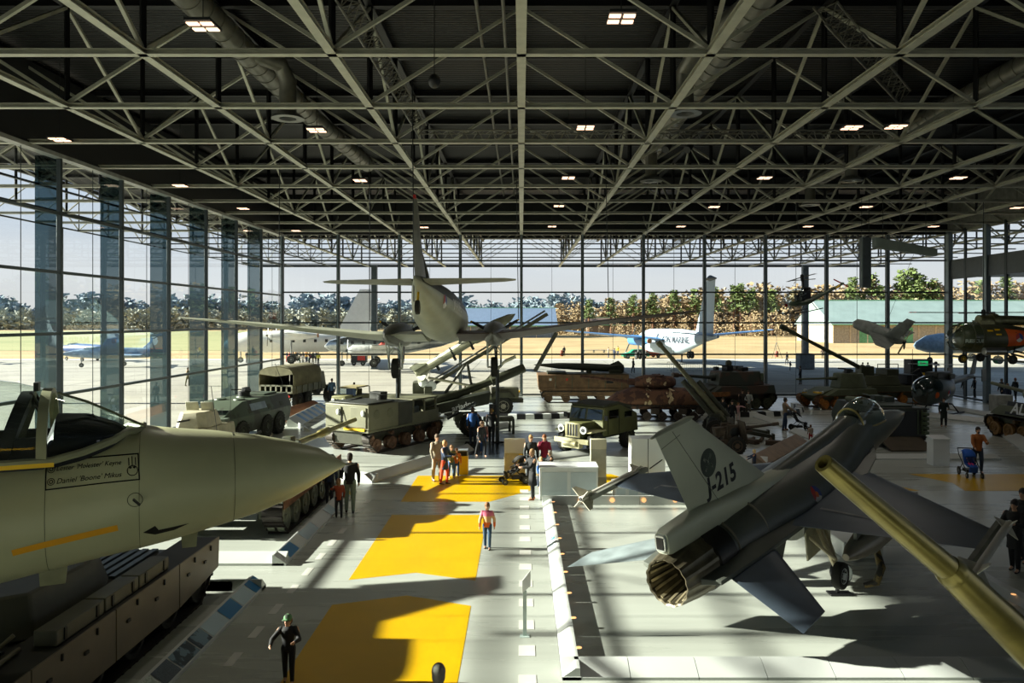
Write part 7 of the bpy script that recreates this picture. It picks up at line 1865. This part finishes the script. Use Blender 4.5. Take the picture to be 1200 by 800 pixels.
g = G()
for k in range(16): g.bx(-150 + k * 18, -149.9 + k * 18, YB + 1, 117, -.03, -.025)
for k in range(9): g.bx(-150, 130, 64 + k * 6.2, 64.08 + k * 6.2, -.03, -.024)
struct(g.make('ground_joints', mat('6f6d64', .9)), 'joints between the concrete slabs outside')
struct(G().bx(-200, 200, 113, 118, -.03, .0).make('ground_kerb_strip', mat('b8b2a2', .8)), 'pale strip at the edge of the apron')

# trees
def tuft(g, c, r, q, vert=.6):
    """one ragged twig or leaf clump: a few crossing slivers"""
    for _ in range(q):
        a = random.uniform(0, 2 * PI); e_ = random.uniform(-.4, 1.2); d = V((cos(a) * cos(e_), sin(a) * cos(e_), sin(e_) * vert)); p = V(c) + V((random.uniform(-1, 1), random.uniform(-1, 1), random.uniform(-1, 1))) * (r * .5)
        w_ = d.cross(V((random.uniform(-1, 1), random.uniform(-1, 1), .3))).normalized() * (r * .28)
        g.add([p - w_, p + w_, p + d * r + w_ * .4, p + d * r - w_ * .4], [(0, 1, 2, 3)])

def tree_mass(name, label, pts, m, seed=1, n=1, tuf=34, r=.85, y_=12):
    random.seed(seed); g = G()
    for (x, y, w_, h) in pts:
        for k in range(n):
            cx = x + random.uniform(-w_, w_); cy = y + random.uniform(-y_, y_); hh = h * random.uniform(.72, 1.08); cr = hh * random.uniform(.2, .34)
            for j in range(tuf):
                zz = random.uniform(.05, 1.0); a = random.uniform(0, 2 * PI); q = random.uniform(0, 1) ** .5 * cr * (1.35 - zz * .8)
                tuft(g, (cx + cos(a) * q, cy + sin(a) * q, hh * zz), hh * .085 * r, 3)
            g.cyl((cx, cy, 0), (cx, cy, hh * .8), hh * .012, hh * .005, 4, False)
    o = g.make(name, m, None, ang=10); tag(o, label, 'trees', kind='stuff'); return o
BR = mat('8d7a5c', .95, var=.3, scale=.15, bump=1, bscale=.8); BR2 = mat('a08c6c', .95, var=.3, scale=.2, bump=1, bscale=.8); GRN = mat('5c6b3c', .95, var=.35, scale=.2, bump=1, bscale=.9); HAZE = mat('7d8c94', .95, var=.25, scale=.1); HAZE2 = mat('8f9286', .95, var=.25, scale=.1)  # distance haze is put into the two blue grey forest colours
tree_mass('distant_forest', 'haze blue forest line far away behind the left glass', [(-560 + k * 22, 520 + (k % 3) * 14, 14, 19 + 3 * sin(k * 1.7)) for k in range(34)], HAZE, seed=4, n=20, tuf=26, r=2.2)
tree_mass('distant_forest', 'haze paled scrub in front of the far forest at left', [(-540 + k * 24, 470, 14, 12) for k in range(28)], HAZE2, seed=5, n=18, tuf=22, r=2.4)
hx = [(18 + k * 12, 318 - k * 2, 8, min(19, 12 + k * 1.1)) for k in range(28)]
tree_mass('bare_forest', 'bare brown forest rising behind the field at right', hx, BR, seed=6, n=16, tuf=44, r=1.1)
tree_mass('bare_forest', 'lighter bare bushes along the front of the forest', [(30 + k * 12, 285 - k, 8, 5 + min(8, k * .9)) for k in range(26)], BR2, seed=8, n=12, tuf=26)
struct(G().hull2([V((0, 300, -1)), V((420, 250, -1)), V((420, 420, -1)), V((0, 420, -1))], [V((40, 330, .5)), V((420, 270, 8)), V((420, 420, 10)), V((30, 420, 2))]).make('terrain', mat('8a7448', .95)), 'rising ground under the forest')
def pine(x, y, h, i):
    t = thing('pine_tree', 'green pine standing above the bare forest at right', 'tree', (x, y), group='green pines above the forest')
    G().cyl((0, 0, 0), (0, 0, h * .8), .5, .25, 8).make('trunk', mat('6b4a34', .9), t)
    random.seed(i); g = G()
    for j in range(90):
        a = random.uniform(0, 2 * PI); zz = random.uniform(.5, 1.0); q = random.uniform(0, 1) ** .5 * h * .24 * (1.25 - zz)
        tuft(g, (cos(a) * q, sin(a) * q, h * zz), h * .06, 5, .5)
    g.make('crown', GRN, t, ang=20)
random.seed(12)
for i, px in enumerate([690, 716, 742, 765, 790, 815, 838, 860, 868, 880, 905, 1000, 1022, 1032, 1058, 1068, 1078, 1094, 1150, 1180]):
    y = 300 - i; py = [352, 350, 346, 344, 341, 340, 337, 336, 334, 338, 340, 326, 322, 336, 318, 316, 322, 328, 330, 325][i]
    p = at(px, py, y); pine(p.x, y, max(6, p.z), i)

# hangar
def hangar(name, label, x0, x1, y, d, hw, hr, wall_m, roof_m, doors=()):
    t = thing(name, label, 'hangar', ((x0 + x1) / 2, y)); w_ = (x1 - x0) / 2
    G().bx(-w_, w_, 0, d, 0, hw).make('wall', wall_m, t)
    G().prism([(-.8, hw), (d / 2, hr), (d + .8, hw)], -w_ - .5, w_ + .5, 'x').make('roof', roof_m, t)
    for px in doors: G().bx(px, px + 3.6, -.1, 0, 0, hw * .85).make('door', mat('5f9a6a', .5), t)
    for k in range(int(w_ * 2 / 4.5)): G().bx(-w_ + k * 4.5, -w_ + k * 4.5 + .25, -.15, 0, 0, hw).make('pilaster', mat('c9b494', .7), t)
    G().bx(-w_ - .6, w_ + .6, -1.0, -.8, hw - .1, hw + .2).make('gutter', mat('6fae80', .5), t)
    G().bx(-w_ - .6, w_ + .6, d / 2 - .2, d / 2 + .2, hr - .1, hr + .2).make('ridge_cap', mat('7fb88a', .5), t)
    return t
hangar('hangar', 'long cream hangar with pale green roof at right beyond the field', 82, 150, 200, 26, 4.8, 11.5, mat('a89a84', .7), mat('82938f', .6, var=.1, scale=.3), doors=(-27, -24.5 + 8, 4, 18))
hangar('hangar', 'blue grey hangar roof in the middle distance behind the transport plane', -22, 12, 260, 40, 4, 10.5, mat('6a737c', .7), mat('5f6f84', .6))
t = hangar('barn', 'small brown shed on the field left of the patrol plane', 26, 44, 300, 14, 4, 7, mat('7a6a5c', .8), mat('5c4c42', .7))

def plane_out(name, label, loc, rz, sc, fus, skin, span, chord, tip, wz, wx, dih, fin, finm, wingm, nac=(), stab=4, stz=.6, prop_=None, text_=None, windows=True, gear=True, fl_=None, lowm=None):
    t = thing(name, label, 'aeroplane', loc, rz=rz); k = sc
    f = G().fus(fus, 24).make('fuselage', skin, t, sc=k, ang=60)
    L0 = fus[-1][0]
    for s in (-1, 1):
        G().wing([((wx, s * .4, wz), chord, chord * .14, 'z'), ((wx - (chord - tip) * .5, s * span / 2, wz + dih), tip, tip * .1, 'z')]).make('wing', wingm, t, sc=k)
        G().wing([((L0 + 3.6, s * .2, stz), 2.8, .3, 'z'), ((L0 + 2.2, s * stab, stz + .5), 1.3, .12, 'z')]).make('stabilizer', wingm, t, sc=k)
        for ny, nl, nr in nac:
            n = G().fus([(wx + nl, s * ny, wz - .1, nr * .5, nr * .5), (wx + nl - .6, s * ny, wz - .1, nr, nr), (wx - chord * .6, s * ny, wz - .1, nr * .9, nr), (wx - chord - 1.2, s * ny, wz - .1, nr * .2, nr * .3)], 18).make('engine_nacelle', lowm or wingm, t, sc=k)
            G().cyl((wx - chord - 1.1, s * ny, wz - .1), (wx - chord - 1.3, s * ny, wz - .1), nr * .45).make('exhaust', RUSTO, n, sc=k)
            if prop_: prop(t, ((wx + nl + .1) * k, s * ny * k, (wz - .1) * k), prop_ * k, 4, STEELD, .4, WHITE)
            if gear:
                g = G(); g.cyl((wx - .8, s * ny, wz - .5), (wx - .8, s * ny, -1.7 - fl_), .12); g.make('gear_leg', STEEL, t, sc=k)
                for q in (-.3, .3): wheel(t, ((wx - .8) * k, (s * ny + q) * k, (-1.7 - fl_) * k), .62 * k, .3 * k, STEEL, tread=False)
        if windows:
            g = G()
            for j in range(8): g.box((wx + 4 - j * 1.6, s * fus[len(fus) // 2][3] * .985, .35), (.4, .12, .45))
            g.make('window_row', DARK, f, sc=k)
    if gear:
        g = G().cyl((fus[0][0] - 2.5, 0, -.8), (fus[0][0] - 2.5, 0, -1.7 - fl_), .1); g.make('nose_leg', STEEL, t, sc=k); wheel(t, ((fus[0][0] - 2.5) * k, 0, (-1.7 - fl_ - .2) * k), .42 * k, .3 * k, STEEL, tread=False)
    x0, x1, zb, zt, x2, x3 = fin
    R = []
    for q in (0, .5, 1):
        a = V((x0 + (x2 - x0) * q, 0, zb + (zt - zb) * q)); b = V((x1 + (x3 - x1) * q, 0, zb + (zt - zb) * q)); th = .2 * (1 - q * .6)
        R.append([a, a.lerp(b, .3) + V((0, th, 0)), b, a.lerp(b, .3) - V((0, th, 0))])
    fi = G().loft(R).make('tail_fin', finm, t, sc=k)
    return t, f, fi, k
# big blue grey patrol aircraft beyond the far wall, tail towards the hall
BG = mat('a9b9c2', .45, var=.08, scale=.5); BW = mat('3f74a8', .4, var=.1, scale=.5)
fus = [(13, 0, -.3, .05, .05), (12.5, 0, -.2, .7, .8), (11, 0, 0, 1.3, 1.5), (8, 0, .0, 1.55, 2.0), (0, 0, .0, 1.6, 2.1), (-5, 0, .2, 1.5, 1.9), (-9, 0, .6, 1.0, 1.3), (-13, 0, 1.0, .6, .7), (-17, 0, 1.2, .2, .25)]
cx = (790 - HX) * 103 / FOC
t, f, fi, k = plane_out('patrol_aircraft', 'large blue grey naval patrol aircraft seen from behind outside the far wall', (cx, 106, 3.0), 102, .86, fus, BG, 37, 4.6, 1.8, .3, 3.0, 1.6, (-9.6, -15.5, 1.5, 9.4, -13.5, -16.2), BG, BW, nac=((4.6, 2.6, .85),), stab=6.2, stz=1.3, prop_=2.4, windows=False, fl_=.6, lowm=BW)
G().tube([(-13.4, 0, 9.4), (-14.6, 0, 9.5), (-16.4, 0, 9.4)], [.15, .45, .1], 12).make('fin_pod', DARK, fi, sc=k)
for s in (-1, 1):
    wrap('lettering', *text_mesh('KON. MARINE', 1.2, bold=.03), frame_m((-5.0 * k, -s * 5, .4 * k), (s, 0, 0), (0, 0, 1)), f, (0, s, 0), mat('2b3440', .6), f, .05)
    wrap('door', *rect_vf(.7, 1.4), frame_m((1.4, -s * 5, .4), (s, 0, 0), (0, 0, 1)), f, (0, s, 0), mat('2b3440', .6), f, .05)
# white airliner nose with tall fin at the left corner
WH = mat('e4e4de', .4, var=.04); RD = mat('cc3a24', .5)
fusw = [(12, 0, -.2, .05, .05), (11.6, 0, -.15, .6, .6), (10, 0, .1, 1.3, 1.35), (8, 0, .2, 1.5, 1.6), (-3, 0, .2, 1.5, 1.6), (-8, 0, .7, .9, 1.0), (-12, 0, 1.2, .2, .3)]
p = at(322, 400, 100)
t, f, fi, k = plane_out('airliner', 'white airliner parked outside behind the corner of the glass walls', (p.x + 3, 104, 2.9), 190, .9, fusw, WH, 28, 3.4, 1.4, 1.3, 2.5, .4, (-4.5, -9.5, 1.5, 8.2, -8.0, -10.6), WH, WH, nac=((4, 2.4, .7),), prop_=1.8, fl_=.6)
G().fus([(12.02, 0, -.2, .06, .06), (11.5, 0, -.15, .66, .66)], 20).make('nose_cap', mat('c9a88a', .5), f, sc=k)
p = at(446, 404, 86)
t, f, fi, k = plane_out('propeller_aircraft', 'bare metal propeller aircraft with red wing stripes outside behind the left engine', (p.x, 90, 3.1), 188, .8, [(9, 0, -.2, .1, .1), (8.2, 0, -.1, .8, .8), (5, 0, .1, 1.35, 1.45), (-3, 0, .1, 1.3, 1.4), (-8, 0, .5, .6, .8), (-11, 0, .9, .1, .2)], mat('b3b8b6', .25, .7, var=.1), 30, 3.8, 1.6, -.6, 2.5, 1.0, (-7.2, -10.6, .9, 5.4, -9.3, -11), mat('9aa2a6', .3, .4), mat('c9ccc8', .35, .3), nac=((3.6, 2.8, .75),), prop_=1.7, windows=True, fl_=.8)
for s in (-1, 1): G().hull2([V((.2, s * 6, .05)), V((.9, s * 6, .05)), V((.2, s * 13.5, .55)), V((-.3, s * 13.5, .55))], [V((.2, s * 6, .2)), V((.9, s * 6, .2)), V((.2, s * 13.5, .7)), V((-.3, s * 13.5, .7))]).make('red_stripe', RD, t, sc=k)
G().bx(-10.6, -9.4, -.2, .2, 3.8, 4.8).make('fin_flash', RD, fi, sc=k)
# grey aircraft wing at the right edge
p = at(1100, 400, 92)
t, f, fi, k = plane_out('grey_aircraft', 'blue grey aircraft parked outside right of the drone', (p.x + 9, 96, 2.9), 175, .8, fusw, mat('6f8494', .45), 30, 3.2, 1.4, .6, 2.0, .3, (-5, -9, 1.4, 5, -8, -10), mat('6f8494', .45), mat('5f7486', .45), nac=((4, 2.4, .6),), prop_=1.6, fl_=.5)
# small jets on the left apron
def small_jet(x, y, rz, m, label, fin_c):
    t = thing('parked_jet', label, 'jet aircraft', (x, y, 1.7), rz=rz)
    G().fus([(7, 0, 0, .03, .03), (5, 0, .05, .4, .45), (2, 0, .1, .6, .75), (-3, 0, .05, .65, .65), (-6, 0, .05, .4, .4)], 16).make('fuselage', m, t, ang=60)
    for s in (-1, 1):
        G().wing([((1.5, s * .4, -.1), 4.5, .2, 'z'), ((-2.0, s * 4.4, -.1), .9, .06, 'z')]).make('wing', m, t); G().wing([((-4, s * .3, 0), 1.8, .1, 'z'), ((-5.4, s * 2.2, 0), .7, .04, 'z')]).make('stabilizer', m, t)
        wheel(t, (-.5, s * 1.3, -1.4), .3, .2, STEEL, tread=False)
    wheel(t, (4.2, 0, -1.42), .28, .15, STEEL, tread=False); g = G(); g.cyl((4.2, 0, -.1), (4.2, 0, -1.4), .06); g.cyl((-.5, 1.2, 0), (-.5, 1.3, -1.4), .07); g.cyl((-.5, -1.2, 0), (-.5, -1.3, -1.4), .07); g.make('landing_gear', STEEL, t)
    G().wing([((-2.6, 0, .5), 3, .16, 'y'), ((-5.2, 0, 3.0), 1.0, .05, 'y')]).make('tail_fin', fin_c, t); G().fus([(4.6, 0, .3, .05, .05), (3.6, 0, .5, .3, .35), (2.2, 0, .65, .3, .3), (1, 0, .6, .1, .1)], 14).make('canopy', WINDSC, t)
small_jet(-52, 98, 200, mat('7f97aa', .4), 'pale grey parked jet on the left apron nearest the glass corner', mat('a9c0d4', .4))
small_jet(-64, 112, 160, mat('2f4a7a', .4), 'dark blue parked jet on the left apron', mat('2f6ab0', .4))
small_jet(-80, 104, 190, mat('3a4636', .5), 'dark green parked jet far left on the apron', mat('b03a2a', .5))
# green car, red drum things and masts
def car(x, y, rz, m, label):
    t = thing('car', label, 'car', (x, y), rz=rz)
    G().prism([(-2.1, .35), (2.0, .35), (2.1, .75), (1.1, .95), (-2.0, .95), (-2.15, .7)], -.85, .85).make('body', m, t, .06)
    G().prism([(-1.7, .92), (1.0, .92), (.35, 1.45), (-1.4, 1.45)], -.74, .74).make('cabin', m, t, .05)
    for s in (-1, 1): G().prism([(-1.5, .97), (.75, .97), (.3, 1.36), (-1.3, 1.36)], s * .745, s * .755).make('side_window', DARK, t)
    pr = None
    for s in (-1, 1):
        for xx in (1.3, -1.3):
            if pr is None: pr = wheel(t, (xx, s * .78, .33), .33, .2, STEEL, tread=False)
            else: dupchild(pr, (xx, s * .78, .33), t)
    G().box((2.08, .6, .65), (.05, .3, .14)).make('head_lamp', WHITE, t)
x, y = fl(744, 420); car(x, y, 185, mat('1f7a5a', .35, var=.05), 'green car parked on the apron left of the patrol aircraft')
x, y = fl(760, 419); car(x, y, 200, mat('c4502a', .4), 'orange red vehicle parked beside the green car')
x, y = fl(861 - 485, 428)
t = thing('service_cart', 'small dark service cart with red panel behind the propeller aircraft wheel', 'cart', fl(421, 428)); G().bx(-1, 1, -.6, .6, .4, 1.6).make('cart_body', DARK, t, .05); G().bx(-.1, .9, -.65, -.6, .7, 1.3).make('red_panel', RED, t); wheel(t, (.6, -.5, .3), .3, .2, STEEL, tread=False); wheel(t, (-.6, -.5, .3), .3, .2, STEEL, tread=False)
for (px, py, lb) in ((658, 417, 'left of the far group'), (910, 418, 'beside the patrol aircraft wing')):
    tag(G().lathe([(.28, 0), (.3, .05), (.3, .85), (.26, .95), (.001, .95)], (*fl(px, py), 0)).make('litter_drum', mat('8a4a34', .6)), 'rusty red drum on the grass edge ' + lb, 'drum')
t = thing('tripod_mast', 'thin tripod mast on the grass beside the patrol aircraft wing', 'mast', fl(910, 420)); g = G()
for a in (0, 2.1, 4.2): g.cyl((cos(a) * .9, sin(a) * .9, 0), (0, 0, 2.6), .03)
g.cyl((0, 0, 2.5), (0, 0, 3.6), .03); g.make('legs', STEELD, t)
for i, (px, c_) in enumerate(((409, 'c9a23a'), (449, 'c9a23a'))):
    pass
for i in range(3):
    x, y = fl(690 + i * 12, 413); t = thing('bench', 'pale bench on the grass edge, %s of three' % ('left', 'middle', 'right')[i], 'bench', (x, y)); g = G(); g.bx(-1, 1, -.3, .3, .42, .5); g.bx(-.9, -.8, -.25, .25, 0, .42); g.bx(.8, .9, -.25, .25, 0, .42); g.make('bench_body', mat('7a8a94', .6), t)
# steel barrier outside under the patrol aircraft
t = thing('crowd_barrier', 'steel crowd barrier under the patrol aircraft', 'barrier', fl(812, 435)); g = G()
for z in (.15, 1.1): g.cyl((-3, 0, z), (3, 0, z), .03)
for k in range(25): g.cyl((-3 + k * .25, 0, .15), (-3 + k * .25, 0, 1.1), .012, n=5)
for k in (-2.5, 0, 2.5): g.bx(k - .03, k + .03, -.3, .3, 0, .15)
g.make('barrier_rails', STEEL, t)

# unseen jet added beyond the left edge to cast winged shadows on the floor
t = thing('shadow_jet', 'slim grey jet added out of view by the left glass wall to cast floor shadows', 'jet aircraft', (-15.5, 12.4, 4.2), rz=-88)
JM = mat('7c8288', .4)
G().fus([(6.5, 0, 0, .03, .03), (4.5, 0, .05, .4, .45), (2, 0, .1, .6, .7), (-3, 0, .05, .7, .65), (-4.6, 0, .05, .5, .5)], 16).make('fuselage', JM, t, ang=60)
for s in (-1, 1):
    G().wing([((2.8, s * .4, -.1), 4.8, .2, 'z'), ((-.2, s * 2.9, -.1), 1.6, .06, 'z')]).make('wing', JM, t); G().wing([((-2.2, s * .3, 0), 2.0, .1, 'z'), ((-3.6, s * 1.9, 0), .9, .04, 'z')]).make('stabilizer', JM, t)
G().wing([((-2.0, 0, .4), 2.8, .16, 'y'), ((-4.6, 0, 1.7), .9, .05, 'y')]).make('tail_fin', JM, t); G().fus([(4.4, 0, .3, .05, .05), (3.4, 0, .5, .3, .35), (2.2, 0, .65, .3, .3), (1, 0, .6, .1, .1)], 14).make('canopy', WINDSC, t)
for x in (2, -3): G().cyl((x, 0, .5), (x, 0, ZC - 4.2), .012, n=5).make('suspension_cable', STEELD, t)
